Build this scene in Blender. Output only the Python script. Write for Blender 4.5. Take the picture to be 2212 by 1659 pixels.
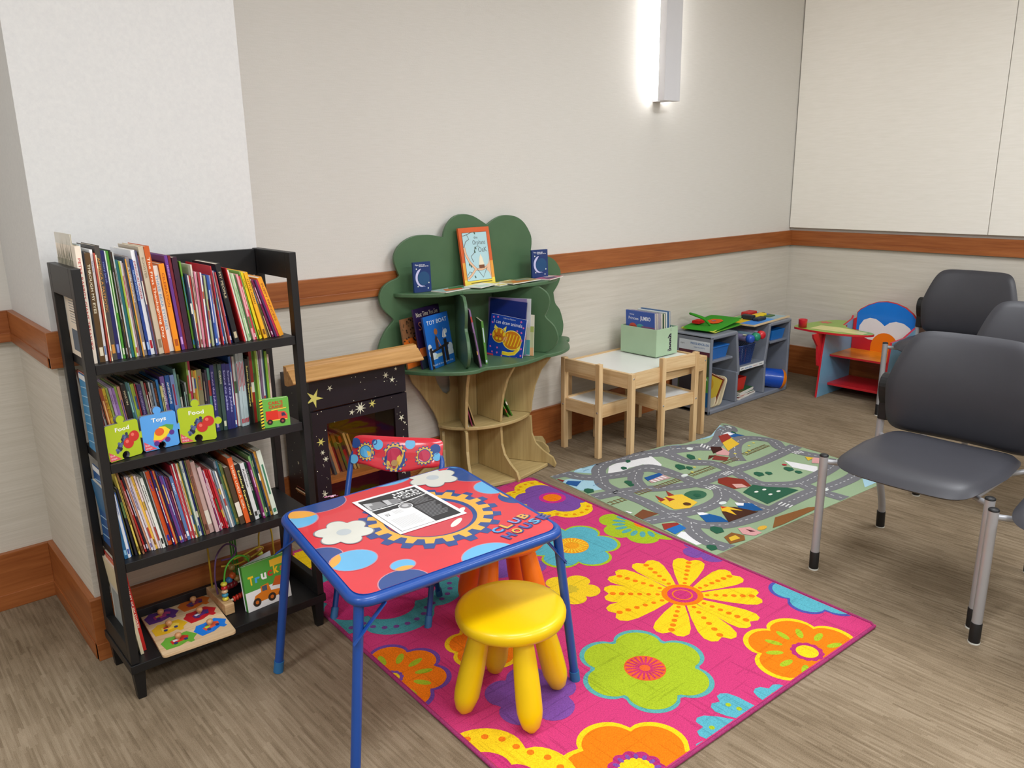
import bpy, bmesh, math, random
from mathutils import Vector, Matrix, Euler

# ------------------------------------------------------------------ camera, world, lights, exposure
scene = bpy.context.scene
for o in list(bpy.data.objects):
    bpy.data.objects.remove(o, do_unlink=True)
COL = scene.collection

cam_data = bpy.data.cameras.new('camera')
cam_data.sensor_fit = 'HORIZONTAL'
cam_data.sensor_width = 36.0
cam_data.lens = 36.0 * 1717.34 / 2212.0
cam_data.clip_start = 0.02
cam = bpy.data.objects.new('camera', cam_data)
COL.objects.link(cam)
cam.location = (-5.2789, -3.0331, 1.4180)
cam.rotation_euler = (1.3164, 0.0154, -0.7177)
scene.camera = cam

world = bpy.data.worlds.new('world')
scene.world = world
world.use_nodes = True
world.node_tree.nodes['Background'].inputs[0].default_value = (0.9, 0.93, 1.0, 1)
world.node_tree.nodes['Background'].inputs[1].default_value = 0.30

scene.view_settings.view_transform = 'Standard'
scene.view_settings.look = 'None'
scene.view_settings.gamma = 1.0
scene.view_settings.use_curve_mapping = False
scene.view_settings.exposure = 0.13

CEIL = 2.9
SCONCE = 20.0          # strength of the wall light's own diffusers
def ceiling_area(x, y, sx, sy, power, color=(0.93, 0.965, 1.0)):
    d = bpy.data.lights.new('ceiling_lamp_light', 'AREA')
    d.shape = 'RECTANGLE'; d.size = sx; d.size_y = sy; d.energy = power; d.color = color
    o = bpy.data.objects.new('ceiling_lamp_light', d); COL.objects.link(o)
    o.location = (x, y, CEIL - 0.03)
    return o
for lx, ly, pw in ((-6.6, -1.9, 38), (-4.3, -2.3, 32), (-2.0, -2.1, 40), (-6.6, -4.6, 46), (-4.3, -4.6, 50), (-2.0, -4.6, 60)):
    ceiling_area(lx, ly, 1.2, 0.6, pw)

# ------------------------------------------------------------------ materials
def s2l(c):
    return c / 12.92 if c <= 0.04045 else ((c + 0.055) / 1.055) ** 2.4
def rgb(h):
    return tuple(s2l(int(h[i:i + 2], 16) / 255.0) for i in (0, 2, 4)) + (1.0,)
_M = {}
def newmat(name):
    m = bpy.data.materials.new(name); m.use_nodes = True
    nt = m.node_tree; b = nt.nodes['Principled BSDF']
    return m, nt, b
def N(nt, t, **kw):
    n = nt.nodes.new(t)
    for k, v in kw.items():
        setattr(n, k, v)
    return n
def coords(nt, scale=(1, 1, 1), kind='Object'):
    tc = N(nt, 'ShaderNodeTexCoord'); mp = N(nt, 'ShaderNodeMapping')
    mp.inputs['Scale'].default_value = scale
    nt.links.new(tc.outputs[kind], mp.inputs['Vector'])
    return mp.outputs['Vector']
def noise(nt, vec, scale, detail=3, rough=0.6):
    n = N(nt, 'ShaderNodeTexNoise'); n.inputs['Scale'].default_value = scale
    n.inputs['Detail'].default_value = detail; n.inputs['Roughness'].default_value = rough
    nt.links.new(vec, n.inputs['Vector']); return n.outputs['Fac']
def ramp(nt, fac, stops):
    r = N(nt, 'ShaderNodeValToRGB'); e = r.color_ramp.elements
    while len(e) < len(stops): e.new(0.5)
    for i, (p, c) in enumerate(stops):
        e[i].position = p; e[i].color = c
    nt.links.new(fac, r.inputs[0]); return r.outputs[0]
def math_(nt, op, a, b=None):
    n = N(nt, 'ShaderNodeMath', operation=op)
    for i, v in enumerate((a, b)):
        if v is None: continue
        if isinstance(v, (int, float)): n.inputs[i].default_value = v
        else: nt.links.new(v, n.inputs[i])
    return n.outputs[0]
def bump(nt, b, fac, strength=0.2, dist=0.002):
    n = N(nt, 'ShaderNodeBump'); n.inputs['Strength'].default_value = strength; n.inputs['Distance'].default_value = dist
    nt.links.new(fac, n.inputs['Height']); nt.links.new(n.outputs[0], b.inputs['Normal'])
def mul(c, k):
    return tuple(min(1, v * k) for v in c[:3]) + (1,)

def plain(h, rough=0.5, metal=0.0, var=0.06, coat=0.0):
    """solid painted, plastic or paper surface with faint procedural variation"""
    k = ('plain', h, rough, metal, var, coat)
    if k in _M: return _M[k]
    m, nt, b = newmat('paint_' + h)
    c = rgb(h)
    f = noise(nt, coords(nt), 9.0, 3)
    nt.links.new(ramp(nt, f, [(0.3, mul(c, 1 - var)), (0.7, mul(c, 1 + var))]), b.inputs['Base Color'])
    b.inputs['Roughness'].default_value = rough; b.inputs['Metallic'].default_value = metal
    b.inputs['Coat Weight'].default_value = coat
    _M[k] = m; return m
def pile(h, k2=0.72):
    """short rug pile with a woven cross hatch"""
    k = ('pile', h)
    if k in _M: return _M[k]
    m, nt, b = newmat('rug_pile_' + h)
    c = rgb(h)
    v = coords(nt)
    fine = noise(nt, v, 320.0, 2)
    la = noise(nt, coords(nt, (90, 3.0, 1)), 1.0, 2)
    lb = noise(nt, coords(nt, (3.0, 90, 1)), 1.0, 2)
    lines = math_(nt, 'MAXIMUM', math_(nt, 'GREATER_THAN', la, 0.62), math_(nt, 'GREATER_THAN', lb, 0.62))
    f = math_(nt, 'SUBTRACT', fine, math_(nt, 'MULTIPLY', lines, 0.16))
    nt.links.new(ramp(nt, f, [(0.25, mul(c, k2)), (0.62, mul(c, 1.12))]), b.inputs['Base Color'])
    b.inputs['Roughness'].default_value = 0.95; b.inputs['Specular IOR Level'].default_value = 0.1
    bump(nt, b, fine, 0.6, 0.002)
    _M[k] = m; return m
def felt(h):
    k = ('felt', h)
    if k in _M: return _M[k]
    m, nt, b = newmat('printed_fabric_' + h)
    c = rgb(h); f = noise(nt, coords(nt), 420.0, 2)
    nt.links.new(ramp(nt, f, [(0.3, mul(c, 0.86)), (0.7, mul(c, 1.08))]), b.inputs['Base Color'])
    b.inputs['Roughness'].default_value = 0.9; b.inputs['Specular IOR Level'].default_value = 0.15
    bump(nt, b, f, 0.3, 0.001)
    _M[k] = m; return m
def wood(dark, light, axis='X', rough=0.42, scale=1.0):
    k = ('wood', dark, light, axis, rough, scale)
    if k in _M: return _M[k]
    m, nt, b = newmat('wood_' + light)
    s = {'X': (1.2, 26, 26), 'Y': (26, 1.2, 26), 'Z': (26, 26, 1.2)}[axis]
    s = tuple(v * scale for v in s)
    v = coords(nt, s)
    a = noise(nt, v, 1.0, 5, 0.65); c2 = noise(nt, coords(nt, tuple(q * 4 for q in s)), 1.0, 2)
    f = math_(nt, 'ADD', math_(nt, 'MULTIPLY', a, 0.75), math_(nt, 'MULTIPLY', c2, 0.25))
    nt.links.new(ramp(nt, f, [(0.36, rgb(dark)), (0.62, rgb(light))]), b.inputs['Base Color'])
    b.inputs['Roughness'].default_value = rough
    bump(nt, b, c2, 0.05, 0.0005)
    _M[k] = m; return m
CHERRY = lambda ax: wood('8a4a20', 'a86434', ax, 0.38)
PINE = lambda ax: wood('c9a271', 'e2c496', ax, 0.5)
BIRCH = lambda ax: wood('ab925f', 'bfa874', ax, 0.5, 0.8)

def wall_paint():
    m, nt, b = newmat('wall_upper_fabric')
    f = noise(nt, coords(nt, (14, 14, 260)), 1.0, 2)
    nt.links.new(ramp(nt, f, [(0.3, rgb('d9d6cf')), (0.7, rgb('dedbd5'))]), b.inputs['Base Color'])
    b.inputs['Roughness'].default_value = 0.9; b.inputs['Specular IOR Level'].default_value = 0.2
    bump(nt, b, noise(nt, coords(nt), 160, 3), 0.25, 0.0015); return m
def column_paint():
    m, nt, b = newmat('column_paint')
    f = noise(nt, coords(nt), 90, 3)
    nt.links.new(ramp(nt, f, [(0.3, rgb('d2d1d0')), (0.7, rgb('d8d7d5'))]), b.inputs['Base Color'])
    b.inputs['Roughness'].default_value = 0.85
    bump(nt, b, f, 0.35, 0.0015); return m
def grasscloth():
    m, nt, b = newmat('grasscloth_wallpaper')
    a = noise(nt, coords(nt, (5, 5, 300)), 1.0, 4, 0.7); c = noise(nt, coords(nt, (2, 2, 60)), 1.0, 3)
    f = math_(nt, 'ADD', math_(nt, 'MULTIPLY', a, 0.6), math_(nt, 'MULTIPLY', c, 0.4))
    nt.links.new(ramp(nt, f, [(0.34, rgb('c4bdb0')), (0.64, rgb('d6d0c5'))]), b.inputs['Base Color'])
    b.inputs['Roughness'].default_value = 0.9; b.inputs['Specular IOR Level'].default_value = 0.2
    bump(nt, b, a, 0.3, 0.001); return m
def panel_fabric():
    m, nt, b = newmat('acoustic_panel_fabric')
    f = noise(nt, coords(nt, (10, 10, 120)), 1.0, 3)
    nt.links.new(ramp(nt, f, [(0.3, rgb('efebe2')), (0.7, rgb('f4f0e8'))]), b.inputs['Base Color'])
    b.inputs['Roughness'].default_value = 0.95; b.inputs['Specular IOR Level'].default_value = 0.1; return m
def carpet():
    m, nt, b = newmat('striated_carpet')
    tc = N(nt, 'ShaderNodeTexCoord'); sep = N(nt, 'ShaderNodeSeparateXYZ')
    nt.links.new(tc.outputs['Object'], sep.inputs[0])
    X, Y = sep.outputs[0], sep.outputs[1]
    def layer(wid, ln, seed):
        col = math_(nt, 'FLOOR', math_(nt, 'DIVIDE', X, wid))
        wn = N(nt, 'ShaderNodeTexWhiteNoise', noise_dimensions='2D'); cb = N(nt, 'ShaderNodeCombineXYZ')
        nt.links.new(col, cb.inputs[0]); cb.inputs[1].default_value = seed
        nt.links.new(cb.outputs[0], wn.inputs[0])
        yy = math_(nt, 'ADD', math_(nt, 'DIVIDE', Y, ln), math_(nt, 'MULTIPLY', wn.outputs[0], 7.0))
        row = math_(nt, 'FLOOR', yy)
        wn2 = N(nt, 'ShaderNodeTexWhiteNoise', noise_dimensions='2D'); cb2 = N(nt, 'ShaderNodeCombineXYZ')
        nt.links.new(math_(nt, 'ADD', col, seed), cb2.inputs[0]); nt.links.new(row, cb2.inputs[1])
        nt.links.new(cb2.outputs[0], wn2.inputs[0])
        return wn2.outputs[0]
    l1 = layer(0.007, 0.10, 3.0); l2 = layer(0.005, 0.3, 11.0); l3 = layer(0.016, 0.05, 23.0)
    patch = noise(nt, coords(nt, (1, 0.6, 1)), 3.2, 3)
    fine = noise(nt, coords(nt, (1, 1, 1)), 480, 2)
    streak = noise(nt, coords(nt, (120, 5, 1)), 1.0, 3)
    f = math_(nt, 'ADD', math_(nt, 'MULTIPLY', math_(nt, 'MULTIPLY', l1, patch), 0.30), math_(nt, 'MULTIPLY', l2, 0.07))
    f = math_(nt, 'ADD', f, math_(nt, 'MULTIPLY', l3, 0.03))
    f = math_(nt, 'ADD', f, math_(nt, 'MULTIPLY', streak, 0.35))
    f = math_(nt, 'ADD', f, math_(nt, 'MULTIPLY', patch, 0.36))
    f = math_(nt, 'ADD', f, math_(nt, 'MULTIPLY', math_(nt, 'SUBTRACT', fine, 0.5), 0.55))
    nt.links.new(ramp(nt, f, [(0.22, rgb('62523f')), (0.44, rgb('8a7963')), (0.70, rgb('a6957e'))]), b.inputs['Base Color'])
    b.inputs['Roughness'].default_value = 1.0; b.inputs['Specular IOR Level'].default_value = 0.05
    bump(nt, b, math_(nt, 'ADD', fine, f), 0.6, 0.003); return m
def glass_mat(tint='e8d8b0', refl=0.12):
    m, nt, b = newmat('clear_pane')
    nt.nodes.remove(b)
    t = N(nt, 'ShaderNodeBsdfTransparent'); t.inputs[0].default_value = rgb(tint)
    g = N(nt, 'ShaderNodeBsdfGlossy'); g.inputs['Roughness'].default_value = 0.03
    mx = N(nt, 'ShaderNodeMixShader'); mx.inputs[0].default_value = refl
    nt.links.new(t.outputs[0], mx.inputs[1]); nt.links.new(g.outputs[0], mx.inputs[2])
    nt.links.new(mx.outputs[0], nt.nodes['Material Output'].inputs[0]); return m
def glow(col, strength):
    m, nt, b = newmat('lit_diffuser')
    b.inputs['Emission Color'].default_value = col; b.inputs['Emission Strength'].default_value = strength
    return m
METAL = plain('b4b4b8', 0.38, 0.6, 0.03)
BLACKWOOD = plain('121214', 0.45, 0, 0.25)

# ------------------------------------------------------------------ mesh helpers
class Fr:
    """a flat drawing frame: origin, right, up, outward normal"""
    def __init__(s, o, u, v, n=None):
        s.o = Vector(o); s.u = Vector(u).normalized(); s.v = Vector(v).normalized()
        s.n = Vector(n).normalized() if n is not None else s.u.cross(s.v)
    def at(s, x, y, h=0.0):
        return s.o + s.u * x + s.v * y + s.n * h
FLOOR = Fr((0, 0, 0), (1, 0, 0), (0, 1, 0))
_text_cache = {}
def text_geo(s, bold=0.0):
    k = (s, bold)
    if k not in _text_cache:
        cu = bpy.data.curves.new('t', 'FONT'); cu.body = s; cu.size = 1.0; cu.offset = bold; cu.resolution_u = 2
        ob = bpy.data.objects.new('t', cu); COL.objects.link(ob)
        me = bpy.data.meshes.new_from_object(ob)
        vs = [(v.co.x, v.co.y) for v in me.vertices]; fs = [tuple(p.vertices) for p in me.polygons]
        bpy.data.objects.remove(ob, do_unlink=True); bpy.data.curves.remove(cu); bpy.data.meshes.remove(me)
        _text_cache[k] = (vs, fs)
    return _text_cache[k]
def smooth_path(p, k=6, closed=False):
    p = [Vector(q) for q in p]; n = len(p); out = []
    rng = range(n) if closed else range(n - 1)
    for i in rng:
        a = p[(i - 1) % n] if closed or i else p[0]; b = p[i]; c = p[(i + 1) % n]
        d = p[(i + 2) % n] if closed or i + 2 < n else p[-1]
        for j in range(k):
            t = j / k
            out.append(0.5 * ((2 * b) + (c - a) * t + (2 * a - 5 * b + 4 * c - d) * t * t + (3 * b - a - 3 * c + d) * t ** 3))
    if not closed: out.append(p[-1])
    return out
class MB:
    def __init__(s):
        s.v = []; s.f = []; s.mi = []; s.sm = []; s.mats = []
    def m(s, mat):
        if mat not in s.mats: s.mats.append(mat)
        return s.mats.index(mat)
    def add(s, vs, fs, mat, smooth=False):
        b = len(s.v); s.v += [Vector(q) for q in vs]; k = s.m(mat)
        for f in fs:
            s.f.append([b + i for i in f]); s.mi.append(k); s.sm.append(smooth)
        return b
    def box(s, x0, x1, y0, y1, z0, z1, mat, M=None):
        vs = [Vector(q) for q in ((x0, y0, z0), (x1, y0, z0), (x1, y1, z0), (x0, y1, z0), (x0, y0, z1), (x1, y0, z1), (x1, y1, z1), (x0, y1, z1))]
        if M is not None: vs = [M @ q for q in vs]
        s.add(vs, [(0, 3, 2, 1), (4, 5, 6, 7), (0, 1, 5, 4), (1, 2, 6, 5), (2, 3, 7, 6), (3, 0, 4, 7)], mat)
    def bar(s, a, b, w, h, mat, up=(0, 0, 1)):
        a = Vector(a); b = Vector(b); d = (b - a).normalized(); u = Vector(up)
        r = d.cross(u)
        if r.length < 1e-4: r = d.cross(Vector((1, 0, 0)))
        r.normalize(); u = r.cross(d)
        vs = [p + r * (sx * w / 2) + u * (sz * h / 2) for p in (a, b) for sx, sz in ((-1, -1), (1, -1), (1, 1), (-1, 1))]
        s.add(vs, [(0, 1, 2, 3), (7, 6, 5, 4), (0, 4, 5, 1), (1, 5, 6, 2), (2, 6, 7, 3), (3, 7, 4, 0)], mat)
    def tube(s, pts, r, mat, seg=12, closed=False, cap=True, rs=None):
        pts = [Vector(p) for p in pts]; n = len(pts); rings = []
        t0 = (pts[1] - pts[0]).normalized()
        ref = Vector((0, 0, 1)) if abs(t0.z) < 0.9 else Vector((1, 0, 0))
        nr = t0.cross(ref).normalized(); vs = []
        for i, p in enumerate(pts):
            if closed: t = (pts[(i + 1) % n] - pts[i - 1]).normalized()
            else: t = (pts[min(i + 1, n - 1)] - pts[max(i - 1, 0)]).normalized()
            nr = (nr - t * nr.dot(t)).normalized(); bn = t.cross(nr)
            rr = rs[i] if rs else r
            vs += [p + (nr * math.cos(a) + bn * math.sin(a)) * rr for a in (2 * math.pi * j / seg for j in range(seg))]
        fs = []
        for i in range(n if closed else n - 1):
            for j in range(seg):
                a = i * seg + j; b = i * seg + (j + 1) % seg; c = ((i + 1) % n) * seg + (j + 1) % seg; d = ((i + 1) % n) * seg + j
                fs.append((a, b, c, d))
        s.add(vs, fs, mat, True)
        if cap and not closed:
            s.add(vs[:seg], [tuple(reversed(range(seg)))], mat); s.add(vs[-seg:], [tuple(range(seg))], mat)
    def lathe(s, prof, mat, c=(0, 0, 0), seg=24, axis=None, smooth=True):
        c = Vector(c); q = Vector((0, 0, 1)).rotation_difference(Vector(axis)) if axis is not None else None
        vs = []
        for r, z in prof:
            for j in range(seg):
                a = 2 * math.pi * j / seg; v = Vector((r * math.cos(a), r * math.sin(a), z))
                if q: v = q @ v
                vs.append(c + v)
        fs = []
        for i in range(len(prof) - 1):
            for j in range(seg):
                fs.append((i * seg + j, i * seg + (j + 1) % seg, (i + 1) * seg + (j + 1) % seg, (i + 1) * seg + j))
        s.add(vs, fs, mat, smooth)
        if prof[0][0] > 1e-4: s.add(vs[:seg], [tuple(reversed(range(seg)))], mat)
        if prof[-1][0] > 1e-4: s.add(vs[-seg:], [tuple(range(seg))], mat)
    def ball(s, c, r, mat, seg=12, sc=(1, 1, 1)):
        prof = [(max(1e-5, math.sin(math.pi * i / 8)) * r, -math.cos(math.pi * i / 8) * r) for i in range(9)]
        k = len(s.v); s.lathe(prof, mat, (0, 0, 0), seg)
        for i in range(k, len(s.v)):
            v = s.v[i]; s.v[i] = Vector((v.x * sc[0] + c[0], v.y * sc[1] + c[1], v.z * sc[2] + c[2]))
    def prism(s, fr, pts, t, mat, side=None, h=0.0):
        n = len(pts)
        a = [fr.at(p[0], p[1], h) for p in pts]; b = [fr.at(p[0], p[1], h + t) for p in pts]
        area = sum(pts[i][0] * pts[(i + 1) % n][1] - pts[(i + 1) % n][0] * pts[i][1] for i in range(n))
        top = tuple(range(n, 2 * n)); bot = tuple(reversed(range(n)))
        sd = [(i, (i + 1) % n, n + (i + 1) % n, n + i) for i in range(n)]
        if area < 0:
            top = tuple(reversed(top)); bot = tuple(reversed(bot)); sd = [tuple(reversed(f)) for f in sd]
        base = s.add(a + b, [top, bot], mat)
        ks = s.m(side or mat)
        for f in sd:
            s.f.append([base + i for i in f]); s.mi.append(ks); s.sm.append(False)
    def poly(s, fr, pts, mat, h=0.0003):
        n = len(pts)
        if n < 3: return
        area = sum(pts[i][0] * pts[(i + 1) % n][1] - pts[(i + 1) % n][0] * pts[i][1] for i in range(n))
        idx = tuple(range(n)) if area > 0 else tuple(reversed(range(n)))
        h += (len(s.f) % 48) * 3e-6
        s.add([fr.at(p[0], p[1], h) for p in pts], [idx], mat)
    def rect(s, fr, x0, y0, x1, y1, mat, h=0.0003):
        s.poly(fr, [(x0, y0), (x1, y0), (x1, y1), (x0, y1)], mat, h)
    def disc(s, fr, cx, cy, r, mat, h=0.0003, ry=None, seg=24, rot=0.0):
        ry = r if ry is None else ry; cr, sr = math.cos(rot), math.sin(rot)
        s.poly(fr, [(cx + r * math.cos(a) * cr - ry * math.sin(a) * sr, cy + r * math.cos(a) * sr + ry * math.sin(a) * cr) for a in (2 * math.pi * i / seg for i in range(seg))], mat, h)
    def stroke(s, fr, pts, w, mat, h=0.0003, closed=False):
        P = [Vector(p[:2]) for p in pts]; n = len(P); L = []; R = []
        for i in range(n):
            a = P[i - 1] if (closed or i) else P[0]; b = P[(i + 1) % n] if (closed or i < n - 1) else P[-1]
            d = b - a
            d = d.normalized() if d.length > 1e-9 else Vector((1, 0)); nn = Vector((-d.y, d.x)) * w / 2
            L.append(P[i] + nn); R.append(P[i] - nn)
        h += (len(s.f) % 48) * 3e-6
        vs = [fr.at(q.x, q.y, h) for q in L + R]
        fs = [(n + i, n + (i + 1) % n, (i + 1) % n, i) for i in range(n if closed else n - 1)]
        s.add(vs, fs, mat)
    def text(s, fr, txt, x, y, size, mat, h=0.0004, bold=0.0, width=None, center=False, slant=0.0, hs=1.0):
        vs, fs = text_geo(txt, bold)
        if not vs: return
        x0 = min(q[0] for q in vs); x1 = max(q[0] for q in vs)
        kx = size * hs
        if width: kx = width / max(1e-6, x1 - x0)
        ox = x - x0 * kx
        if center: ox = x - (x0 + x1) / 2 * kx
        s.add([fr.at(ox + q[0] * kx + q[1] * slant * size, y + q[1] * size, h) for q in vs], fs, mat)
    def build(s, name, parent=None, off=None, bevel=0.0, seg=2, sub=0, auto=False):
        me = bpy.data.meshes.new(name)
        o = Vector(off) if off is not None else Vector((0, 0, 0))
        me.from_pydata([tuple(q - o) for q in s.v], [], s.f)
        for mt in s.mats: me.materials.append(mt)
        me.polygons.foreach_set('material_index', s.mi); me.polygons.foreach_set('use_smooth', s.sm)
        me.update()
        ob = bpy.data.objects.new(name, me); COL.objects.link(ob)
        if parent is not None: ob.parent = parent
        elif off is not None: ob.location = o
        if bevel:
            b = ob.modifiers.new('bevel', 'BEVEL'); b.width = bevel; b.segments = seg; b.limit_method = 'ANGLE'; b.angle_limit = math.radians(40)
        if sub:
            q = ob.modifiers.new('sub', 'SUBSURF'); q.levels = sub; q.render_levels = sub
        return ob
def tag(o, label=None, cat=None, group=None, kind=None):
    if label: o['label'] = label
    if cat: o['category'] = cat
    if group: o['group'] = group
    if kind: o['kind'] = kind
    return o
def thing(name, label, cat, loc=(0, 0, 0), rz=0.0, group=None):
    o = bpy.data.objects.new(name, None); COL.objects.link(o); o.empty_display_size = 0.05
    o.location = loc; o.rotation_euler = (0, 0, rz)
    return tag(o, label, cat, group)
def struct(mb, name, bevel=0.0, off=None):
    o = mb.build(name, None, off, bevel); tag(o, kind='structure'); return o
def copy_tree(o, parent=None):
    c = o.copy(); COL.objects.link(c)
    if parent is not None: c.parent = parent
    for ch in list(o.children): copy_tree(ch, c)
    return c
def pillow(mb, W, D, T, mat, fn, n=18, ex=5.0, p=6.0):
    """closed upholstered pad: superelliptic outline, domed thickness; fn maps (x, y, z) in pad space to place"""
    for sgn in (1, -1):
        vs = []; fs = []
        for i in range(n + 1):
            for j in range(n + 1):
                u = -1 + 2 * i / n; v = -1 + 2 * j / n
                m_ = max(abs(u), abs(v))
                if m_ > 1e-6:
                    cu, cv = u / m_, v / m_; k = (abs(cu) ** ex + abs(cv) ** ex) ** (-1 / ex)
                    x, y = u * k, v * k
                else: x = y = 0.0
                t = (max(0.0, 1 - m_ ** p)) ** 0.5
                vs.append(fn(x * W / 2, y * D / 2, sgn * t * T / 2))
        for i in range(n):
            for j in range(n):
                a = i * (n + 1) + j; f = (a, a + n + 1, a + n + 2, a + 1)
                fs.append(f if sgn > 0 else tuple(reversed(f)))
        mb.add(vs, fs, mat, True)
R = math.radians

# ------------------------------------------------------------------ measured rows of books: x, thickness, height, lean, cover, lettering, title
SHELF_TOP = [
    (-4.7898, 0.0134, 0.298, 0.0, 'f0e2d0', 'c04040', 'PETER RABBITS GIANT TREASURY'),
    (-4.7758, 0.0025, 0.301, 0.0, 'b8c8d0', '', ''),
    (-4.7728, 0.0027, 0.284, 0.0, '2a2a30', '', ''),
    (-4.7695, 0.0136, 0.28, 0.0, '5a4020', 'e8dcc0', 'THROUGH MY EYES'),
    (-4.7553, 0.0065, 0.287, 0.0, 'f2f2f4', '6a8ac0', 'Grandma'),
    (-4.7461, 0.0025, 0.279, 0.4, 'c85040', '', ''),
    (-4.7422, 0.0025, 0.274, 0.7, 'f4e8c8', 'd08030', ''),
    (-4.7379, 0.0119, 0.296, 1.1, '4a4440', 'd09040', 'AMERICA A PATRIOTIC'),
    (-4.7247, 0.009, 0.283, 1.2, '1e1e60', '8090d0', 'story book'),
    (-4.7144, 0.0031, 0.281, 1.3, 'eef4ec', '', ''),
    (-4.7101, 0.0049, 0.281, 1.4, '58a83c', 'f0f4e0', ''),
    (-4.7038, 0.0037, 0.283, 1.6, '262626', 'a0a0a0', ''),
    (-4.6988, 0.0027, 0.276, 1.8, '9a6a4a', '', ''),
    (-4.6944, 0.0033, 0.278, 2.0, 'c8ccc8', '333333', 'tales'),
    (-4.6894, 0.0063, 0.257, 2.2, '1e6a70', '', ''),
    (-4.6818, 0.0038, 0.253, 2.4, 'a0b43c', '', ''),
    (-4.6767, 0.0049, 0.253, 2.5, 'f6ecec', 'd05040', 'The'),
    (-4.6703, 0.0025, 0.248, 2.7, 'e8b8c0', '', ''),
    (-4.6672, 0.0025, 0.261, 2.9, '30405a', '', ''),
    (-4.6633, 0.0025, 0.258, 3.1, 'e0a040', '', ''),
    (-4.6595, 0.0084, 0.264, 3.3, '8a8488', 'f0f0f0', 'A Little Christmas'),
    (-4.6495, 0.0073, 0.255, 3.5, '1c3c86', 'a0c0e8', 'ABRAHAM WASHINGTON'),
    (-4.6407, 0.0096, 0.279, 3.7, 'f4f4f8', 'c02030', 'DINOSAURS FOREVER'),
    (-4.63, 0.0027, 0.278, 3.8, '50507a', '', ''),
    (-4.6264, 0.003, 0.265, 3.8, '9a5a5a', '', ''),
    (-4.6224, 0.0126, 0.288, 3.9, 'c8b8a0', '8a7a60', 'ROOSTER'),
    (-4.6093, 0.0153, 0.288, 3.9, 'c85a22', 'f4e0c8', 'The First Thanksgiving Day'),
    (-4.5933, 0.0141, 0.234, 3.9, 'f4f0e6', '80b0d0', 'THREE BEAR STORIES'),
    (-4.5786, 0.019, 0.239, 3.9, 'f09018', 'b05010', 'CELEBRATION'),
    (-4.5589, 0.0079, 0.259, 3.8, '6a3890', 'd0a0e0', 'FRIENDS'),
    (-4.5504, 0.0066, 0.258, 3.6, '7a1c2c', '', ''),
    (-4.5432, 0.0166, 0.253, 3.4, '381830', '', ''),
    (-4.5259, 0.0043, 0.241, 3.1, '68a030', '3090c0', ''),
    (-4.521, 0.0043, 0.207, 2.7, '282c50', '', ''),
    (-4.5162, 0.0039, 0.202, 2.3, 'e8e4dc', '50a0a0', ''),
    (-4.5116, 0.004, 0.2, 1.8, 'c03838', '', ''),
    (-4.5071, 0.0043, 0.23, 1.5, 'd8d0c0', '903030', ''),
    (-4.5021, 0.0036, 0.211, 1.2, 'd888a0', '', ''),
    (-4.4979, 0.0043, 0.208, 0.9, 'f0e8e0', 'c03030', ''),
    (-4.493, 0.0041, 0.208, 0.8, 'b03848', '', ''),
    (-4.488, 0.0032, 0.207, 0.9, 'e0e0e8', '', ''),
    (-4.4837, 0.0046, 0.198, 1.0, '6a4098', 'e0d040', 'fun'),
    (-4.478, 0.0033, 0.198, 1.2, 'a8b080', '', ''),
    (-4.473, 0.0039, 0.197, 1.5, 'd8dcd0', '', ''),
    (-4.4673, 0.0047, 0.199, 1.9, '3050a0', 'f0f0f0', ''),
    (-4.4608, 0.0037, 0.197, 2.2, '5a78c0', '', ''),
    (-4.4551, 0.0039, 0.196, 2.6, 'f2f0f2', 'c03030', 'FUN READ'),
    (-4.4478, 0.0025, 0.223, 3.4, 'c02830', '', ''),
    (-4.4435, 0.0054, 0.211, 4.2, '2878c8', 'f0f0f0', ''),
    (-4.434, 0.0025, 0.209, 5.2, 'e8ecf0', '', ''),
    (-4.4281, 0.0025, 0.206, 6.2, 'c04848', '', ''),
    (-4.4237, 0.0062, 0.209, 7.4, '1c2c78', 'f0f0f0', ''),
    (-4.4138, 0.0245, 0.229, 8.3, '1c1c20', 'c0b090', 'MY PEOPLE'),
    (-4.3858, 0.0027, 0.216, 8.9, 'c82830', '', ''),
    (-4.3806, 0.0043, 0.21, 9.4, 'f0ece0', '', ''),
    (-4.3745, 0.0054, 0.199, 9.7, 'a8c898', '', ''),
    (-4.3685, 0.0054, 0.198, 9.7, 'e8e0d0', '408040', ''),
    (-4.3624, 0.0054, 0.194, 9.7, '60a868', '', ''),
    (-4.3563, 0.0053, 0.195, 9.7, 'e8a0a8', '', ''),
    (-4.3502, 0.0049, 0.189, 9.7, 'c83848', 'f0d0d0', ''),
    (-4.3441, 0.0025, 0.203, 9.9, '78b050', '', ''),
    (-4.3371, 0.007, 0.201, 11.0, 'e8d020', '806020', 'NATURE'),
    (-4.3255, 0.0099, 0.2, 12.1, 'f0b020', '805010', 'LITTLE GREEN'),
    (-4.3107, 0.0041, 0.183, 13.2, '806840', '', ''),
    (-4.3021, 0.0025, 0.18, 14.4, 'd8c8a0', '', ''),
    (-4.2974, 0.0051, 0.178, 15.5, '882058', 'f0d0e0', ''),
    (-4.2903, 0.0044, 0.178, 15.9, '503060', '', ''),
    (-4.2839, 0.0054, 0.178, 16.2, 'c02850', '', ''),
    (-4.2768, 0.0462, 0.184, 16.5, 'f0a028', 'a05818', 'PUPPY PRINCESS'),
]
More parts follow.
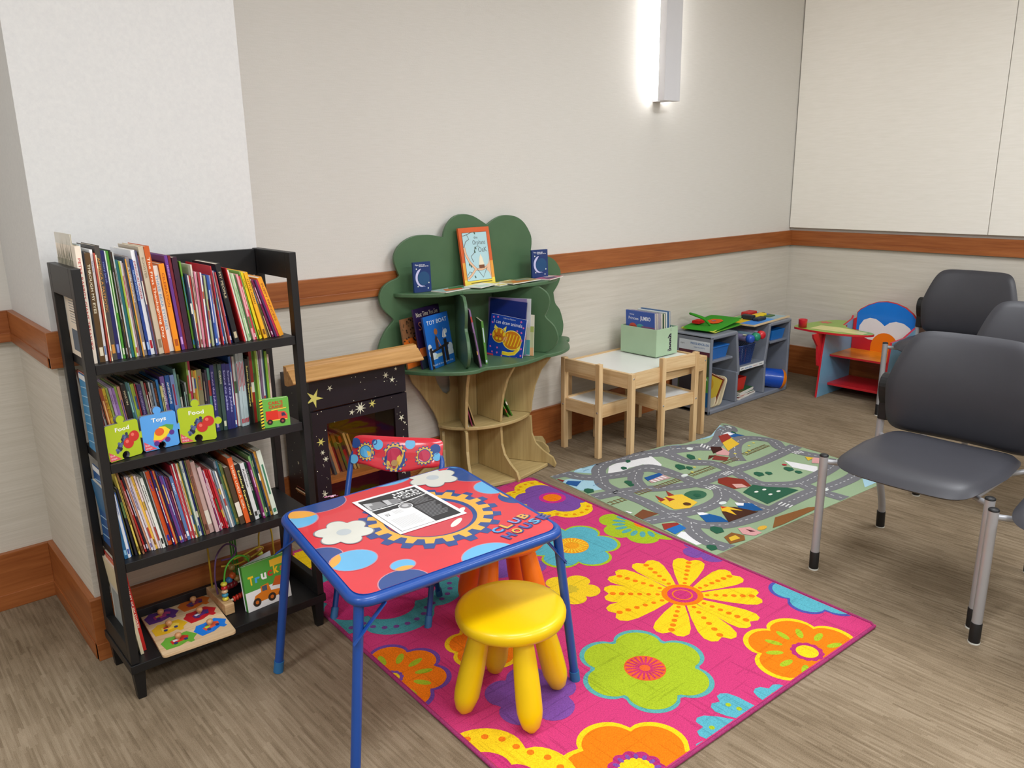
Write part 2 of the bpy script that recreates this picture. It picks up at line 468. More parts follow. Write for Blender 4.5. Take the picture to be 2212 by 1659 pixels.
SHELF_MIDDLE = [
    (-4.7619, 0.0057, 0.217, 6.4, 'a03028', '', ''),
    (-4.755, 0.0044, 0.19, 6.6, 'e8e0d0', 'c04030', ''),
    (-4.7495, 0.0086, 0.188, 6.7, 'a85028', 'f0c080', ''),
    (-4.7398, 0.0091, 0.183, 6.8, 'e8c838', 'a04020', 'THE BIG BOOK'),
    (-4.7301, 0.005, 0.184, 6.8, 'a8c060', '', ''),
    (-4.7245, 0.0064, 0.184, 6.7, 'b090c0', '604080', 'sisters'),
    (-4.7175, 0.0064, 0.182, 6.5, '9870b0', '604080', 'sisters'),
    (-4.7104, 0.0059, 0.184, 6.3, '90b040', '', ''),
    (-4.7039, 0.007, 0.182, 6.0, 'e8a890', '6050a0', ''),
    (-4.6962, 0.0108, 0.189, 5.8, '1c1c1c', 'd8c8a0', 'MARTIN'),
    (-4.6848, 0.0066, 0.193, 5.7, '3a6a68', 'a0d0c0', ''),
    (-4.6776, 0.0037, 0.189, 5.6, '6890a0', '', ''),
    (-4.6732, 0.0043, 0.184, 5.5, 'a0b838', '', ''),
    (-4.6683, 0.0046, 0.184, 5.4, '98a840', '', ''),
    (-4.6631, 0.0037, 0.183, 5.3, 'a83838', '', ''),
    (-4.6587, 0.011, 0.18, 5.1, '403060', 'a090c0', 'TRANSFORMATION'),
    (-4.647, 0.0061, 0.187, 4.9, '808878', '', ''),
    (-4.6403, 0.0044, 0.181, 4.6, '902828', 'f0f0f0', ''),
    (-4.6353, 0.0044, 0.182, 4.4, '181818', 'f0e0d0', ''),
    (-4.6302, 0.0041, 0.18, 4.2, 'd8d8d8', '303030', ''),
    (-4.6255, 0.0044, 0.179, 4.0, '7890a8', '', ''),
    (-4.6204, 0.0074, 0.18, 3.8, '382820', 'c06030', 'LEGENDARY'),
    (-4.6124, 0.006, 0.185, 3.6, '2878b8', '', ''),
    (-4.6058, 0.0057, 0.166, 3.4, 'd8d088', '404020', 'PARTNERS'),
    (-4.5995, 0.0115, 0.19, 3.2, '7a5aa0', 'ffffff', 'ANIMORPHS'),
    (-4.5874, 0.0116, 0.191, 2.9, '2058a0', 'ffffff', 'ANIMORPHS'),
    (-4.5752, 0.0107, 0.19, 2.6, '8098d0', 'a03050', ''),
    (-4.5638, 0.0065, 0.206, 2.3, '78a8a8', '', ''),
    (-4.5567, 0.0047, 0.188, 1.9, '486848', '', ''),
    (-4.5515, 0.0056, 0.16, 1.2, '202828', 'a0c0b0', ''),
    (-4.5453, 0.005, 0.162, 0.4, 'c8ccc8', '303030', ''),
    (-4.5397, 0.005, 0.223, 0.0, '88a848', '', ''),
    (-4.534, 0.0094, 0.222, 0.0, 'c83058', 'f0f0f0', ''),
    (-4.524, 0.0051, 0.194, 0.0, 'a08838', '', ''),
    (-4.5183, 0.0048, 0.192, 0.0, 'd08828', '', ''),
    (-4.513, 0.0042, 0.192, 0.0, 'c8b848', '', ''),
    (-4.5082, 0.0147, 0.193, 0.0, '8a8460', 'd86030', 'MESSI'),
    (-4.4929, 0.0065, 0.181, 0.0, '302830', 'a09080', ''),
    (-4.4858, 0.0058, 0.189, 0.0, '403848', '', ''),
    (-4.4794, 0.0065, 0.193, 0.0, '589080', '', ''),
    (-4.4723, 0.0111, 0.202, 0.0, '282868', 'b0a0d0', 'Sound the Jubilee'),
    (-4.4606, 0.0099, 0.203, 0.0, '2a4038', '', ''),
    (-4.4502, 0.0109, 0.202, 0.0, '38504c', 'e0e0c0', 'CUBANS'),
    (-4.4386, 0.0116, 0.201, 0.0, '28286a', 'b0b0e0', 'Sound the Jubilee'),
    (-4.4264, 0.0121, 0.198, 0.0, '28286a', 'b0b0e0', 'Sound the Jubilee'),
    (-4.4137, 0.0068, 0.217, 0.0, '3060a8', 'f0f0f0', ''),
    (-4.4064, 0.0041, 0.214, 0.0, 'c03840', '', ''),
    (-4.4017, 0.0061, 0.215, 0.0, 'f0ece0', '', ''),
    (-4.3949, 0.0041, 0.232, 0.0, 'b8c8cc', 'c03040', ''),
    (-4.3902, 0.0041, 0.232, 0.0, 'b8c8cc', 'c03040', ''),
    (-4.3855, 0.0042, 0.231, 0.0, 'b8c8cc', 'c03040', ''),
    (-4.3807, 0.0042, 0.231, 0.0, 'b8c8cc', 'c03040', ''),
    (-4.3759, 0.0042, 0.23, 0.0, 'b8c8cc', 'c03040', ''),
    (-4.3711, 0.0049, 0.229, 0.0, 'a8c8cc', 'c03040', ''),
    (-4.3657, 0.0097, 0.202, 0.0, '181818', 'e8e080', 'Suddenly Supernatural'),
    (-4.3553, 0.0042, 0.208, 0.0, '504838', '', ''),
    (-4.3505, 0.0084, 0.238, 0.0, '982820', '', ''),
    (-4.3415, 0.0064, 0.235, 0.0, '60a048', '', ''),
    (-4.3345, 0.0057, 0.231, 0.0, 'a8c858', '', ''),
    (-4.3283, 0.0071, 0.219, 0.0, 'e8ece0', '408040', 'Reading for the'),
    (-4.3205, 0.0057, 0.232, 0.0, '806080', '', ''),
    (-4.3142, 0.005, 0.233, 0.0, 'c8ccd0', '', ''),
    (-4.3086, 0.0051, 0.234, 0.0, '305860', '', ''),
    (-4.3029, 0.0065, 0.216, 0.0, '88b838', '', ''),
    (-4.2958, 0.0052, 0.206, 0.0, 'e0c8b8', 'a07060', 'THE KINGDOM'),
]
SHELF_LOWER = [
    (-4.7804, 0.0091, 0.192, 5.0, '2a6a98', '90c8e8', 'READING'),
    (-4.7706, 0.0067, 0.19, 5.0, 'e8ecf2', '3050a0', 'SCHOLASTIC'),
    (-4.7632, 0.0025, 0.194, 5.0, '2858a0', '', ''),
    (-4.7573, 0.0025, 0.199, 5.9, '6a6838', '', ''),
    (-4.7513, 0.005, 0.204, 6.8, '202030', '', ''),
    (-4.7423, 0.0042, 0.254, 7.8, 'e8d060', '806020', 'lessons'),
    (-4.7332, 0.0044, 0.256, 8.7, '9a6a4a', '503018', ''),
    (-4.7242, 0.0044, 0.227, 9.6, 'c02828', 'f0c0c0', ''),
    (-4.7187, 0.0052, 0.235, 9.7, '282030', 'c0c0d0', 'school'),
    (-4.7126, 0.0041, 0.232, 9.7, 'e0a080', '', ''),
    (-4.7077, 0.0047, 0.232, 9.8, 'f0e8f0', '7060a0', ''),
    (-4.7021, 0.0048, 0.23, 9.8, 'd0c0c8', '', ''),
    (-4.6966, 0.0061, 0.231, 9.8, 'f0c050', '805020', 'LITTLE PICKLE'),
    (-4.6898, 0.0049, 0.231, 9.7, 'f0d8d8', '', ''),
    (-4.6842, 0.004, 0.228, 9.5, 'd8d0cc', '', ''),
    (-4.6795, 0.0077, 0.222, 9.3, 'e8e8e0', '202020', 'INFORMATION'),
    (-4.6711, 0.0056, 0.235, 9.1, '405048', '', ''),
    (-4.6648, 0.0031, 0.236, 8.9, 'a8a8a8', '', ''),
    (-4.6611, 0.0101, 0.234, 8.9, 'd85020', '3030a0', 'GRIMPY'),
    (-4.6497, 0.0036, 0.236, 9.0, '20206a', 'f0f0f0', ''),
    (-4.6449, 0.0029, 0.236, 9.1, 'c82830', '', ''),
    (-4.6408, 0.0026, 0.234, 9.3, 'e8c058', '', ''),
    (-4.637, 0.0025, 0.231, 9.4, 'b03040', '', ''),
    (-4.6338, 0.0032, 0.229, 9.4, '304880', '', ''),
    (-4.63, 0.0051, 0.216, 9.4, '6a3880', 'f0d040', ''),
    (-4.6242, 0.0045, 0.214, 9.3, '5858a0', 'c0c0e0', ''),
    (-4.619, 0.0045, 0.21, 9.1, '682858', '', ''),
    (-4.6139, 0.0052, 0.204, 8.7, '581828', 'd0a0a0', ''),
    (-4.6081, 0.0084, 0.204, 8.3, '5878a8', 'e8f0f8', 'BABBITT'),
    (-4.599, 0.0039, 0.236, 8.0, 'b82838', '', ''),
    (-4.5944, 0.0036, 0.239, 7.7, 'e8e0e0', 'c02020', ''),
    (-4.5902, 0.0036, 0.239, 7.5, 'c83040', '', ''),
    (-4.5859, 0.0039, 0.238, 7.5, 'e0d8c8', '804020', ''),
    (-4.5813, 0.0039, 0.237, 7.6, 'c8a838', '', ''),
    (-4.5767, 0.0038, 0.237, 7.6, '406050', '', ''),
    (-4.5721, 0.0064, 0.241, 7.6, 'd8e0d0', '204898', 'TOM'),
    (-4.5648, 0.0044, 0.241, 7.7, '203070', '', ''),
    (-4.5595, 0.0028, 0.241, 7.7, '68703a', '', ''),
    (-4.5548, 0.01, 0.241, 8.0, '8a5a48', '503028', 'The Birthday'),
    (-4.5421, 0.0123, 0.231, 8.5, 'c8a8a0', '', ''),
    (-4.5269, 0.0098, 0.213, 9.0, 'd0b0b0', '', ''),
    (-4.5144, 0.0035, 0.197, 9.6, '802858', 'f0c0d0', ''),
    (-4.5082, 0.003, 0.197, 10.1, 'd8c8d0', '', ''),
    (-4.5034, 0.0045, 0.199, 10.5, 'c82030', 'f0d0d0', ''),
    (-4.4979, 0.0043, 0.199, 10.5, 'c02028', '', ''),
    (-4.4928, 0.0045, 0.197, 10.6, 'c82838', '', ''),
    (-4.4876, 0.0045, 0.196, 10.6, 'e8d8d8', 'c02828', ''),
    (-4.4824, 0.0045, 0.191, 10.5, '8898a8', '', ''),
    (-4.4772, 0.0042, 0.188, 10.3, 'e8e0d8', '', ''),
    (-4.4723, 0.0056, 0.218, 10.2, '78808a', '', ''),
    (-4.466, 0.0056, 0.216, 10.0, '286878', '', ''),
    (-4.4597, 0.0081, 0.204, 9.8, '68743a', 'c0a050', ''),
    (-4.4509, 0.0151, 0.192, 9.7, '504030', '', ''),
    (-4.435, 0.0135, 0.219, 9.6, 'e06028', 'f8e0c0', 'THERE LIVED A GIRL'),
    (-4.4208, 0.0171, 0.194, 9.6, '181818', 'e8e080', 'Suddenly Supernatural'),
    (-4.4028, 0.0123, 0.191, 9.6, 'e8e8e8', '404040', 'Robinson'),
    (-4.3897, 0.0087, 0.188, 9.6, '1c5038', 'e0e0e0', 'THE COLOR GAME'),
    (-4.3802, 0.0066, 0.192, 9.6, '7a2060', 'e0b0d0', ''),
    (-4.3729, 0.0058, 0.208, 9.5, '80b068', '', ''),
    (-4.3663, 0.0067, 0.213, 9.6, '285848', 'e0e0a0', 'TALES'),
    (-4.3589, 0.0038, 0.215, 9.6, '30405a', '', ''),
    (-4.3545, 0.0074, 0.218, 9.6, 'd89838', '604010', 'BOOK'),
    (-4.3463, 0.0273, 0.22, 9.6, 'd8e0d0', '408060', ''),
]

# ------------------------------------------------------------------ the room
WALLP, COLP, GRASS, PANEL = wall_paint(), column_paint(), grasscloth(), panel_fabric()
XL, XR, YC = -4.818, -4.203, -0.55
X_FAR, Y_FAR = -8.6, -6.6
RT, RB, BT, TH = 1.0233, 0.9214, 0.2018, 0.0185     # rail top and bottom, baseboard top, board thickness
mb = MB(); mb.box(X_FAR, 0, Y_FAR, 0, -0.05, 0, carpet()); struct(mb, 'floor')
mb = MB(); mb.box(X_FAR, 0, Y_FAR, 0, CEIL, CEIL + 0.05, plain('e6e4de', 0.9)); struct(mb, 'ceiling')
def wall(name, x0, x1, y0, y1, up, low):
    mb = MB(); mb.box(x0, x1, y0, y1, 0, RT - 0.03, low); mb.box(x0, x1, y0, y1, RT - 0.03, CEIL, up); return struct(mb, name)
wall('wall_back', X_FAR - 0.1, 0.1, 0, 0.1, WALLP, GRASS)
wall('wall_right', 0, 0.1, Y_FAR, 0, WALLP, GRASS)
wall('wall_left', X_FAR - 0.1, X_FAR, Y_FAR, 0, WALLP, GRASS)
wall('wall_front', X_FAR, 0, Y_FAR - 0.1, Y_FAR, WALLP, GRASS)
wall('wall_column', XL, XR, YC, 0, COLP, GRASS)
def board(mb, axis, a0, a1, face, z0, z1, lip, side=-1):
    """a trim board on a wall face; side is the direction it projects"""
    m = CHERRY('X' if axis == 'x' else 'Y')
    for (p, q, t) in ((z0, z1, TH), (z0, z0 + lip, TH + 0.003)):
        if axis == 'x':
            y0, y1 = sorted((face, face + side * t)); mb.box(a0, a1, y0, y1, p, q, m)
        else:
            x0, x1 = sorted((face, face + side * t)); mb.box(x0, x1, a0, a1, p, q, m)
E3 = TH
n_ = 0
for (ax, a0, a1, face, side) in (('x', XR + 0.0, -0.0185, 0, -1), ('y', Y_FAR, 0, 0, -1), ('x', XL - E3, XR + E3, YC, -1), ('y', YC, 0, XL, -1), ('y', YC, 0, XR, 1), ('x', X_FAR, XL - E3, 0, -1)):
    n_ += 1
    mb = MB(); board(mb, ax, a0, a1, face, RB, RT, 0.03, side); struct(mb, 'trim_%d' % n_, 0.0012)
    nm = {1: 'baseboard_back', 2: 'baseboard_right', 3: 'baseboard_column', 4: 'baseboard_column_left', 5: 'baseboard_column_right', 6: 'baseboard_left'}[n_]
    mb = MB(); board(mb, ax, a0, a1, face, 0, BT, 0.055, side); struct(mb, nm, 0.0012)
# fabric wrapped panels on the right wall
for i, (y0, y1, lb) in enumerate(((-1.284, -0.006, 'cream fabric wall panel nearest the room corner above the wood rail'), (-2.56, -1.288, 'cream fabric wall panel at the right edge, beyond the vertical seam'), (-3.84, -2.564, 'cream fabric wall panel further along the right wall'))):
    mb = MB(); mb.box(-0.034, -0.012, y0, y1, 1.044, CEIL - 0.02, PANEL)
    o = mb.build('wall_panel', bevel=0.003, seg=3); tag(o, lb, 'wall panel', 'fabric panels on the right wall')
    if i == 2: bpy.data.objects.remove(o, do_unlink=True)
    else:
        mc = MB(); mc.box(-0.012, 0, y0 + 0.02, y1 - 0.02, 1.07, CEIL - 0.05, plain('5a5148', 0.8)); mc.build('mounting_batten', o)
# wall light
t = thing('wall_sconce', 'tall white box sconce glowing on the wall above the tree bookshelf side', 'wall light', (-1.54, 0, 1.815))
t['label'] = 'tall narrow white wall light glowing against the back wall'
WH = plain('dadade', 0.5, 0, 0.01)
mb = MB(); mb.box(-0.035, 0.035, -0.062, 0, 0.0, 1.07, WH); mb.build('mounting_spine', t, bevel=0.001)
mb = MB(); mb.box(-0.068, 0.068, -0.11, -0.062, 0.0, 1.07, WH); mb.build('housing', t, bevel=0.0015)
mb = MB()
for sx in (-1, 1):
    x0, x1 = sorted((sx * 0.0355, sx * 0.042)); mb.box(x0, x1, -0.052, -0.018, 0.02, 1.05, glow((1, 0.98, 0.95, 1), SCONCE))
mb.build('diffuser', t)

# ------------------------------------------------------------------ black bookcase
BX0, BX1, BY0, BY1 = -4.812, -4.218, -0.855, -0.60
bc = thing('bookcase', 'black painted wooden bookcase packed with children\'s books against the column', 'bookcase', ((BX0 + BX1) / 2, (BY0 + BY1) / 2, 0))
off = bc.location.copy()
def part(mb, name, root, **kw):
    o = mb.build(name, root, None, **kw)
    return o
def wpart(mb, name, root, **kw):
    """part built in world coordinates under an unrotated root"""
    for i in range(len(mb.v)): mb.v[i] = mb.v[i] - root.location
    return mb.build(name, root, None, **kw)
for nm, x0, x1 in (('left', BX0, BX0 + 0.022), ('right', BX1 - 0.022, BX1)):
    mb = MB()
    mb.box(x0, x1, BY0, BY0 + 0.03, 0.115, 1.217, BLACKWOOD); mb.box(x0, x1, BY1 - 0.03, BY1, 0.115, 1.217, BLACKWOOD)
    mb.box(x0, x1, BY0 + 0.03, BY1 - 0.03, 1.14, 1.217, BLACKWOOD); mb.box(x0, x1, BY0 + 0.03, BY1 - 0.03, 0.115, 0.17, BLACKWOOD)
    wpart(mb, 'side_frame', bc, bevel=0.0015)
SH = ((0.971, 0.945), (0.703, 0.677), (0.417, 0.390))
for zt, zb in SH:
    mb = MB(); mb.box(BX0 + 0.023, BX1 - 0.023, BY0 + 0.004, BY1 - 0.002, zb, zt, BLACKWOOD); wpart(mb, 'shelf', bc, bevel=0.001)
mb = MB(); mb.box(BX0 - 0.004, BX1 + 0.004, BY0 - 0.004, BY1 + 0.002, 0.088, 0.114, BLACKWOOD); wpart(mb, 'shelf', bc, bevel=0.0015)
mb = MB(); mb.box(BX0 + 0.023, BX1 - 0.023, BY1 - 0.02, BY1 - 0.003, 1.135, 1.215, BLACKWOOD); wpart(mb, 'back_rail', bc, bevel=0.001)
mb = MB(); mb.box(BX0 + 0.023, BX1 - 0.023, BY1 - 0.02, BY1 - 0.003, 0.115, 0.15, BLACKWOOD); wpart(mb, 'back_rail', bc, bevel=0.001)
for x in (BX0 + 0.002, BX1 - 0.034):
    for y in (BY0 + 0.002, BY1 - 0.034):
        mb = MB(); q = 0.005
        mb.add([(x + q, y + q, 0), (x + 0.032 - q, y + q, 0), (x + 0.032 - q, y + 0.032 - q, 0), (x + q, y + 0.032 - q, 0), (x, y, 0.088), (x + 0.032, y, 0.088), (x + 0.032, y + 0.032, 0.088), (x, y + 0.032, 0.088)],
               [(0, 3, 2, 1), (4, 5, 6, 7), (0, 1, 5, 4), (1, 2, 6, 5), (2, 3, 7, 6), (3, 0, 4, 7)], BLACKWOOD)
        wpart(mb, 'leg', bc, bevel=0.001)

# ------------------------------------------------------------------ books on the shelves
PAGES = plain('d9cfba', 0.9, 0, 0.1)
def hsvname(h):
    import colorsys
    r, g, b = (int(h[i:i + 2], 16) / 255 for i in (0, 2, 4)); H, S, V = colorsys.rgb_to_hsv(r, g, b); H *= 360
    if V < 0.22: return 'black'
    if S < 0.13: return 'white' if V > 0.86 else ('pale grey' if V > 0.68 else ('grey' if V > 0.42 else 'dark grey'))
    if S < 0.3 and V > 0.8: return {0: 'pale pink', 1: 'cream', 2: 'pale green', 3: 'pale blue', 4: 'lilac'}[0 if H < 25 or H > 320 else 1 if H < 75 else 2 if H < 170 else 3 if H < 250 else 4]
    if H < 14 or H > 345: return 'red' if V > 0.6 else 'dark red'
    if H < 40: return 'orange' if (V > 0.7 and S > 0.55) else ('tan' if V > 0.62 else 'brown')
    if H < 66: return 'yellow' if V > 0.72 else 'olive'
    if H < 90: return 'lime green' if V > 0.6 else 'olive green'
    if H < 165: return 'green' if V > 0.45 else 'dark green'
    if H < 200: return 'teal' if V < 0.75 else 'light blue'
    if H < 255: return 'navy' if V < 0.52 else ('blue' if S > 0.4 else 'dusty blue')
    if H < 300: return 'purple' if V > 0.4 else 'dark purple'
    return 'magenta' if V > 0.6 else 'plum'
ORD = ['', 'first', 'second', 'third', 'fourth', 'fifth', 'sixth', 'seventh', 'eighth', 'ninth', 'tenth', 'eleventh', 'twelfth', 'thirteenth', 'fourteenth', 'fifteenth', 'sixteenth', 'seventeenth', 'eighteenth', 'nineteenth']
TENS = {20: 'twenty', 30: 'thirty', 40: 'forty', 50: 'fifty', 60: 'sixty'}
def ordinal(n):
    if n < 20: return ORD[n]
    t_ = n // 10 * 10
    return (TENS[t_][:-1] + 'ieth') if n == t_ else TENS[t_] + '-' + ORD[n - t_]
def spine_book(x, y, z, t, h, d, lean, col, tcol, title, label, group, rnd):
    """a book standing spine outwards, leaning to the left by lean degrees"""
    mb = MB(); cm = plain(col, 0.4, 0, 0.08); e = min(0.0012, t * 0.22)
    mb.box(0, t, 0, e, 0, h, cm); mb.box(0, e, e, d, 0, h, cm); mb.box(t - e, t, e, d, 0, h, cm)
    fr = Fr((t / 2, 0, h), (0, 0, -1), (1, 0, 0), (0, -1, 0))     # x runs down the spine
    tm = plain(tcol, 0.5, 0, 0.02) if tcol else None
    if title and t > 0.006:
        n = len(title); L = min(h * 0.78, n * t * 0.62)
        mb.text(fr, title, h * 0.1, -t * 0.24, t * 0.62, tm, 0.0003, 0.015, width=L)
        if h * 0.1 + L < h * 0.7: mb.rect(fr, h * 0.86, -t * 0.3, h * 0.94, t * 0.3, tm, 0.0003)
    elif tm is not None:
        a = rnd.random()
        mb.rect(fr, h * (0.12 + a * 0.1), -t * 0.2, h * (0.4 + a * 0.3), t * 0.2, tm, 0.0003)
        mb.rect(fr, h * 0.9, -t * 0.34, h * 0.96, t * 0.34, tm, 0.0003)
    elif rnd.random() < 0.5:
        c2 = plain(rnd.choice(['e8e0d0', '303038', 'b04038', '3a5a90', 'c8a040', '587848']), 0.5, 0, 0.02)
        a = rnd.uniform(0.1, 0.7); mb.rect(fr, h * a, -t / 2, h * (a + rnd.uniform(0.08, 0.25)), t / 2, c2, 0.0002)
    o = mb.build('picture_book', None, None)
    o.location = (x, y, z + 0.0005); o.rotation_euler = (0, R(-lean), 0)
    tag(o, label, 'book', group)
    mp = MB(); mp.box(e, t - e, e + 0.0003, d - 0.002, 0.0015, h - 0.002, PAGES); mp.build('pages', o)
    return o
def shelf_of_books(data, y, z, d, group, where, seed):
    rnd = random.Random(seed); n = len(data)
    for i, (x, t, h, lean, col, tcol, title) in enumerate(data):
        t = min(t, 0.0135)
        me_ = hsvname(col); left = hsvname(data[i - 1][4]) if i else 'bookcase post'
        size = 'slim' if t < 0.0048 else ('thick' if t > 0.0095 else 'thin' if t < 0.007 else '')
        k = i + 1
        pos = ('%s from left' % ordinal(k)) if k <= (n + 1) // 2 else ('%s from right' % ordinal(n - k + 1))
        if i: lb = ' '.join(('%s %s book right of %s %s one on the %s, %s' % (size, me_, 'an' if left[0] in 'aeo' else 'a', left, where, pos)).split())
        else: lb = ' '.join(('%s %s book against the left post on the %s' % (size, me_, where)).split())
        w = lb.split()
        if len(w) > 16: lb = ' '.join(('%s %s book right of %s one, %s, %s' % (size, me_, left, where, pos)).split())
        spine_book(x, y + rnd.uniform(-0.004, 0.012), z, t, h, d * rnd.uniform(0.85, 1.0), lean, col, tcol, title, lb, group, rnd)
shelf_of_books(SHELF_TOP, -0.825, 0.971, 0.20, 'books on the top shelf of the black bookcase', 'top shelf', 1)
shelf_of_books(SHELF_MIDDLE, -0.765, 0.703, 0.15, 'books on the second shelf of the black bookcase', 'second shelf', 2)
shelf_of_books(SHELF_LOWER, -0.820, 0.417, 0.19, 'books on the third shelf of the black bookcase', 'third shelf', 3)

def cover_book(name, label, group, BL, w, h, t, yaw, tilt, col, art=None, roll=0.0, cat='book', round_=0.0, side=None):
    """a book standing face out. local x right along cover, y into the book, z up"""
    mb = MB(); cm = plain(col, 0.3, 0, 0.03, 0.2); e = min(0.0014, t * 0.2)
    mb.box(0, w, 0, e, 0, h, cm); mb.box(0, w, t - e, t, 0, h, plain(side or col, 0.35, 0, 0.03)); mb.box(0, e, e, t - e, 0, h, plain(side or col, 0.35, 0, 0.03))
    fr = Fr((0, 0, 0), (1, 0, 0), (0, 0, 1), (0, -1, 0))
    if art: art(mb, fr, w, h)
    o = mb.build(name, None, None)
    o.location = BL; o.rotation_euler = (R(-tilt), R(roll), R(yaw)); tag(o, label, cat, group)
    mp = MB(); mp.box(e, w - 0.002, e + 0.0002, t - e - 0.0002, 0.002, h - 0.002, PAGES); mp.build('pages', o)
    return o
def star(mb, fr, cx, cy, r, m, h=0.0004, n=5, inner=0.42, rot=0.3):
    mb.poly(fr, [(cx + (r if i % 2 == 0 else r * inner) * math.sin(rot + math.pi * i / n), cy + (r if i % 2 == 0 else r * inner) * math.cos(rot + math.pi * i / n)) for i in range(2 * n)], m, h)
P_ = lambda h, r=0.4: plain(h, r, 0, 0.03)

# board books shaped like jigsaw pieces on the second shelf
def jig_outline(w, h, left_hole=True):
    """square with a knob on the top and right, a socket at the bottom"""
    def arc(cx, cy, r, a0, a1, n=12):
        return [(cx + r * math.cos(R(a0 + (a1 - a0) * i / n)), cy + r * math.sin(R(a0 + (a1 - a0) * i / n))) for i in range(n + 1)]
    p = [(0.004, 0)]
    p += [(w * 0.40, 0)] + arc(w * 0.5, h * 0.09, w * 0.115, 230, -50)[0:13] + [(w * 0.60, 0)]
    p += [(w - 0.005, 0), (w, 0.005)]
    p += [(w, h * 0.42)] + arc(w + w * 0.09, h * 0.52, w * 0.105, 220, 500) + [(w, h * 0.62)]
    p += [(w, h - 0.005), (w - 0.005, h)]
    p += [(w * 0.60, h)] + arc(w * 0.5, h + h * 0.09, w * 0.115, -50, 230) + [(w * 0.40, h)]
    p += [(0.005, h), (0, h - 0.005), (0, 0.004)]
    return p
def jigsaw_book(label, BL, w, h, yaw, col, word, fruit):
    mb = MB(); fr = Fr((0, 0, 0), (1, 0, 0), (0, 0, 1), (0, -1, 0)); t = 0.016
    out = jig_outline(w, h)
    mb.prism(fr, out, 0.0015, P_(col, 0.3), h=0.0); mb.prism(fr, out, t - 0.003, plain('8a8890', 0.7), h=-(t - 0.003))
    mb.text(fr, word, w * 0.30, h * 0.78, h * 0.16, P_('f6f6ee'), 0.0019, 0.02, width=w * 0.42)
    mb.poly(fr, [(w * 0.02, h * 0.02), (w * 0.36, h * 0.02), (w * 0.02, h * 0.28)], P_('e05868'), 0.0019)
    mb.text(fr, 'first', w * 0.04, h * 0.14, h * 0.08, P_('f6e8e8'), 0.0022, 0.0); mb.text(fr, 'steps', w * 0.05, h * 0.06, h * 0.08, P_('f6e8e8'), 0.0022, 0.0)
    if fruit:
        rnd = random.Random(4)
        for i in range(44):
            a = rnd.random(); cx = w * (0.30 + 0.30 * a + rnd.uniform(-0.07, 0.07)); cy = h * (0.24 + 0.38 * a + rnd.uniform(-0.06, 0.08))
            mb.disc(fr, cx, cy, w * 0.042, P_(rnd.choice(['2a3050', '3c466e', '5a6890', '20243c'])), 0.0019 + i * 0.000008, seg=10)
        for cx, cy in ((0.82, 0.55), (0.63, 0.40)):
            mb.disc(fr, w * cx, h * cy, w * 0.155, P_('c8302a'), 0.0024 + (0.0001 if cx < .7 else 0)); mb.disc(fr, w * (cx - 0.04), h * (cy + 0.05), w * 0.05, P_('e87060'), 0.0027, seg=12)
        mb.stroke(fr, [(w * 0.63, h * 0.52), (w * 0.66, h * 0.62)], 0.0016, P_('5a3a20'), 0.0028)
    else:
        mb.poly(fr, [(w * .48, h * .62), (w * .70, h * .66), (w * .90, h * .60), (w * .86, h * .48), (w * .70, h * .40)], P_('58a048'), 0.0019)
        mb.poly(fr, [(w * .28, h * .28), (w * .34, h * .50), (w * .50, h * .62), (w * .66, h * .60), (w * .80, h * .46), (w * .66, h * .32), (w * .50, h * .24)], P_('f0d030'), 0.0021)
        mb.poly(fr, [(w * .28, h * .28), (w * .50, h * .24), (w * .68, h * .33), (w * .66, h * .27), (w * .46, h * .18), (w * .30, h * .20)], P_('e85878'), 0.0022)
        mb.disc(fr, w * .48, h * .48, w * .13, P_('e06028'), 0.0024, ry=h * .11)
        for cx, cy in ((.36, .17), (.68, .22), (.82, .40)): mb.disc(fr, w * cx, h * cy, w * .075, P_('5a3088'), 0.0023, seg=14)
    o = mb.build('jigsaw_board_book'); o.location = BL; o.rotation_euler = (R(-4), 0, R(yaw)); tag(o, label, 'board book', 'jigsaw shaped board books in front of the second shelf')
    return o
jigsaw_book('lime jigsaw-shaped board book reading Food, leftmost of three on the second shelf', (-4.786, -0.839, 0.7045), 0.094, 0.098, 16, 'b0c428', 'Food', True)
jigsaw_book('blue jigsaw-shaped board book reading Toys between the two lime ones', (-4.690, -0.812, 0.7045), 0.096, 0.099, 3, '58a0e4', 'Toys', False)
jigsaw_book('lime jigsaw-shaped board book reading Food, right of the blue Toys one', (-4.590, -0.806, 0.7045), 0.096, 0.101, -16, 'b0c428', 'Food', True)
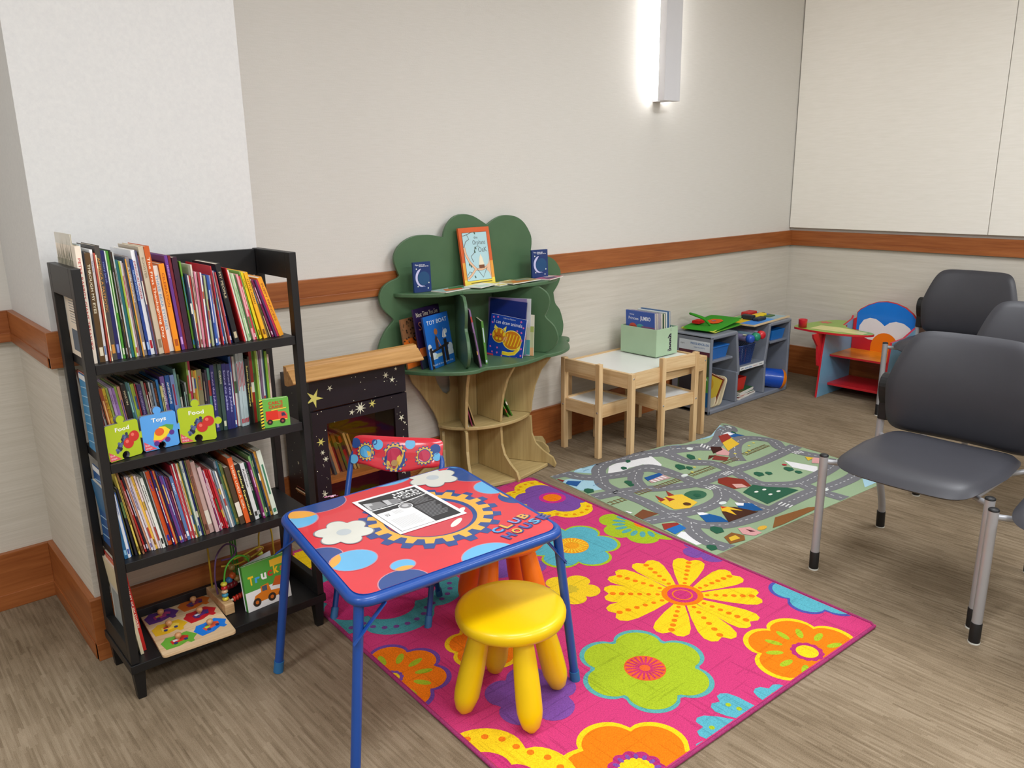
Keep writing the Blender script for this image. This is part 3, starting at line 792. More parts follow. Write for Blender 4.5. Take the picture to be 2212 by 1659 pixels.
def art_crane(mb, fr, w, h):
    for i in range(9): mb.poly(fr, [(0, h * (0.02 + i * 0.11)), (w * .1, h * (0.05 + i * 0.11)), (w * .1, h * (0.10 + i * 0.11)), (0, h * (0.07 + i * 0.11))], P_('202020'), 0.0005)
    mb.rect(fr, 0, 0, w * .1, h, P_('f0d030'), 0.0003)
    mb.text(fr, "CARL'S", w * .3, h * .80, h * .15, P_('c83a20'), 0.0005, 0.03, width=w * .5); mb.text(fr, 'CRANE', w * .3, h * .66, h * .15, P_('c83a20'), 0.0005, 0.03, width=w * .5)
    mb.rect(fr, w * .18, h * .22, w * .60, h * .58, P_('d83020'), 0.0005); mb.poly(fr, [(w * .6, h * .22), (w * .92, h * .22), (w * .92, h * .40), (w * .84, h * .52), (w * .6, h * .54)], P_('e04838'), 0.0005)
    mb.poly(fr, [(w * .72, h * .36), (w * .88, h * .36), (w * .82, h * .48), (w * .72, h * .48)], P_('3a3050'), 0.0007)
    mb.stroke(fr, [(w * .38, h * .60), (w * .9, h * .64)], h * .04, P_('e8c040'), 0.0006); mb.stroke(fr, [(w * .2, h * .24), (w * .9, h * .24)], h * .035, P_('e8d040'), 0.0007)
    for cx in (.30, .74):
        mb.disc(fr, w * cx, h * .19, w * .10, P_('2a1c1c'), 0.0008); mb.disc(fr, w * cx, h * .19, w * .04, P_('a04848'), 0.001, seg=12)
cover_book('board_book', "small green board book reading Carl's Crane with a red truck, second shelf", None, (-4.362, -0.832, 0.7035), 0.084, 0.087, 0.016, -15, 2, '68b048', art_crane)
def art_truck(mb, fr, w, h):
    mb.rect(fr, 0, 0, w, h * .42, P_('e8e6e4'), 0.0003)
    x = 0.1
    for ch, c, s in (('T', 'f0c020', .26), ('r', '40a0e0', .22), ('u', 'f4f4f0', .26), ('c', 'c83828', .24), ('k', 'f0c020', .27), ('s', 'e06a28', .2)):
        mb.text(fr, ch, w * x, h * (.55 + (x * .12)), h * s, P_(c), 0.0005, 0.04, width=w * .12); x += .145
    mb.rect(fr, w * .62, h * .80, w * .96, h * .95, P_('e8b830'), 0.0005)
    mb.poly(fr, [(w * .12, h * .14), (w * .2, h * .3), (w * .34, h * .34), (w * .34, h * .46), (w * .52, h * .48), (w * .56, h * .3), (w * .8, h * .26), (w * .8, h * .14)], P_('d87818'), 0.0005)
    mb.poly(fr, [(w * .6, h * .38), (w * .95, h * .32), (w * .98, h * .52), (w * .7, h * .56)], P_('c05818'), 0.0006)
    mb.rect(fr, w * .37, h * .34, w * .48, h * .45, P_('485868'), 0.0007)
    for cx in (.22, .56, .8):
        mb.disc(fr, w * cx, h * .15, w * .09, P_('302820'), 0.0008); mb.disc(fr, w * cx, h * .15, w * .04, P_('c86820'), 0.001, seg=12)
cover_book('board_book', 'open green board book reading Trucks with an orange loader, bottom shelf', None, (-4.452, -0.806, 0.1145), 0.15, 0.148, 0.014, 4, 8, '489a3c', art_truck)
# opened rear leaf of that book
def art_white(mb, fr, w, h):
    for i in range(5): mb.rect(fr, w * .3, h * (.6 - i * .1), w * .8, h * (.63 - i * .1), P_('a0a4b0'), 0.0003)
rl = MB(); fr0 = Fr((0, 0, 0), (1, 0, 0), (0, 0, 1), (0, -1, 0)); rl.box(0, 0.145, 0, 0.004, 0, 0.145, P_('e4e6ea')); art_white(rl, fr0, .145, .145)
ro = rl.build('rear_leaf', bpy.data.objects['board_book.001']); ro.location = (0.0, 0.014, 0); ro.rotation_euler = (0, 0, R(22))
# two tall books leaning at the left end of the bottom shelf
rnd = random.Random(8)
spine_book(-4.775, -0.815, 0.1145, 0.0085, 0.25, 0.20, 5.0, 'e0d2b0', '', '', 'cream book leaning beside the red one at the left of bottom shelf', None, rnd)
spine_book(-4.7655, -0.800, 0.1145, 0.0105, 0.265, 0.20, 5.2, 'b8201c', 'f0e0d0', 'A TREASURY OF SIX STORIES', 'tall red book leaning at the left end of bottom shelf', None, rnd)
# sheet book poking up at the left end of the top shelf and magazines seen through the left frame
def art_grass(mb, fr, w, h):
    r_ = random.Random(5)
    for i in range(70):
        x = w * r_.uniform(.03, .97); y0 = h * r_.uniform(.72, .86); mb.poly(fr, [(x, y0 - h * .05), (x + w * .02, y0 - h * .05), (x + w * .01, y0 + h * r_.uniform(.02, .14))], P_(r_.choice(['8c8a78', 'a09a84', '787868', 'b0a890']), .8), 0.0003 + i * 0.000004)
    mb.rect(fr, 0, h * .62, w, h * .80, P_('b4ac98', .8), 0.0002)
    for i in range(12): mb.rect(fr, w * .25, h * (.52 - i * .022), w * .8, h * (.526 - i * .022), P_('8a8a90', .8), 0.0003)
    mb.rect(fr, w * .2, h * .04, w * .85, h * .22, P_('606874', .8), 0.0003)
o = cover_book('picture_book', 'tall cream picture book with grass drawing standing above left end of bookcase', None, (-4.7895, -0.63, 0.9725), 0.165, 0.325, 0.0030, -90, 0, 'dcd6c8', art_grass)
def art_mag(mb, fr, w, h):
    for i in range(12): mb.rect(fr, w * .1, h * (.9 - i * .035), w * .9, h * (.905 - i * .035), P_('8a8a94'), 0.0003)
    mb.rect(fr, w * .1, h * .08, w * .9, h * .38, P_('505868'), 0.0003)

def art_blue_mag(mb, fr, w, h):
    for i in range(7): mb.stroke(fr, [(w * .05, h * (.1 + i * .12)), (w * .95, h * (.16 + i * .12))], h * .012, P_('a8d0e8'), .0003)
    mb.rect(fr, 0, h * .93, w, h, P_('e4e8ec'), .0003)
cover_book('magazine', 'light blue magazine against the left side of the second shelf', None, (-4.7895, -.655, .7045), .13, .215, .003, -90, 0, '4a98cc', art_blue_mag, cat='magazine')
cover_book('magazine', 'deep blue magazine against the left side of the third shelf', None, (-4.7895, -.65, .4185), .15, .235, .003, -90, 0, '245c9c', art_blue_mag, cat='magazine')
def art_sheet(mb, fr, w, h):
    mb.rect(fr, 0, h * .86, w, h, P_('c85a38'), .0003); mb.rect(fr, w * .1, h * .1, w * .9, h * .6, P_('9aa0a0'), .0003)
cover_book('magazine', 'white magazine with orange top against the left side of the bottom shelf', None, (-4.7895, -.64, .1145), .15, .26, .003, -90, 0, 'dcd8d0', art_sheet, cat='magazine')
# wooden peg puzzle lying on the bottom shelf
pz = thing('peg_puzzle', 'square wooden peg puzzle with coloured vehicle pieces overhanging the bottom shelf', 'puzzle', (-4.62, -0.74, 0.1148), R(-4))
mb = MB(); rr = 0.012; S2 = 0.104
out = []
for cx, cy, a0 in ((S2 - rr, S2 * 1.42 - rr, 0), (-S2 + rr, S2 * 1.42 - rr, 90), (-S2 + rr, -S2 * 1.42 + rr, 180), (S2 - rr, -S2 * 1.42 + rr, 270)):
    out += [(cx + rr * math.cos(R(a0 + i * 18)), cy + rr * math.sin(R(a0 + i * 18))) for i in range(6)]
mb.prism(FLOOR, out, 0.009, wood('caa67a', 'e0c29a', 'X', .5)); mb.build('board', pz, bevel=0.001)
def puzzle_piece(cx, cy, col, c2, c3, rot):
    m_ = MB(); fr = Fr((cx, cy, 0.0092), (math.cos(rot), math.sin(rot), 0), (-math.sin(rot), math.cos(rot), 0))
    m_.prism(fr, [(x * 1.18, y * 1.42) for x, y in ((-.042, -.016), (-.012, -.022), (.010, -.018), (.014, -.027), (.024, -.026), (.026, -.017), (.042, -.006), (.030, .020), (-.004, .022), (-.020, .027), (-.030, .019), (-.040, .014))], 0.0004, P_(col, .35))
    m_.prism(fr, [(-.026, -.010), (.020, -.012), (.028, .002), (.018, .014), (-.008, .012), (-.024, .008)], 0.0012, P_(c2, .3), h=0.0004)
    for dx in (-.016, .014): m_.disc(fr, dx, -.011, .006, P_('303a70', .3), 0.0018, seg=12)
    m_.rect(fr, -.018, -.002, -.004, .008, P_(c3, .3), 0.0018)
    o_ = m_.build('puzzle_piece', pz)
    k = MB(); k.lathe([(0.004, 0), (0.0045, .004), (0.0085, .008), (0.010, .013), (0.0085, .018), (0.004, .0205), (0.0001, .021)], wood('b07848', 'd09a68', 'Z', .4), (cx - .002, cy + .002, 0.0108), 16)
    k.build('knob', o_)
for a in ((-.050, .082, '5a2c80', 'b03878', 'd8b040', .2), (.052, .098, 'd06a20', '8a3050', '4a4a80', .3), (-.048, -.002, 'e0b020', 'e8c850', 'c83838', .1), (.048, .018, 'c01c28', '5a2c70', 'd8e0e8', .35), (-.044, -.090, '68a838', 'c83028', 'e8e8e8', .2), (.052, -.072, '1878d8', 'd85838', 'b0e048', .4)):
    puzzle_piece(*a)

# bead maze
WD = wood('b08a5c', 'd8b488', 'X', .5)
bm_ = thing('bead_maze', 'wooden bead maze with coloured looping wires on the bottom shelf', 'toy', (-4.44, -0.69, 0.1148), 0)
def wb(n, x0, x1, y0, y1, z0, z1): 
    m_ = MB(); m_.box(x0, x1, y0, y1, z0, z1, WD); return m_.build(n, bm_, bevel=0.002)
wb('end_block', -.072, -.042, -.085, .075, 0, .035); wb('end_block', .13, .16, -.02, .075, 0, .035)
def wire(col, pts, r=0.0030): 
    m_ = MB(); m_.tube(smooth_path(pts, 8), r, plain(col, .35), 8); return m_.build('wire', bm_)
wire('b89a28', [(-.057, .055, .035), (-.057, .055, .12), (-.057, .055, .26)]); 
wire('58b838', [(-.057, -.055, .035), (-.055, -.055, .10), (-.040, -.05, .145), (-.005, -.045, .165), (.030, -.04, .145), (.040, -.03, .09), (.042, -.03, .035)])
wire('c8a830', [(.10, .03, .04), (.10, .03, .13), (.105, .03, .185), (.125, .03, .205), (.145, .03, .185), (.148, .03, .12), (.15, .03, .036)])
wire('c8a830', [(-.03, .03, .11), (.02, .02, .105), (.07, .02, .115), (.10, .0, .14), (.08, -.01, .155), (.04, .0, .14), (.01, .02, .125)])
wire('6a4878', [(-.06, .0, .035), (-.06, .01, .09), (-.04, .03, .15), (0, .05, .17), (.03, .05, .15), (.01, .03, .13), (-.03, .02, .135)])
for i in range(3): wire('3c8a30', [(.02 + i * .008, .06, .035), (.018 + i * .008, .06, .12), (.016 + i * .008, .055, .24)])
m_ = MB(); m_.tube([(-.045, -.055, .028), (.135, -.0, .028)], .004, plain('d8ccb0', .5)); m_.tube([(-.045, -.02, .055), (.12, .03, .055)], .003, plain('d8ccb0', .5)); m_.build('dowel', bm_)
def bead(x, y, z, r, col, sc=(1, 1, 1)):
    m_ = MB(); m_.ball((x, y, z), r, plain(col, .25, 0, .03, .3), 14, sc); m_.build('bead', bm_)
for i in range(9): bead(-.028 + i * .0105, -.050 + i * .0032, .028, .0095, 'c83020' if i < 5 else '489838', (.6, 1, 1))
for i, c in enumerate(('e0d040', '3890b0', 'd8b48a', 'c02020', 'e0d040')): bead(-.057, -.055, .042 + i * .0125, .0105, c, (1, 1, .7))
for x, y, z, c in ((-.02, 0, .07, '3a88c0'), (-.008, .0, .082, 'd86028'), (.006, 0, .068, 'b89858'), (.016, .0, .086, '3c8848'), (.03, -.01, .07, 'c82828'), (.0, .02, .10, 'a08848'), (.05, .015, .118, '98a830'), (-.03, -.01, .055, '802028'), (-.018, -.008, .055, '802028'), (-.006, -.004, .055, '802028')):
    bead(x, y, z, .011, c)
for i, c in enumerate(('d89070', 'c8d040', 'c03028', 'd8b48a')): bead(.1, .03, .125 - i * .013, .011, c, (1, 1, .7))

# ------------------------------------------------------------------ star painted cabinet
NIGHT = plain('16101c', 0.45, 0, 0.2)
OAK = wood('a87838', 'c8985a', 'X', .5)
CX0, CX1, CY0, CY1 = -3.932, -3.492, -0.275, -0.035
cb = thing('play_fireplace', 'black play fireplace cabinet painted with yellow stars and a plain wood mantel', 'cabinet', ((CX0 + CX1) / 2, (CY0 + CY1) / 2, 0))
mb = MB(); mb.box(CX0, CX0 + .015, CY0, CY1, 0, .665, NIGHT); mb.box(CX1 - .015, CX1, CY0, CY1, 0, .665, NIGHT)
mb.box(CX0 + .015, CX1 - .015, CY1 - .01, CY1, 0, .665, wood('5a3418', '7a4a24', 'X', .5)); mb.box(CX0 + .015, CX1 - .015, CY0, CY1 - .01, .645, .665, NIGHT)
wpart(mb, 'carcass', cb, bevel=.001)
FX0, FX1 = CX0 + .062, CX1 - .062
frc = Fr((CX0, CY0, 0), (1, 0, 0), (0, 0, 1), (0, -1, 0))
mb = MB()
mb.box(CX0, FX0, CY0 - .012, CY0, 0, .545, NIGHT); mb.box(FX1, CX1, CY0 - .012, CY0, 0, .545, NIGHT); mb.box(FX0, FX1, CY0 - .012, CY0, .488, .545, NIGHT); mb.box(FX0, FX1, CY0 - .012, CY0, 0, .07, NIGHT)
mb.box(CX0, CX1, CY0 - .008, CY0, .551, .665, NIGHT)
fs_ = Fr((CX0, CY0 - .012, 0), (1, 0, 0), (0, 0, 1), (0, -1, 0))
rnd = random.Random(12)
YEL, CRM = P_('d8d070'), P_('e4e4c8')
for (x, z, r, n, m_) in ((.018, .60, .040, 5, YEL), (.088, .628, .014, 5, CRM), (.345, .636, .016, 6, CRM), (.375, .612, .015, 5, CRM), (.395, .655, .009, 5, CRM), (.215, .522, .028, 9, CRM), (.175, .512, .014, 5, CRM), (.272, .53, .019, 6, YEL), (.408, .44, .016, 5, CRM), (.03, .42, .020, 6, YEL), (.034, .375, .012, 6, CRM), (.046, .345, .014, 6, CRM), (.41, .34, .020, 6, CRM), (.41, .2, .016, 5, CRM), (.03, .2, .016, 5, CRM), (.424, .415, .007, 5, CRM)):
    star(mb, fs_, x, z, r, m_, .0006 if z < .55 else -.0032, n, .30, rnd.uniform(0, 1))
for i in range(70):
    z = rnd.uniform(.08, .66); x = rnd.choice([rnd.uniform(.004, .055), rnd.uniform(.385, .436)]) if z < .48 else rnd.uniform(.004, .436)
    if .543 < z < .553: continue
    mb.disc(fs_, x, z, rnd.uniform(.0008, .0024), CRM, .0004 if z < .55 else -.0034, seg=8)
wpart(mb, 'front_frame', cb)
fl_ = Fr((CX0, CY1, 0), (0, -1, 0), (0, 0, 1), (-1, 0, 0))
mb = MB()
for (x, z, r) in ((.16, .36, .016), (.17, .22, .014), (.10, .30, .010)): star(mb, fl_, x, z, r, CRM, .0006, 5, .3, .2)
for i in range(14): mb.disc(fl_, rnd.uniform(.03, .22), rnd.uniform(.1, .6), .0016, CRM, .0006, seg=8)
wpart(mb, 'painted_stars', cb)
mb = MB(); mb.box(CX0 + .016, CX1 - .016, CY0 + .002, CY1 - .011, .228, .242, wood('b88a58', 'd4a878', 'X', .5)); mb.box(CX0 + .016, CX1 - .016, CY0 + .002, CY1 - .011, .02, .035, wood('b88a58', 'd4a878', 'X', .5)); wpart(mb, 'inner_shelf', cb)
mb = MB(); mb.box(FX0 + .0005, FX1 - .0005, CY0 - .006, CY0 - .003, .0705, .4875, glass_mat('f0e4d0', .025)); wpart(mb, 'window_pane', cb)
mb = MB()
sec = [(-.338, .684), (-.338, .690), (-.298, .730), (-.292, .727), (-.285, .742), (-.262, .744), (-.262, .667), (-.286, .667)]
frm = Fr((-4.02, 0, 0), (0, 1, 0), (0, 0, 1), (1, 0, 0)); mb.prism(frm, sec, .59, OAK); wpart(mb, 'mantel', cb, bevel=.0015)
# books inside it
rnd = random.Random(31); x = CX0 + .07
for i, (c, h, t, ln) in enumerate((('c85a28', .17, .008, 14), ('e0d8c8', .165, .006, 14), ('b89868', .2, .016, 14), ('5878a0', .19, .010, 14), ('d8b8a0', .185, .012, 14), ('a84830', .19, .008, 14), ('8a6a40', .18, .014, 15), ('5a8038', .13, .010, 15), ('b8302c', .16, .014, 16), ('d8d0b8', .175, .010, 16), ('c8b48c', .17, .008, 16))):
    spine_book(x, CY0 + .05 + rnd.uniform(-.01, .02), .242, t, h, .13, ln, c, '', '', '%s book leaning inside the starry cabinet behind its pane, %s from left' % (hsvname(c), ordinal(i + 1)), 'books inside the starry cabinet', rnd)
    x += t / math.cos(R(ln)) + .004
x = CX0 + .075
for i, (c, h) in enumerate((('c8a070', .17), ('a84838', .18), ('e0d8c8', .16), ('6a7a50', .175), ('b0a8a0', .18))):
    spine_book(x, CY0 + .04, .035, .005, h, .13, 30, c, '', '', '%s slim book low in the starry cabinet, %s from left' % (hsvname(c), ordinal(i + 1)), 'books low in the starry cabinet', rnd)
    x += .013

# ------------------------------------------------------------------ tree bookshelf
GREEN = plain('4c6c4c', 0.42, 0, 0.05)
TRK = BIRCH('Z'); TRX = BIRCH('X')
tx, ty = -2.885, -0.022
tr = thing('tree_bookshelf', 'green and natural wood tree-shaped bookshelf against the wall', 'bookshelf', (tx, -.15, 0))
BACK = Fr((0, -0.0365, 0), (1, 0, 0), (0, 0, 1), (0, -1, 0))
crown_c = [(-3.40, .578), (-3.455, .62), (-3.472, .674), (-3.468, .70), (-3.453, .735), (-3.426, .773), (-3.391, .803), (-3.387, .816), (-3.421, .849), (-3.444, .878), (-3.452, .912), (-3.448, .936), (-3.429, .964), (-3.396, .983), (-3.352, .996), (-3.344, 1.005), (-3.355, 1.031), (-3.366, 1.066), (-3.364, 1.097), (-3.343, 1.13), (-3.304, 1.157), (-3.252, 1.173), (-3.192, 1.174), (-3.146, 1.169), (-3.097, 1.158), (-3.085, 1.194), (-3.055, 1.232), (-3.016, 1.253), (-2.967, 1.256), (-2.924, 1.247), (-2.887, 1.23), (-2.837, 1.202), (-2.791, 1.226), (-2.745, 1.24), (-2.695, 1.24), (-2.641, 1.227), (-2.594, 1.195), (-2.557, 1.141), (-2.55, 1.102), (-2.556, 1.06), (-2.52, 1.035), (-2.47, 1.03), (-2.423, 1.017), (-2.387, .997), (-2.358, .963), (-2.346, .93), (-2.359, .881), (-2.399, .833), (-2.386, .777), (-2.352, .736), (-2.33, .676), (-2.326, .637), (-2.343, .589), (-2.40, .575)]
corners = {(-3.344, 1.005), (-3.391, .803), (-3.097, 1.158), (-2.837, 1.202), (-2.556, 1.06), (-2.399, .833), (-3.40, .578), (-2.40, .575)}
crown = []; seg_ = []
for p in crown_c + [crown_c[0]]:
    seg_.append(p)
    if p in corners and len(seg_) > 1:
        q_ = smooth_path([(a, b, 0) for a, b in seg_], 4); crown += [(v.x, v.y) for v in q_[:-1]]; seg_ = [p]
mb = MB(); mb.prism(BACK, crown, .014, GREEN); wpart(mb, 'crown_board', tr, bevel=.003)
left = [(-3.325, .574), (-3.299, .505), (-3.259, .456), (-3.219, .395), (-3.184, .338), (-3.163, .288), (-3.151, .235), (-3.15, .183), (-3.158, .12), (-3.195, .085), (-3.25, .075), (-3.295, .05), (-3.31, 0)]
right = [(-2.454, 0), (-2.458, .03), (-2.48, .06), (-2.554, .078), (-2.605, .1), (-2.61, .183), (-2.606, .25), (-2.59, .30), (-2.56, .345), (-2.517, .398), (-2.485, .44), (-2.44, .51), (-2.41, .574)]
nr = [(-2.50, .574), (-2.55, .51), (-2.60, .45), (-2.64, .42), (-2.67, .43), (-2.685, .47), (-2.685, .574)]
nl = [(-3.085, .574), (-3.081, .47), (-3.085, .43), (-3.105, .417), (-3.13, .432), (-3.16, .48), (-3.19, .574)]
mb = MB(); mb.prism(Fr((0, -0.036, 0), (1, 0, 0), (0, 0, 1), (0, -1, 0)), left + right + nr + nl, .012, TRK); wpart(mb, 'trunk_board', tr, bevel=.002)
def fin(name, ang, prof, mat, t=.014, bx_=None):
    u = Vector((math.cos(R(ang)), -math.sin(R(ang)), 0)); n = u.cross(Vector((0, 0, 1)))
    fr = Fr(Vector((tx if bx_ is None else bx_, ty - .03, 0)) - n * t / 2, u, (0, 0, 1), n); m_ = MB(); m_.prism(fr, prof, t, mat); wpart(m_, name, tr, bevel=.002)
low = [(.002, .022), (.27, .022), (.305, .002), (.312, .02), (.295, .055), (.245, .085), (.205, .12), (.185, .17), (.180, .262), (.002, .262)]
up = [(.002, .28), (.180, .28), (.186, .34), (.203, .42), (.235, .50), (.290, .574), (.20, .574), (.002, .574)]
for a, b in ((62, -2.795), (91, -2.922), (118, -3.035)): fin('trunk_fin', a, low, TRK, bx_=b); fin('trunk_fin', a, up, TRK, bx_=b)
rootp = [(.002, .002), (.135, .002), (.150, .02), (.142, .05), (.115, .075), (.075, .083), (.04, .10), (.018, .15), (.014, .22), (.002, .24)]
fin('root_fin', 55, rootp, TRK, bx_=-2.635); fin('root_fin', 125, rootp, TRK, bx_=-3.14)
def arcpts(rx, ry, a0=0, a1=180, n=24): return [(-2.897 + rx * math.cos(R(a0 + (a1 - a0) * i / n)), -.050 - ry * math.sin(R(a0 + (a1 - a0) * i / n))) for i in range(n + 1)]
mb = MB(); mb.prism(FLOOR, arcpts(.272, .205), .016, TRX, h=.263); wpart(mb, 'middle_shelf', tr, bevel=.003)
mb = MB(); mb.prism(FLOOR, [(-2.60, -.052), (-2.615, -.16), (-2.672, -.290), (-2.922, -.345), (-3.165, -.290), (-3.215, -.16), (-3.22, -.052)], .018, TRX, h=.003); wpart(mb, 'base_shelf', tr, bevel=.003)
lowsh = [(-3.42, -.0515), (-3.40, -.1), (-3.33, -.22), (-3.23, -.315), (-3.15, -.34), (-3.09, -.325), (-3.06, -.33), (-2.98, -.36), (-2.88, -.365), (-2.78, -.345), (-2.71, -.322), (-2.68, -.33), (-2.60, -.32), (-2.50, -.27), (-2.43, -.19), (-2.405, -.15), (-2.36, -.13), (-2.33, -.09), (-2.335, -.0515)]
upsh = [(-3.38, -.0515), (-3.365, -.09), (-3.30, -.17), (-3.22, -.215), (-3.13, -.205), (-3.11, -.215), (-3.03, -.255), (-2.94, -.27), (-2.85, -.26), (-2.80, -.235), (-2.77, -.24), (-2.68, -.25), (-2.58, -.225), (-2.50, -.18), (-2.44, -.12), (-2.40, -.0515)]
def rounded(p, k=4):
    q = smooth_path([(x, y, 0) for x, y in p], k); return [(v.x, v.y) for v in q]
mb = MB(); mb.prism(FLOOR, rounded(lowsh), .018, GREEN, h=.575); wpart(mb, 'lower_leaf_shelf', tr, bevel=.004)
mb = MB(); mb.prism(FLOOR, rounded(upsh), .018, GREEN, h=.913); wpart(mb, 'upper_leaf_shelf', tr, bevel=.004)
dv = rounded([(.265, .594), (.30, .61), (.328, .645), (.333, .68), (.315, .725), (.275, .762)], 4) + rounded([(.268, .775), (.285, .81), (.292, .85), (.278, .885), (.24, .912)], 4)
dv = [(.002, .594)] + dv + [(.002, .912)]
fin('leaf_divider', 118, dv, GREEN, bx_=-3.04); fin('leaf_divider', 62, dv, GREEN, bx_=-2.81)

# picture books displayed on the tree
def art_moon(mb, fr, w, h):
    mb.disc(fr, w * .58, h * .46, w * .34, P_('1c4c78'), .0004)
    A = [(w * .44, h * .78)] + [(w * (.46 + .36 * math.cos(R(a))), h * (.48 + .30 * math.sin(R(a)))) for a in range(105, 300, 13)] + [(w * .66, h * .17)]
    B = [(w * (.55 + .33 * math.cos(R(a))), h * (.47 + .26 * math.sin(R(a)))) for a in range(275, 120, -13)]
    mb.poly(fr, A + B, P_('c8c8ec'), .0007)
    for (x, y) in ((.18, .78), (.22, .2), (.86, .3), (.8, .12)): star(mb, fr, w * x, h * y, w * .05, P_('e8f0e8'), .0008)
    mb.text(fr, 'Papa, please get', w * .12, h * .89, h * .065, P_('f0f4ff'), .0006, .01, width=w * .56); mb.text(fr, 'the moon for me', w * .34, h * .84, h * .065, P_('f0f4ff'), .0006, .01, width=w * .54)
cover_book('picture_book', 'small dark blue moon picture book on the left of the tree\'s upper shelf', None, (-3.318, -.125, .9325), .088, .132, .010, -4, 2, '16346e', art_moon)
cover_book('picture_book', 'small dark blue moon picture book on the right of the tree\'s upper shelf', None, (-2.625, -.135, .9325), .098, .138, .010, -6, 2, '16346e', art_moon)
def art_oak(mb, fr, w, h):
    mb.rect(fr, 0, 0, w, h * .1, P_('f0d850'), .0003); mb.rect(fr, 0, h * .1, w, h * .4, P_('e8a040'), .0003)
    mb.rect(fr, w * .09, h * .075, w * .9, h * .915, P_('3a3430'), .0005); mb.rect(fr, w * .10, h * .08, w * .89, h * .91, P_('b4d8e0'), .0007)
    br = P_('e8bc9a'); dk = P_('5a4034')
    for m_, k, hh in ((dk, 1.25, .0009), (br, 1.0, .0011)):
        mb.stroke(fr, [(w * .11, h * .66), (w * .14, h * .54), (w * .24, h * .40), (w * .36, h * .31), (w * .42, h * .27)], w * .055 * k, m_, hh)
        mb.stroke(fr, [(w * .88, h * .36), (w * .8, h * .30), (w * .6, h * .26), (w * .4, h * .27), (w * .24, h * .17), (w * .12, h * .12)], w * .05 * k, m_, hh + .0001)
        mb.poly(fr, [(w * .885, h * .08), (w * .885, h * .46), (w * .84, h * .36), (w * .76, h * .32), (w * .76, h * .24), (w * .83, h * .2)], m_, hh + .00015)
    for pth in ([(.11, .86), (.24, .88), (.30, .8), (.18, .76), (.11, .66)], [(.24, .88), (.42, .92)], [(.36, .4), (.30, .5), (.42, .56), (.46, .66)], [(.12, .18), (.2, .24), (.3, .2)]):
        mb.stroke(fr, [(w * a, h * b) for a, b in pth], w * .014, dk, .0012)
    for x, y in ((.48, .64), (.44, .58), (.27, .33), (.5, .9), (.36, .14), (.22, .36)): mb.disc(fr, w * x, h * y, w * .02, P_('4a6858'), .0014, ry=h * .028, seg=10, rot=.4)
    mb.poly(fr, [(w * .52, h * .34), (w * .7, h * .34), (w * .66, h * .46), (w * .61, h * .53), (w * .56, h * .46)], P_('efe6cc'), .0014); mb.rect(fr, w * .52, h * .28, w * .7, h * .34, P_('7a4a30'), .0015)
    mb.stroke(fr, [(w * .44, h * .28), (w * .62, h * .12), (w * .78, h * .29)], w * .012, dk, .0015)
    tm = P_('4a4a4c')
    mb.text(fr, 'the', w * .46, h * .80, h * .07, tm, .0009, 0); mb.text(fr, 'Orphans', w * .40, h * .70, h * .11, tm, .0009, 0, width=w * .42); mb.text(fr, 'of the', w * .5, h * .655, h * .035, tm, .0009, 0); mb.text(fr, 'OaK', w * .56, h * .565, h * .12, tm, .0009, 0, width=w * .28)
    mb.rect(fr, w * .2, h * .03, w * .9, h * .045, P_('6a5a28'), .0006)
cover_book('picture_book', 'large orange and pale blue oak tree picture book propped centre of the tree crown', None, (-3.030, -.118, .9325), .190, .266, .011, 3, 9, 'd8602c', art_oak)
# open magazines lying on the upper shelf
def flat_book(name, label, x, y, z, w, d, yaw, c1, c2, c3, group=None, th=.004):
    m_ = MB(); m_.box(-w / 2, w / 2, -d / 2, d / 2, 0, th, P_('e8e4da', .6)); fr = Fr((0, 0, th), (1, 0, 0), (0, 1, 0))
    m_.rect(fr, -w / 2, -d / 2, w / 2, d / 2, P_(c1, .3), .0002)
    m_.poly(fr, [(-w * .4, -d * .3), (w * .1, -d * .45), (w * .3, d * .1), (-w * .2, d * .3)], P_(c2, .3), .0004)
    m_.poly(fr, [(-w * .1, d * .1), (w * .4, -d * .2), (w * .45, d * .4), (w * .05, d * .45)], P_(c3, .3), .0006)
    o = m_.build(name); o.location = (x, y, z); o.rotation_euler = (0, 0, R(yaw)); return tag(o, label, 'magazine' if name == 'magazine' else 'book', group)
flat_book('magazine', 'flat magazine with orange and green cover lying left on the tree\'s upper shelf', -3.13, -.158, .9315, .2, .09, 12, 'a8c8c8', 'd87848', '4c8a50', 'magazines lying on the tree shelf')
flat_book('magazine', 'pale flat magazine lying left of centre on the tree\'s upper shelf', -2.985, -.178, .936, .15, .09, 20, 'dce8e0', 'c0d8c8', 'f0f0ec', 'magazines lying on the tree shelf')
flat_book('magazine', 'yellow and white magazine lying right of the propped oak book', -2.83, -.165, .9315, .2, .085, 14, 'e8d850', 'f0ecd0', 'f4f0d8', 'magazines lying on the tree shelf')
flat_book('magazine', 'orange and pink patterned magazine lying on top of the yellow one', -2.76, -.195, .936, .2, .09, 8, 'c8a868', 'd88038', '8a9a88', 'magazines lying on the tree shelf')
flat_book('magazine', 'pink and purple magazine at the right end of the tree\'s upper shelf', -2.55, -.175, .9315, .16, .085, 22, 'c87088', '6a4878', 'd8c0c0', 'magazines lying on the tree shelf')
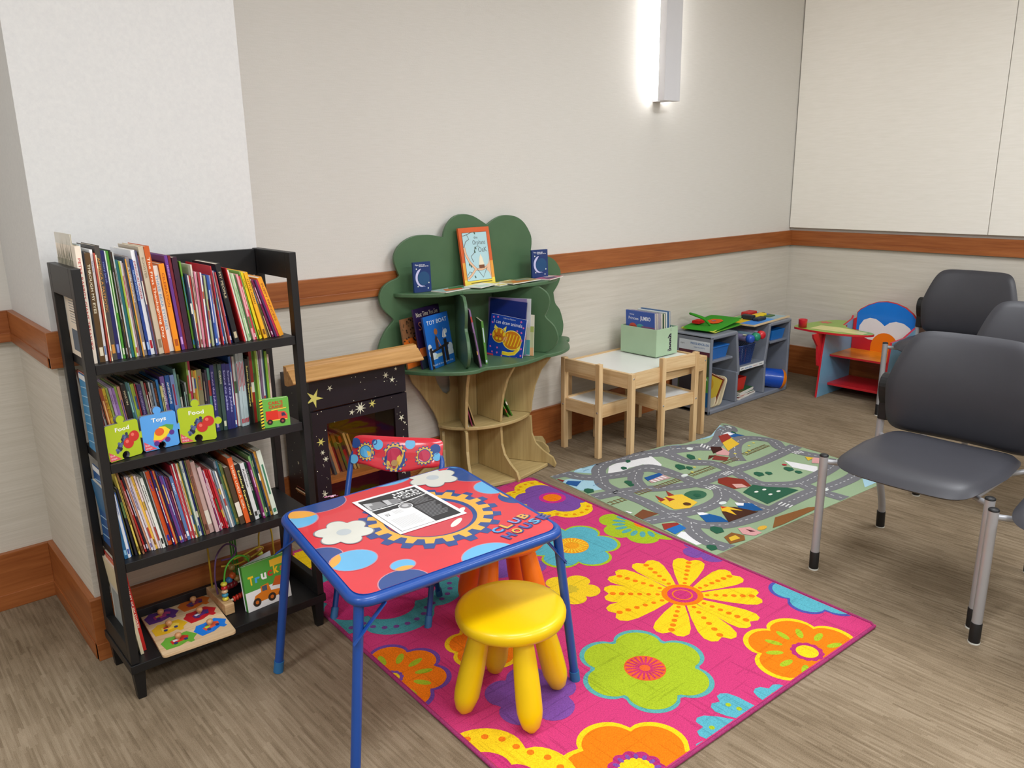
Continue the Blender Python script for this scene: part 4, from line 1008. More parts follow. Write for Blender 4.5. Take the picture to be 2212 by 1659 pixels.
def art_toy(mb, fr, w, h):
    for x, y, r in ((.12, .3, .1), (.22, .2, .12), (.08, .42, .07), (.9, .32, .1), (.96, .22, .12), (.80, .64, .06)):
        mb.disc(fr, w * min(max(x, r), 1 - r), h * y, w * r, P_('c8d4dc'), .0003, ry=h * r * .8)
    mb.rect(fr, 0, 0, w, h * .17, P_('1c68b8'), .0004); mb.poly(fr, [(w * .2, h * .19), (w * .6, h * .2), (w * .55, h * .26), (w * .3, h * .26)], P_('b8c8b8'), .0005)
    D = P_('2a2428')
    mb.rect(fr, w * .05, 0, w * .15, h * .4, D, .0006); mb.rect(fr, w * .52, 0, w * .62, h * .36, D, .0006); mb.rect(fr, w * .66, h * .05, w * .78, h * .5, D, .0006)
    mb.poly(fr, [(w * .08, h * .29), (w * .85, h * .37), (w * .85, h * .42), (w * .08, h * .34)], D, .0007)
    mb.poly(fr, [(w * .32, h * .33), (w * .42, h * .34), (w * .44, h * .55), (w * .38, h * .62), (w * .32, h * .54)], P_('4a3430'), .0008); mb.disc(fr, w * .40, h * .68, w * .07, P_('a8683c'), .0009, ry=h * .06)
    mb.stroke(fr, [(w * .42, h * .54), (w * .52, h * .38)], w * .025, P_('c08058'), .0009)
    mb.poly(fr, [(w * .69, h * .52), (w * .69, h * .68), (w * .63, h * .54)], P_('f0f0e8'), .0008); mb.poly(fr, [(w * .71, h * .52), (w * .71, h * .72), (w * .80, h * .53)], P_('f0f0e8'), .0008)
    mb.text(fr, 'TOY BOAT', w * .10, h * .83, h * .115, P_('e8eef4'), .0006, .0, width=w * .82); mb.text(fr, 'Randall de Seve  .  Loren Long', w * .1, h * .05, h * .05, P_('c8dcf0'), .0009, .0, width=w * .82)
cover_book('picture_book', 'blue Toy Boat picture book leaning in the left bay of the tree', None, (-3.300, -.205, .5945), .198, .236, .010, 21, 9, '2268c0', art_toy, side='1c3c78')
def art_next(mb, fr, w, h):
    mb.rect(fr, 0, 0, w, h * .35, P_('c86830'), .0003); mb.rect(fr, 0, 0, w, h * .2, P_('283848'), .0005)
    mb.text(fr, 'Next Time You See', w * .08, h * .86, h * .11, P_('e8dcc8'), .0006, .0, width=w * .84); mb.text(fr, 'Sunset', w * .1, h * .64, h * .2, P_('b87868'), .0006, 0, width=w * .8)
cover_book('picture_book', 'dark sunset picture book reading Next Time You See, behind the blue boat book', None, (-3.318, -.165, .5945), .205, .268, .008, 21, 9, '2c1c44', art_next)
def art_orange(mb, fr, w, h):
    mb.rect(fr, 0, h * .02, w, h * .6, P_('d06820'), .0003); rn = random.Random(3)
    for i in range(60):
        mb.disc(fr, w * rn.uniform(.05, .95), h * rn.uniform(.52, .97), w * .045, P_(rn.choice(['3a2818', '5a4028', '281c14', '8a6848'])), .0005 + i * 8e-6, ry=h * .02, seg=8)
cover_book('picture_book', 'orange picture book with dark tree leaves behind the wooden mantel end', None, (-3.372, -.128, .5945), .12, .225, .008, 20, 8, '8a6040', art_orange)
def art_cat(mb, fr, w, h):
    y = P_('f0e060'); o = P_('d07a18'); o2 = P_('f0c828'); pk = P_('e070b0')
    mb.disc(fr, w * .66, h * .46, w * .275, y, .0004, ry=h * .235); mb.disc(fr, w * .66, h * .46, w * .255, o, .0006, ry=h * .215)
    mb.stroke(fr, [(w * .42, h * .12), (w * .6, h * .12), (w * .76, h * .16), (w * .86, h * .28), (w * .88, h * .42)], h * .085, y, .0005); mb.stroke(fr, [(w * .43, h * .12), (w * .6, h * .12), (w * .75, h * .165), (w * .84, h * .28)], h * .055, o2, .0009)
    for i in range(5):
        x = .50 + i * .09; mb.stroke(fr, [(w * (x - .04), h * .32), (w * x, h * .46), (w * (x + .03), h * .60)], w * .028, o2, .0010)
    mb.poly(fr, [(w * .12, h * .66), (w * .14, h * .76), (w * .24, h * .69)], y, .0007); mb.poly(fr, [(w * .38, h * .69), (w * .47, h * .77), (w * .46, h * .62)], y, .0007)
    mb.disc(fr, w * .28, h * .52, w * .19, y, .0011, ry=h * .18); mb.disc(fr, w * .28, h * .52, w * .175, P_('c87020'), .0013, ry=h * .165)
    for a, b in ((.20, .62), (.34, .62), (.13, .52), (.42, .56)): mb.disc(fr, w * a, h * b, w * .03, o2, .0015, ry=h * .05, seg=12)
    for a in (.23, .33): mb.disc(fr, w * a, h * .44, w * .035, o2, .0015, seg=12); mb.stroke(fr, [(w * (a - .04), h * .52), (w * a, h * .50), (w * (a + .04), h * .52)], h * .012, P_('803010'), .0016)
    for i in range(3): mb.stroke(fr, [(w * .42, h * (.48 - i * .02)), (w * .54, h * (.52 - i * .05))], h * .008, P_('f0a0a0'), .0016)
    rn = random.Random(9)
    for (a, b) in ((.08, .93), (.2, .95), (.06, .8), (.14, .68), (.05, .5), (.07, .22), (.14, .1), (.28, .1), (.27, .22), (.42, .04), (.66, .04), (.84, .06), (.95, .14), (.94, .3), (.93, .5), (.9, .68), (.94, .8), (.86, .93), (.78, .7)):
        star(mb, fr, w * a, h * b, w * .035, pk, .0005, 4, .5, rn.random())
    mb.text(fr, 'I can draw animals', w * .10, h * .80, h * .12, P_('f0f0ff'), .0006, .0, width=w * .80); mb.text(fr, 'Usborne Playtime', w * .36, h * .93, h * .05, P_('d0d8f0'), .0006, 0, width=w * .34)
    mb.rect(fr, 0, h * .01, w * .18, h * .05, P_('d04050'), .0006)
cover_book('picture_book', 'blue I can draw animals book with an orange striped cat, tree\'s middle bay', None, (-2.920, -.128, .5950), .190, .200, .008, -70, 5, '1840a8', art_cat, roll=6, side='e8e8ec')
def art_blue(mb, fr, w, h):
    mb.poly(fr, [(w * .5 + w * .42 * math.cos(R(a)), h * .40 + h * .32 * math.sin(R(a))) for a in range(0, 360, 12)], P_('c89038'), .0003)
    mb.rect(fr, w * .34, h * .60, w * .38, h * .74, P_('10246c'), .0005)
cover_book('picture_book', 'large dark blue picture book with golden moon behind the cat drawing book', None, (-2.903, -.105, .5950), .190, .268, .007, -66, 4, '10246c', art_blue, roll=4)
def art_col(c2, y0, y1):
    def f(mb, fr, w, h): mb.rect(fr, w * .55, h * y0, w, h * y1, P_(c2), .0003); mb.rect(fr, w * .5, h * .02, w, h * .28, P_('50989c'), .0003)
    return f
cover_book('picture_book', 'lilac and red picture book edge showing right of the dark blue moon book', None, (-2.893, -.105, .5950), .198, .270, .006, -66, 4, '8a7aa8', art_col('d84828', .28, .66))
cover_book('picture_book', 'pale picture book with a green field edge, rightmost upright in the tree', None, (-2.884, -.102, .5950), .215, .270, .006, -66, 4, 'c8ccd0', art_col('c8c8b0', .2, .5))
def art_field(mb, fr, w, h):
    mb.rect(fr, 0, h * .58, w, h * .72, P_('a0b060'), .0003); mb.rect(fr, 0, h * .1, w, h * .58, P_('b8c098'), .0004); mb.rect(fr, 0, 0, w, h * .2, P_('d8a878'), .0005)
cover_book('picture_book', 'small pale meadow picture book standing in front, right part of the tree', None, (-2.846, -.175, .5950), .150, .195, .005, -66, 4, 'dcdccc', art_field)
rnd = random.Random(44)
for i, (x, y, t, h, ln, c, lb) in enumerate(((-3.118, -.318, .004, .16, 9, '2a2430', 'slim black book right beside the green leaf divider of the tree'), (-3.105, -.308, .007, .265, 10, '8a6a98', 'lilac book leaning just right of the tree\'s green divider'), (-3.078, -.275, .006, .235, 10, '1c1c24', 'dark tall book behind the lilac one in the tree'), (-3.055, -.285, .010, .200, 5, '508a38', 'green story book with blue top, leaning left of the cat book'))):
    o = spine_book(x, y, .5935, t, h, .13, ln, c, 'c8d8e8' if i == 3 else '', '', lb, 'leaning books beside the tree divider', rnd); o.rotation_euler[2] = R(-27)
for i, (x, y, z, t, h, ln, c, rz, lb) in enumerate(((-3.095, -.190, .2795, .003, .12, 8, 'd8d8d0', -27, 'thin pale booklet in the trunk cubby, leftmost of three'), (-3.075, -.195, .2795, .004, .15, 14, '8a2c50', -27, 'thin plum booklet leaning in the left trunk cubby'), (-3.058, -.195, .2795, .005, .17, 16, 'a89060', -27, 'tan patterned booklet leaning in the left trunk cubby'),
                                   (-2.875, -.185, .2795, .004, .09, 28, '5a3038', -12, 'small dark booklet at the back of the right trunk cubby'), (-2.850, -.200, .2795, .005, .125, 26, '5a9030', -12, 'green booklet leaning in the right trunk cubby, left one'), (-2.825, -.195, .2795, .006, .155, 25, '487828', -12, 'green booklet leaning in the right trunk cubby, right one'))):
    o = spine_book(x, y, z, t, h, .11, ln, c, '', '', lb, 'booklets in the tree trunk cubbies', rnd); o.rotation_euler[2] = R(rz)

# ------------------------------------------------------------------ small pine table with two chairs
kt = thing('kids_table', 'small pine children\'s table with white top beside the tree', 'table', (-1.98, -.2675, 0))
PW, PH_ = PINE('X'), PINE('Z')
hw, hd = .315, .24
mb = MB(); mb.box(-hw + .025, hw - .025, -hd + .02, hd - .02, .436, .445, plain('ecece8', .28, 0, .01, .2)); mb.build('tabletop', kt)
for nm, b in (('front', (-hw + .0, hw, -hd, -hd + .02)), ('back', (-hw, hw, hd - .02, hd))):
    mb = MB(); mb.box(b[0] + .03, b[1] - .03, b[2], b[3], .372, .45, PW); mb.build('apron', kt, bevel=.001)
for sx in (-1, 1):
    mb = MB(); x0, x1 = sorted((sx * hw, sx * (hw - .02))); mb.box(x0, x1, -hd + .03, hd - .03, .372, .45, PINE('Y')); mb.build('apron', kt, bevel=.001)
SCREW = plain('c8c8cc', .25, .9, .02)
for sx in (-1, 1):
    for sy in (-1, 1):
        mb = MB(); x0, x1 = sorted((sx * hw, sx * (hw - .030))); y0, y1 = sorted((sy * hd, sy * (hd - .030))); mb.box(x0, x1, y0, y1, 0, .45, PH_); lg = mb.build('leg', kt, bevel=.0015)
        mb = MB(); mb.lathe([(.0001, .002), (.004, .0015), (.0055, 0)][::-1], SCREW, (sx * (hw - .015), sy * hd, .425), 12, (0, sy, 0)); mb.build('screw', lg)
def kid_chair(name, label, loc, rz):
    """seat faces local +y; backrest at -y"""
    t = thing(name, label, 'chair', loc, rz, 'two small pine chairs at the little table')
    w = .1375
    for sx in (-1, 1):
        x0, x1 = sorted((sx * w, sx * (w - .028)))
        mb = MB(); mb.box(x0, x1, -.14, -.112, 0, .50, PH_); lg = mb.build('leg', t, bevel=.0015)
        mb = MB(); mb.lathe([(.0055, 0), (.004, .0015), (.0001, .002)], SCREW, (sx * (w - .014), -.14, .245), 12, (0, -1, 0)); mb.build('screw', lg)
        mb = MB(); mb.box(x0, x1, .112, .14, 0, .28, PH_); mb.build('leg', t, bevel=.0015)
        mb = MB(); x2, x3 = sorted((sx * (w - .004), sx * (w - .022))); mb.box(x2, x3, -.112, .112, .215, .28, PINE('Y')); mb.build('seat_rail', t, bevel=.001)
    for y0, y1 in ((-.134, -.118), (.118, .134)):
        mb = MB(); mb.box(-w + .028, w - .028, y0, y1, .215, .28, PW); mb.build('seat_rail', t, bevel=.001)
    mb = MB(); mb.box(-w + .022, w - .022, -.118, .118, .266, .274, plain('e8e8e4', .3, 0, .01, .2)); mb.build('seat', t)
    mb = MB(); mb.box(-w + .028, w - .028, -.138, -.118, .425, .495, PW); mb.build('backrest', t, bevel=.0015)
    return t
kid_chair('kids_chair', 'small pine chair tucked into the left end of the little table', (-2.268, -.252, 0), R(-90))
kid_chair('kids_chair', 'small pine chair tucked under the front of the little table', (-1.925, -.402, 0), R(-6))

# green storage box with activity books
MINT = plain('a9c4a4', .75, 0, .03)
bx = thing('storage_box', 'mint green fabric box marked 1 on the small pine table', 'storage box', (-1.812, -.215, .451))
mb = MB(); a, d, h, e = .093, .128, .152, .004
mb.box(-a, a, -d, d, 0, e, MINT); mb.box(-a, -a + e, -d, d, e, h, MINT); mb.box(a - e, a, -d, d, e, h, MINT); mb.box(-a + e, a - e, -d, -d + e, e, h, MINT); mb.box(-a + e, a - e, d - e, d, e, h, MINT)
mb.build('body', bx, bevel=.001)
f1 = Fr((-a, -d, 0), (1, 0, 0), (0, 0, 1), (0, -1, 0))
mb = MB(); mb.poly(f1, [(.100, .020), (.134, .020), (.134, .030), (.129, .030), (.129, .118), (.117, .118), (.099, .100), (.099, .092), (.108, .096), (.113, .098), (.113, .030), (.100, .030)], plain('20242c', .6), .0004)
rn = random.Random(2)
for x, z in ((.105, .025), (.118, .026), (.129, .024), (.121, .04), (.117, .052), (.125, .06), (.118, .072), (.125, .085), (.117, .095), (.123, .108), (.108, .1)): mb.disc(f1, x, z, .0022, plain('e8ece8', .6), .0007, seg=10)
mb.build('number_sticker', bx)
mb = MB(); mb.tube([(.03, -d - .002, h - .02), (.03, -d - .002, h + .004), (.04, -d + .004, h + .006), (.045, -d + .002, h - .006)], .0012, METAL, 6); mb.build('clip', bx)
def art_jumbo(mb, fr, w, h):
    mb.text(fr, 'JUMBO', w * .5, h * .80, h * .13, P_('f0f4ff'), .0005, .02, width=w * .36); mb.text(fr, 'Disney', w * .14, h * .90, h * .05, P_('f0f4ff'), .0005, 0); mb.text(fr, 'Princess', w * .1, h * .79, h * .1, P_('f0f4ff'), .0005, 0, width=w * .34)
    mb.disc(fr, w * .25, h * .58, w * .15, P_('c04838'), .0004); mb.disc(fr, w * .5, h * .55, w * .18, P_('48a0a0'), .0003); mb.rect(fr, w * .55, h * .35, w, h * .66, P_('8a5a88'), .0006)
def tub_book(label, x, w, h, t, col, art, y=.10, ln=3):
    o = cover_book('activity_book', label, 'activity books standing in the mint green box', (0, 0, 0), w, h, t, 0, 0, col, art)
    o.location = bx.location + Vector((x, y, .0045)); o.rotation_euler = (R(ln), 0, R(-90)); return o
o = tub_book('blue jumbo activity book at the front of the green box', -.074, .205, .235, .012, '2850a8', art_jumbo)
for i, (c, t, hh) in enumerate((('d8c8c0', .010, .222), ('e0dcd8', .008, .22), ('b8b0c8', .008, .222), ('e8e4e0', .010, .218), ('3c6848', .014, .215), ('e4ecf4', .008, .222), ('3a70a8', .012, .226))):
    tub_book(('%s activity book in the green box, %s behind the blue jumbo one' % (hsvname(c), ordinal(i + 1))), -.060 + i * .0165, .20, hh + .008, t, c, None, .10 - .004 * (i > 3) * (i - 3))

# ------------------------------------------------------------------ grey plastic play organiser
PL = plain('7c828e', .4, 0, .03)
GX0, GX1, GY0, GY1 = -1.365, -.475, -.325, -.04
go = thing('toy_organizer', 'grey moulded plastic toy shelf unit standing in the room corner', 'shelf unit', ((GX0 + GX1) / 2, (GY0 + GY1) / 2, 0))
def gp(name, parts, bev=.008):
    m_ = MB()
    for b in parts: m_.box(*b, PL)
    return wpart(m_, name, go, bevel=bev, seg=3)
T_ = .022
gp('side_panel', [(GX0, GX0 + T_, GY0, GY1, 0, .485)]); gp('side_panel', [(GX1 - T_, GX1, GY0, GY1, 0, .485)])
gp('top_panel', [(GX0, -1.095, GY0, GY1, .463, .487)]); gp('top_panel', [(-.715, GX1, GY0, GY1, .463, .487)])
gp('base_panel', [(GX0, GX1, GY0, GY1, .0, .030)]); gp('back_panel', [(GX0 + .01, GX1 - .01, GY1 - .012, GY1, .02, .47)], .003)
gp('inner_shelf', [(GX0 + T_, -1.12, GY0 + .012, GY1 - .013, .318, .332)], .003); gp('inner_shelf', [(-.70, GX1 - T_, GY0 + .012, GY1 - .013, .345, .359)], .003)
gp('bin_floor', [(-1.07, -.765, GY0, GY1 - .013, .222, .25)], .006)
for (xa, xb) in ((-1.115, -1.062), (-.715, -.770)):
    m_ = MB(); fr = Fr((0, GY0, 0), (1, 0, 0), (0, 0, 1), (0, -1, 0)); s_ = 1 if xb > xa else -1
    m_.prism(Fr((0, GY1 - .013, 0), (1, 0, 0), (0, 0, 1), (0, -1, 0)), [(xa, .482), (xa + s_ * T_, .482), (xb + s_ * T_ * .6, .225), (xb + s_ * T_ * .2, .20), (xb - s_ * T_ * .4, .20)][::s_], GY1 - .013 - GY0, PL)
    wpart(m_, 'slanted_side', go, bevel=.006, seg=3)
gp('divider', [(-1.085, -1.065, GY0, GY1 - .013, .03, .225)], .005); gp('divider', [(-.772, -.752, GY0, GY1 - .013, .03, .225)], .005)
m_ = MB(); fr = Fr((-1.055, GY0 - .0005, .226), (1, 0, 0), (0, 0, 1), (0, -1, 0)); m_.rect(fr, 0, 0, .27, .024, P_('e4e8e8'), .0006)
m_.text(fr, 'simple steps', .055, .006, .014, P_('2a6ab0'), .0009, .02, width=.08); m_.text(fr, 'SEE BABY PLAY', .145, .007, .009, P_('b03a48'), .0009, .0, width=.05); m_.rect(fr, .012, .009, .04, .013, P_('404850'), .0009); m_.rect(fr, .215, .009, .25, .013, P_('707880'), .0009)
wpart(m_, 'front_label', go)
m_ = MB(); fr = Fr((GX0 - .0005, GY1 - .01, 0), (0, -1, 0), (0, 0, 1), (-1, 0, 0))
m_.rect(fr, .04, .385, .265, .45, P_('d4dce4'), .0006); m_.text(fr, 'PASOS SENCILLOS', .125, .425, .018, P_('2a68a8'), .0009, .02, width=.13); m_.text(fr, 'PARA TU EXITO', .15, .405, .012, P_('2a68a8'), .0009, .0, width=.08); m_.text(fr, 'start', .05, .42, .016, P_('606870'), .0009, 0)
m_.rect(fr, .04, .36, .265, .388, P_('5a2838'), .0007); m_.rect(fr, .04, .05, .265, .36, P_('3a5038'), .0006)
m_.rect(fr, .12, .05, .265, .14, P_('1c6098'), .0008); m_.rect(fr, .16, .14, .265, .24, P_('5a9a48'), .0008); m_.rect(fr, .05, .08, .15, .24, P_('303038'), .0009)
m_.text(fr, 'CANTAR', .17, .215, .022, P_('d8e8d0'), .0011, .02, width=.09); m_.text(fr, 'JUGAR', .17, .085, .030, P_('90c8f0'), .0011, .02, width=.08)
wpart(m_, 'side_poster', go)
BLUEP = plain('1e68b8', .3, 0, .05, .3)
def bin_(name, label, x, y, z, sx, sy, sz, col, lid=True, group=None, fill=None):
    t = thing(name, label, 'bin', (x, y, z), 0, group); c = plain(col, .3, 0, .05, .3); m_ = MB(); k = .88
    vs = [(-sx * k, -sy * k, 0), (sx * k, -sy * k, 0), (sx * k, sy * k, 0), (-sx * k, sy * k, 0), (-sx, -sy, sz), (sx, -sy, sz), (sx, sy, sz), (-sx, sy, sz)]
    iv = [(a_ * .93, b_ * .93, c_ + (.004 if i < 4 else 0)) for i, (a_, b_, c_) in enumerate(vs)]
    m_.add(vs + iv, [(0, 3, 2, 1), (0, 1, 5, 4), (1, 2, 6, 5), (2, 3, 7, 6), (3, 0, 4, 7), (8, 9, 10, 11), (8, 12, 13, 9), (9, 13, 14, 10), (10, 14, 15, 11), (11, 15, 12, 8), (4, 5, 13, 12), (5, 6, 14, 13), (6, 7, 15, 14), (7, 4, 12, 15)], c)
    m_.build('body', t, bevel=.001)
    if lid: m_ = MB(); m_.box(-sx * 1.05, sx * 1.05, -sy * 1.04, sy * 1.04, sz + .0005, sz + .010, c); m_.build('lid', t, bevel=.003)
    return t
bin_('plastic_bin', 'blue lidded plastic bin in the left tower of the grey toy unit', -1.235, -.20, .3325, .085, .10, .07, '1e68b8')
bt = bin_('plastic_bin', 'open blue plastic bin in the right tower of the grey toy unit', -.595, -.215, .3595, .078, .09, .065, '2272c4', False)
bin_('plastic_bin', 'red plastic bin on the book pile in the grey toy unit', -.985, -.19, .0765, .075, .095, .085, 'c82820', False)
# hollow fish shaped blocks
rn = random.Random(6)
for i in range(10):
    m_ = MB(); x, y = rn.uniform(-.05, .05), rn.uniform(-.06, .05); m_.ball((0, 0, 0), .014, plain('58b8d8' if i % 2 else '3090c0', .3), 10, (1.2, 1, .8)); o = m_.build('toy_block')
    o.location = (-.595 + (i % 4 - 1.5) * .030, -.215 + (i // 4 - 1) * .045, .3595 + .019 + 0.002 * (i % 2)); tag(o, 'small light blue toy block inside the open blue bin', 'toy', 'toy blocks inside the blue bin')
# basket of crayons
wbk = thing('wire_basket', 'dark blue lattice basket of crayons inside the grey toy unit', 'basket', (-.955, -.225, .2505))
m_ = MB(); NB = plain('24407c', .4)
def lat(p00, p10, p01, p11, nu, nv):
    p00, p10, p01, p11 = map(Vector, (p00, p10, p01, p11))
    f = lambda u, v: (p00 * (1 - u) + p10 * u) * (1 - v) + (p01 * (1 - u) + p11 * u) * v
    for i in range(nu):
        for j in range(nv):
            a, b, c, d = f(i / nu, j / nv), f((i + 1) / nu, (j + 1) / nv), f((i + 1) / nu, j / nv), f(i / nu, (j + 1) / nv)
            m_.bar(a, b, .0022, .0022, NB); m_.bar(c, d, .0022, .0022, NB)
q0, q1, zb_, zt_ = (.066, .07), (.085, .085), 0.004, .125
lat((-q0[0], -q0[1], zb_), (q0[0], -q0[1], zb_), (-q1[0], -q1[1], zt_), (q1[0], -q1[1], zt_), 12, 8); lat((-q0[0], q0[1], zb_), (-q0[0], -q0[1], zb_), (-q1[0], q1[1], zt_), (-q1[0], -q1[1], zt_), 12, 8)
lat((q0[0], -q0[1], zb_), (q0[0], q0[1], zb_), (q1[0], -q1[1], zt_), (q1[0], q1[1], zt_), 12, 8); lat((q0[0], q0[1], zb_), (-q0[0], q0[1], zb_), (q1[0], q1[1], zt_), (-q1[0], q1[1], zt_), 12, 8)
m_.tube([(-q1[0], -q1[1], zt_), (q1[0], -q1[1], zt_), (q1[0], q1[1], zt_), (-q1[0], q1[1], zt_)], .0035, NB, 8, closed=True)
m_.box(-q0[0], q0[0], -q0[1], q0[1], 0.0, .004, NB); m_.build('lattice', wbk)
rn = random.Random(17)
for i in range(26):
    x, y = (i % 6 - 2.5) * .019, (i // 6 - 2) * .024; c = rn.choice(['c83028', 'e0b040', '3070b8', '489040', '8a4090', 'd87828', '2a2a30', 'e8e0d0'])
    m_ = MB(); m_.lathe([(.004, 0), (.004, .078), (.0012, .088)], plain(c, .5), (0, 0, 0), 10); o = m_.build('crayon')
    o.location = wbk.location + Vector((x, y, .0055)); o.rotation_euler = (R(rn.uniform(-8, 8)), R(rn.uniform(-8, 8)), 0); tag(o, 'wax crayon standing in the dark blue lattice basket', 'crayon', 'crayons in the lattice basket')
# shaker tubes
for i, (x, c, tc, lb) in enumerate(((-.99, '2450b0', '8a80a8', 'blue-capped clear shaker tube, leftmost of three above the basket'), (-.925, '1e8a68', '7890a0', 'green-capped clear shaker tube, middle of three above the basket'), (-.868, 'cc2430', 'a098b0', 'red-capped clear shaker tube, rightmost of three above the basket'))):
    t = thing('shaker_tube', lb, 'toy', (x, -.335, .425 + i * .004), 0, 'clear shaker tubes with coloured caps')
    m_ = MB(); m_.lathe([(.022, 0), (.022, .19)], plain(tc, .25, 0, .05, .4), (0, 0, 0), 20, (.18, 1, -.02)); m_.build('tube', t)
    m_ = MB(); m_.lathe([(.001, -.034), (.018, -.033), (.025, -.026), (.027, -.010), (.027, .002), (.023, .004)], plain(c, .3, 0, .03, .3), (0, 0, 0), 20, (.18, 1, -.02)); m_.build('cap', t)
t = bpy.data.objects['shaker_tube']; m_ = MB(); m_.disc(Fr((-.012, .022, .0224), (1, 0, 0), (.1, 1, 0), (0, 0, 1)), 0, 0, .013, plain('d8dcb0', .5), 0); m_.build('round_label', t)
# books and boards in the bottom bays
for i, (c, w, d, th, dx, yaw) in enumerate((('8a4a48', .24, .17, .012, 0, 8), ('b07068', .22, .16, .006, .01, 14), ('2c5a48', .21, .17, .006, -.01, 3), ('e0e4e8', .2, .16, .005, 0, 10), ('d8d848', .2, .15, .004, .01, 8), ('2a6038', .2, .16, .008, 0, 9))):
    z = .031 + sum((.012, .006, .006, .005, .004, .008)[:i]) + .0006 * i
    flat_book('picture_book', '%s book in the flat pile under the grey unit\'s bin, %s from bottom' % (hsvname(c), ordinal(i + 1)), -.925 + dx, -.215, z, w, d, yaw, c, c, c, 'flat book pile in the grey toy unit', th)
def art_bear(mb, fr, w, h):
    mb.rect(fr, w * .04, h * .04, w * .96, h * .96, P_('e8c848'), .0003); mb.disc(fr, w * .5, h * .72, w * .26, P_('e0a830'), .0005); mb.disc(fr, w * .5, h * .42, w * .22, P_('b05028'), .0006, ry=h * .14); mb.disc(fr, w * .5, h * .42, w * .1, P_('e0a080'), .0008, ry=h * .06)
    mb.rect(fr, w * .04, h * .04, w * .96, h * .24, P_('601830'), .0005)
o = cover_book('picture_book', 'yellow animal-face picture book leaning in the grey unit\'s left bay', None, (0, 0, 0), .20, .26, .014, 0, 0, '8a4020', art_bear)
o.location = (-1.325, -.095, .0315); o.rotation_euler = (R(0), R(18), R(-78))
for i, (x, ln) in enumerate(((-1.265, 20), (-1.235, 21), (-1.20, 22))):
    m_ = MB(); out = []
    for cx, cy, a0 in ((.10 - .03, .19 - .03, 0), (-.07, .16, 90), (-.07, .03, 180), (.07, .03, 270)): out += [(cx + .03 * math.cos(R(a0 + k * 15)), cy + .03 * math.sin(R(a0 + k * 15))) for k in range(7)]
    m_.prism(Fr((0, 0, 0), (0, 1, 0), (0, 0, 1), (1, 0, 0)), out, .012, plain('d8caa8', .6)); o = m_.build('lap_tray', bevel=.003)
    o.location = (x - .04, -.215, .032); o.rotation_euler = (0, R(ln), 0); tag(o, 'cream rounded tray board leaning in the grey unit, %s from left' % ORD[i + 1], 'tray', 'cream trays leaning in the grey unit')
# blue tee bat with orange tip in the right bay
t = thing('toy_bat', 'chunky blue plastic toy with ribbed orange end sticking out of the grey unit', 'toy', (-.715, -.165, .115))
m_ = MB(); dirv = Vector((.74, -.64, -.16)).normalized()
m_.lathe([(.03, -.02), (.05, .0), (.058, .05), (.062, .14), (.066, .21), (.066, .225)], plain('0c4cb8', .3, 0, .04, .3), (0, 0, 0.005), 24, dirv); m_.build('barrel', t)
m_ = MB(); m_.lathe([(.066, .2255), (.0665, .232), (.060, .236), (.062, .242), (.05, .246), (.052, .25), (.034, .254), (.036, .258), (.0001, .262)], plain('e07a10', .35, 0, .04, .2), (0, 0, 0.005), 24, dirv); m_.build('ribbed_end', t)
# felt bag and activity board on top
GF = felt('3a9028')
t = thing('felt_bag', 'folded green felt activity bag with yellow piping on the grey toy unit', 'bag', (-1.125, -.155, .4875), R(7))
YP = plain('d8d850', .7)
for nm, z0, z1, k, ry in (('lower_panel', .000, .014, .02, -2), ('upper_panel', .020, .040, 0, 3)):
    m_ = MB(); a, d = .195, .115
    pillow(m_, a * 2, d * 2, z1 - z0, GF, lambda x, y, z, z0=z0, z1=z1, k=k: (x + k, y, (z0 + z1) / 2 + z + .012 * (x / .165) * (1 if z1 > .03 else 0)), 16, 8, 10); o = m_.build(nm, t)
    m_ = MB(); pts_ = [(x_ + k, y_, (z0 + z1) / 2 + .012 * (x_ / .165) * (1 if z1 > .03 else 0)) for x_, y_ in ((-.188, -.108), (.188, -.108), (.188, .108), (-.188, .108))]
    m_.tube(pts_, .003, YP, 6, closed=True); m_.build('piping', o)
m_ = MB(); fr = Fr((.0, -.01, .0418), (1, 0, .07), (0, 1, 0)); m_.poly(fr, [(-.06, -.03), (-.04, -.05), (.03, -.05), (.06, -.02), (.05, .03), (-.02, .045), (-.06, .02)], felt('d85820'), .003); m_.disc(fr, 0, 0, .014, felt('7a6878'), .0045)
m_.build('applique', t)
m_ = MB(); m_.tube(smooth_path([(-.10, -.04, .036), (-.13, -.01, .075), (-.15, .05, .098), (-.12, .09, .098), (-.06, .09, .082), (-.01, .06, .060), (.01, .045, .045)], 6), .007, GF, 8); m_.build('handle', t)
m_ = MB(); m_.box(-.13, -.06, .02, .07, .040, .058, felt('c82820')); m_.build('red_pocket', t, bevel=.002)
t = thing('busy_board', 'thin wooden busy board with buckles and zips on top of the grey toy unit', 'toy', (-.700, -.185, .489), R(4))
m_ = MB(); m_.box(-.235, .235, -.13, .13, 0, .009, wood('c8aa80', 'e0c8a0', 'X', .5)); fr = Fr((0, 0, .009), (1, 0, 0), (0, 1, 0))
for (x0, y0, x1, y1, c) in ((-.225, -.12, -.08, -.02, '4a8ad8'), (-.08, -.12, .06, -.02, '5a9ae0'), (-.225, -.02, -.05, .12, 'd8b828'), (-.05, -.02, .1, .12, '78b878'), (.06, -.12, .225, .0, 'a0b8c0'), (.1, .0, .225, .12, '4878c0')): m_.rect(fr, x0 + .002, y0 + .002, x1 - .002, y1 - .002, felt(c), .0006)
m_.build('board', t)
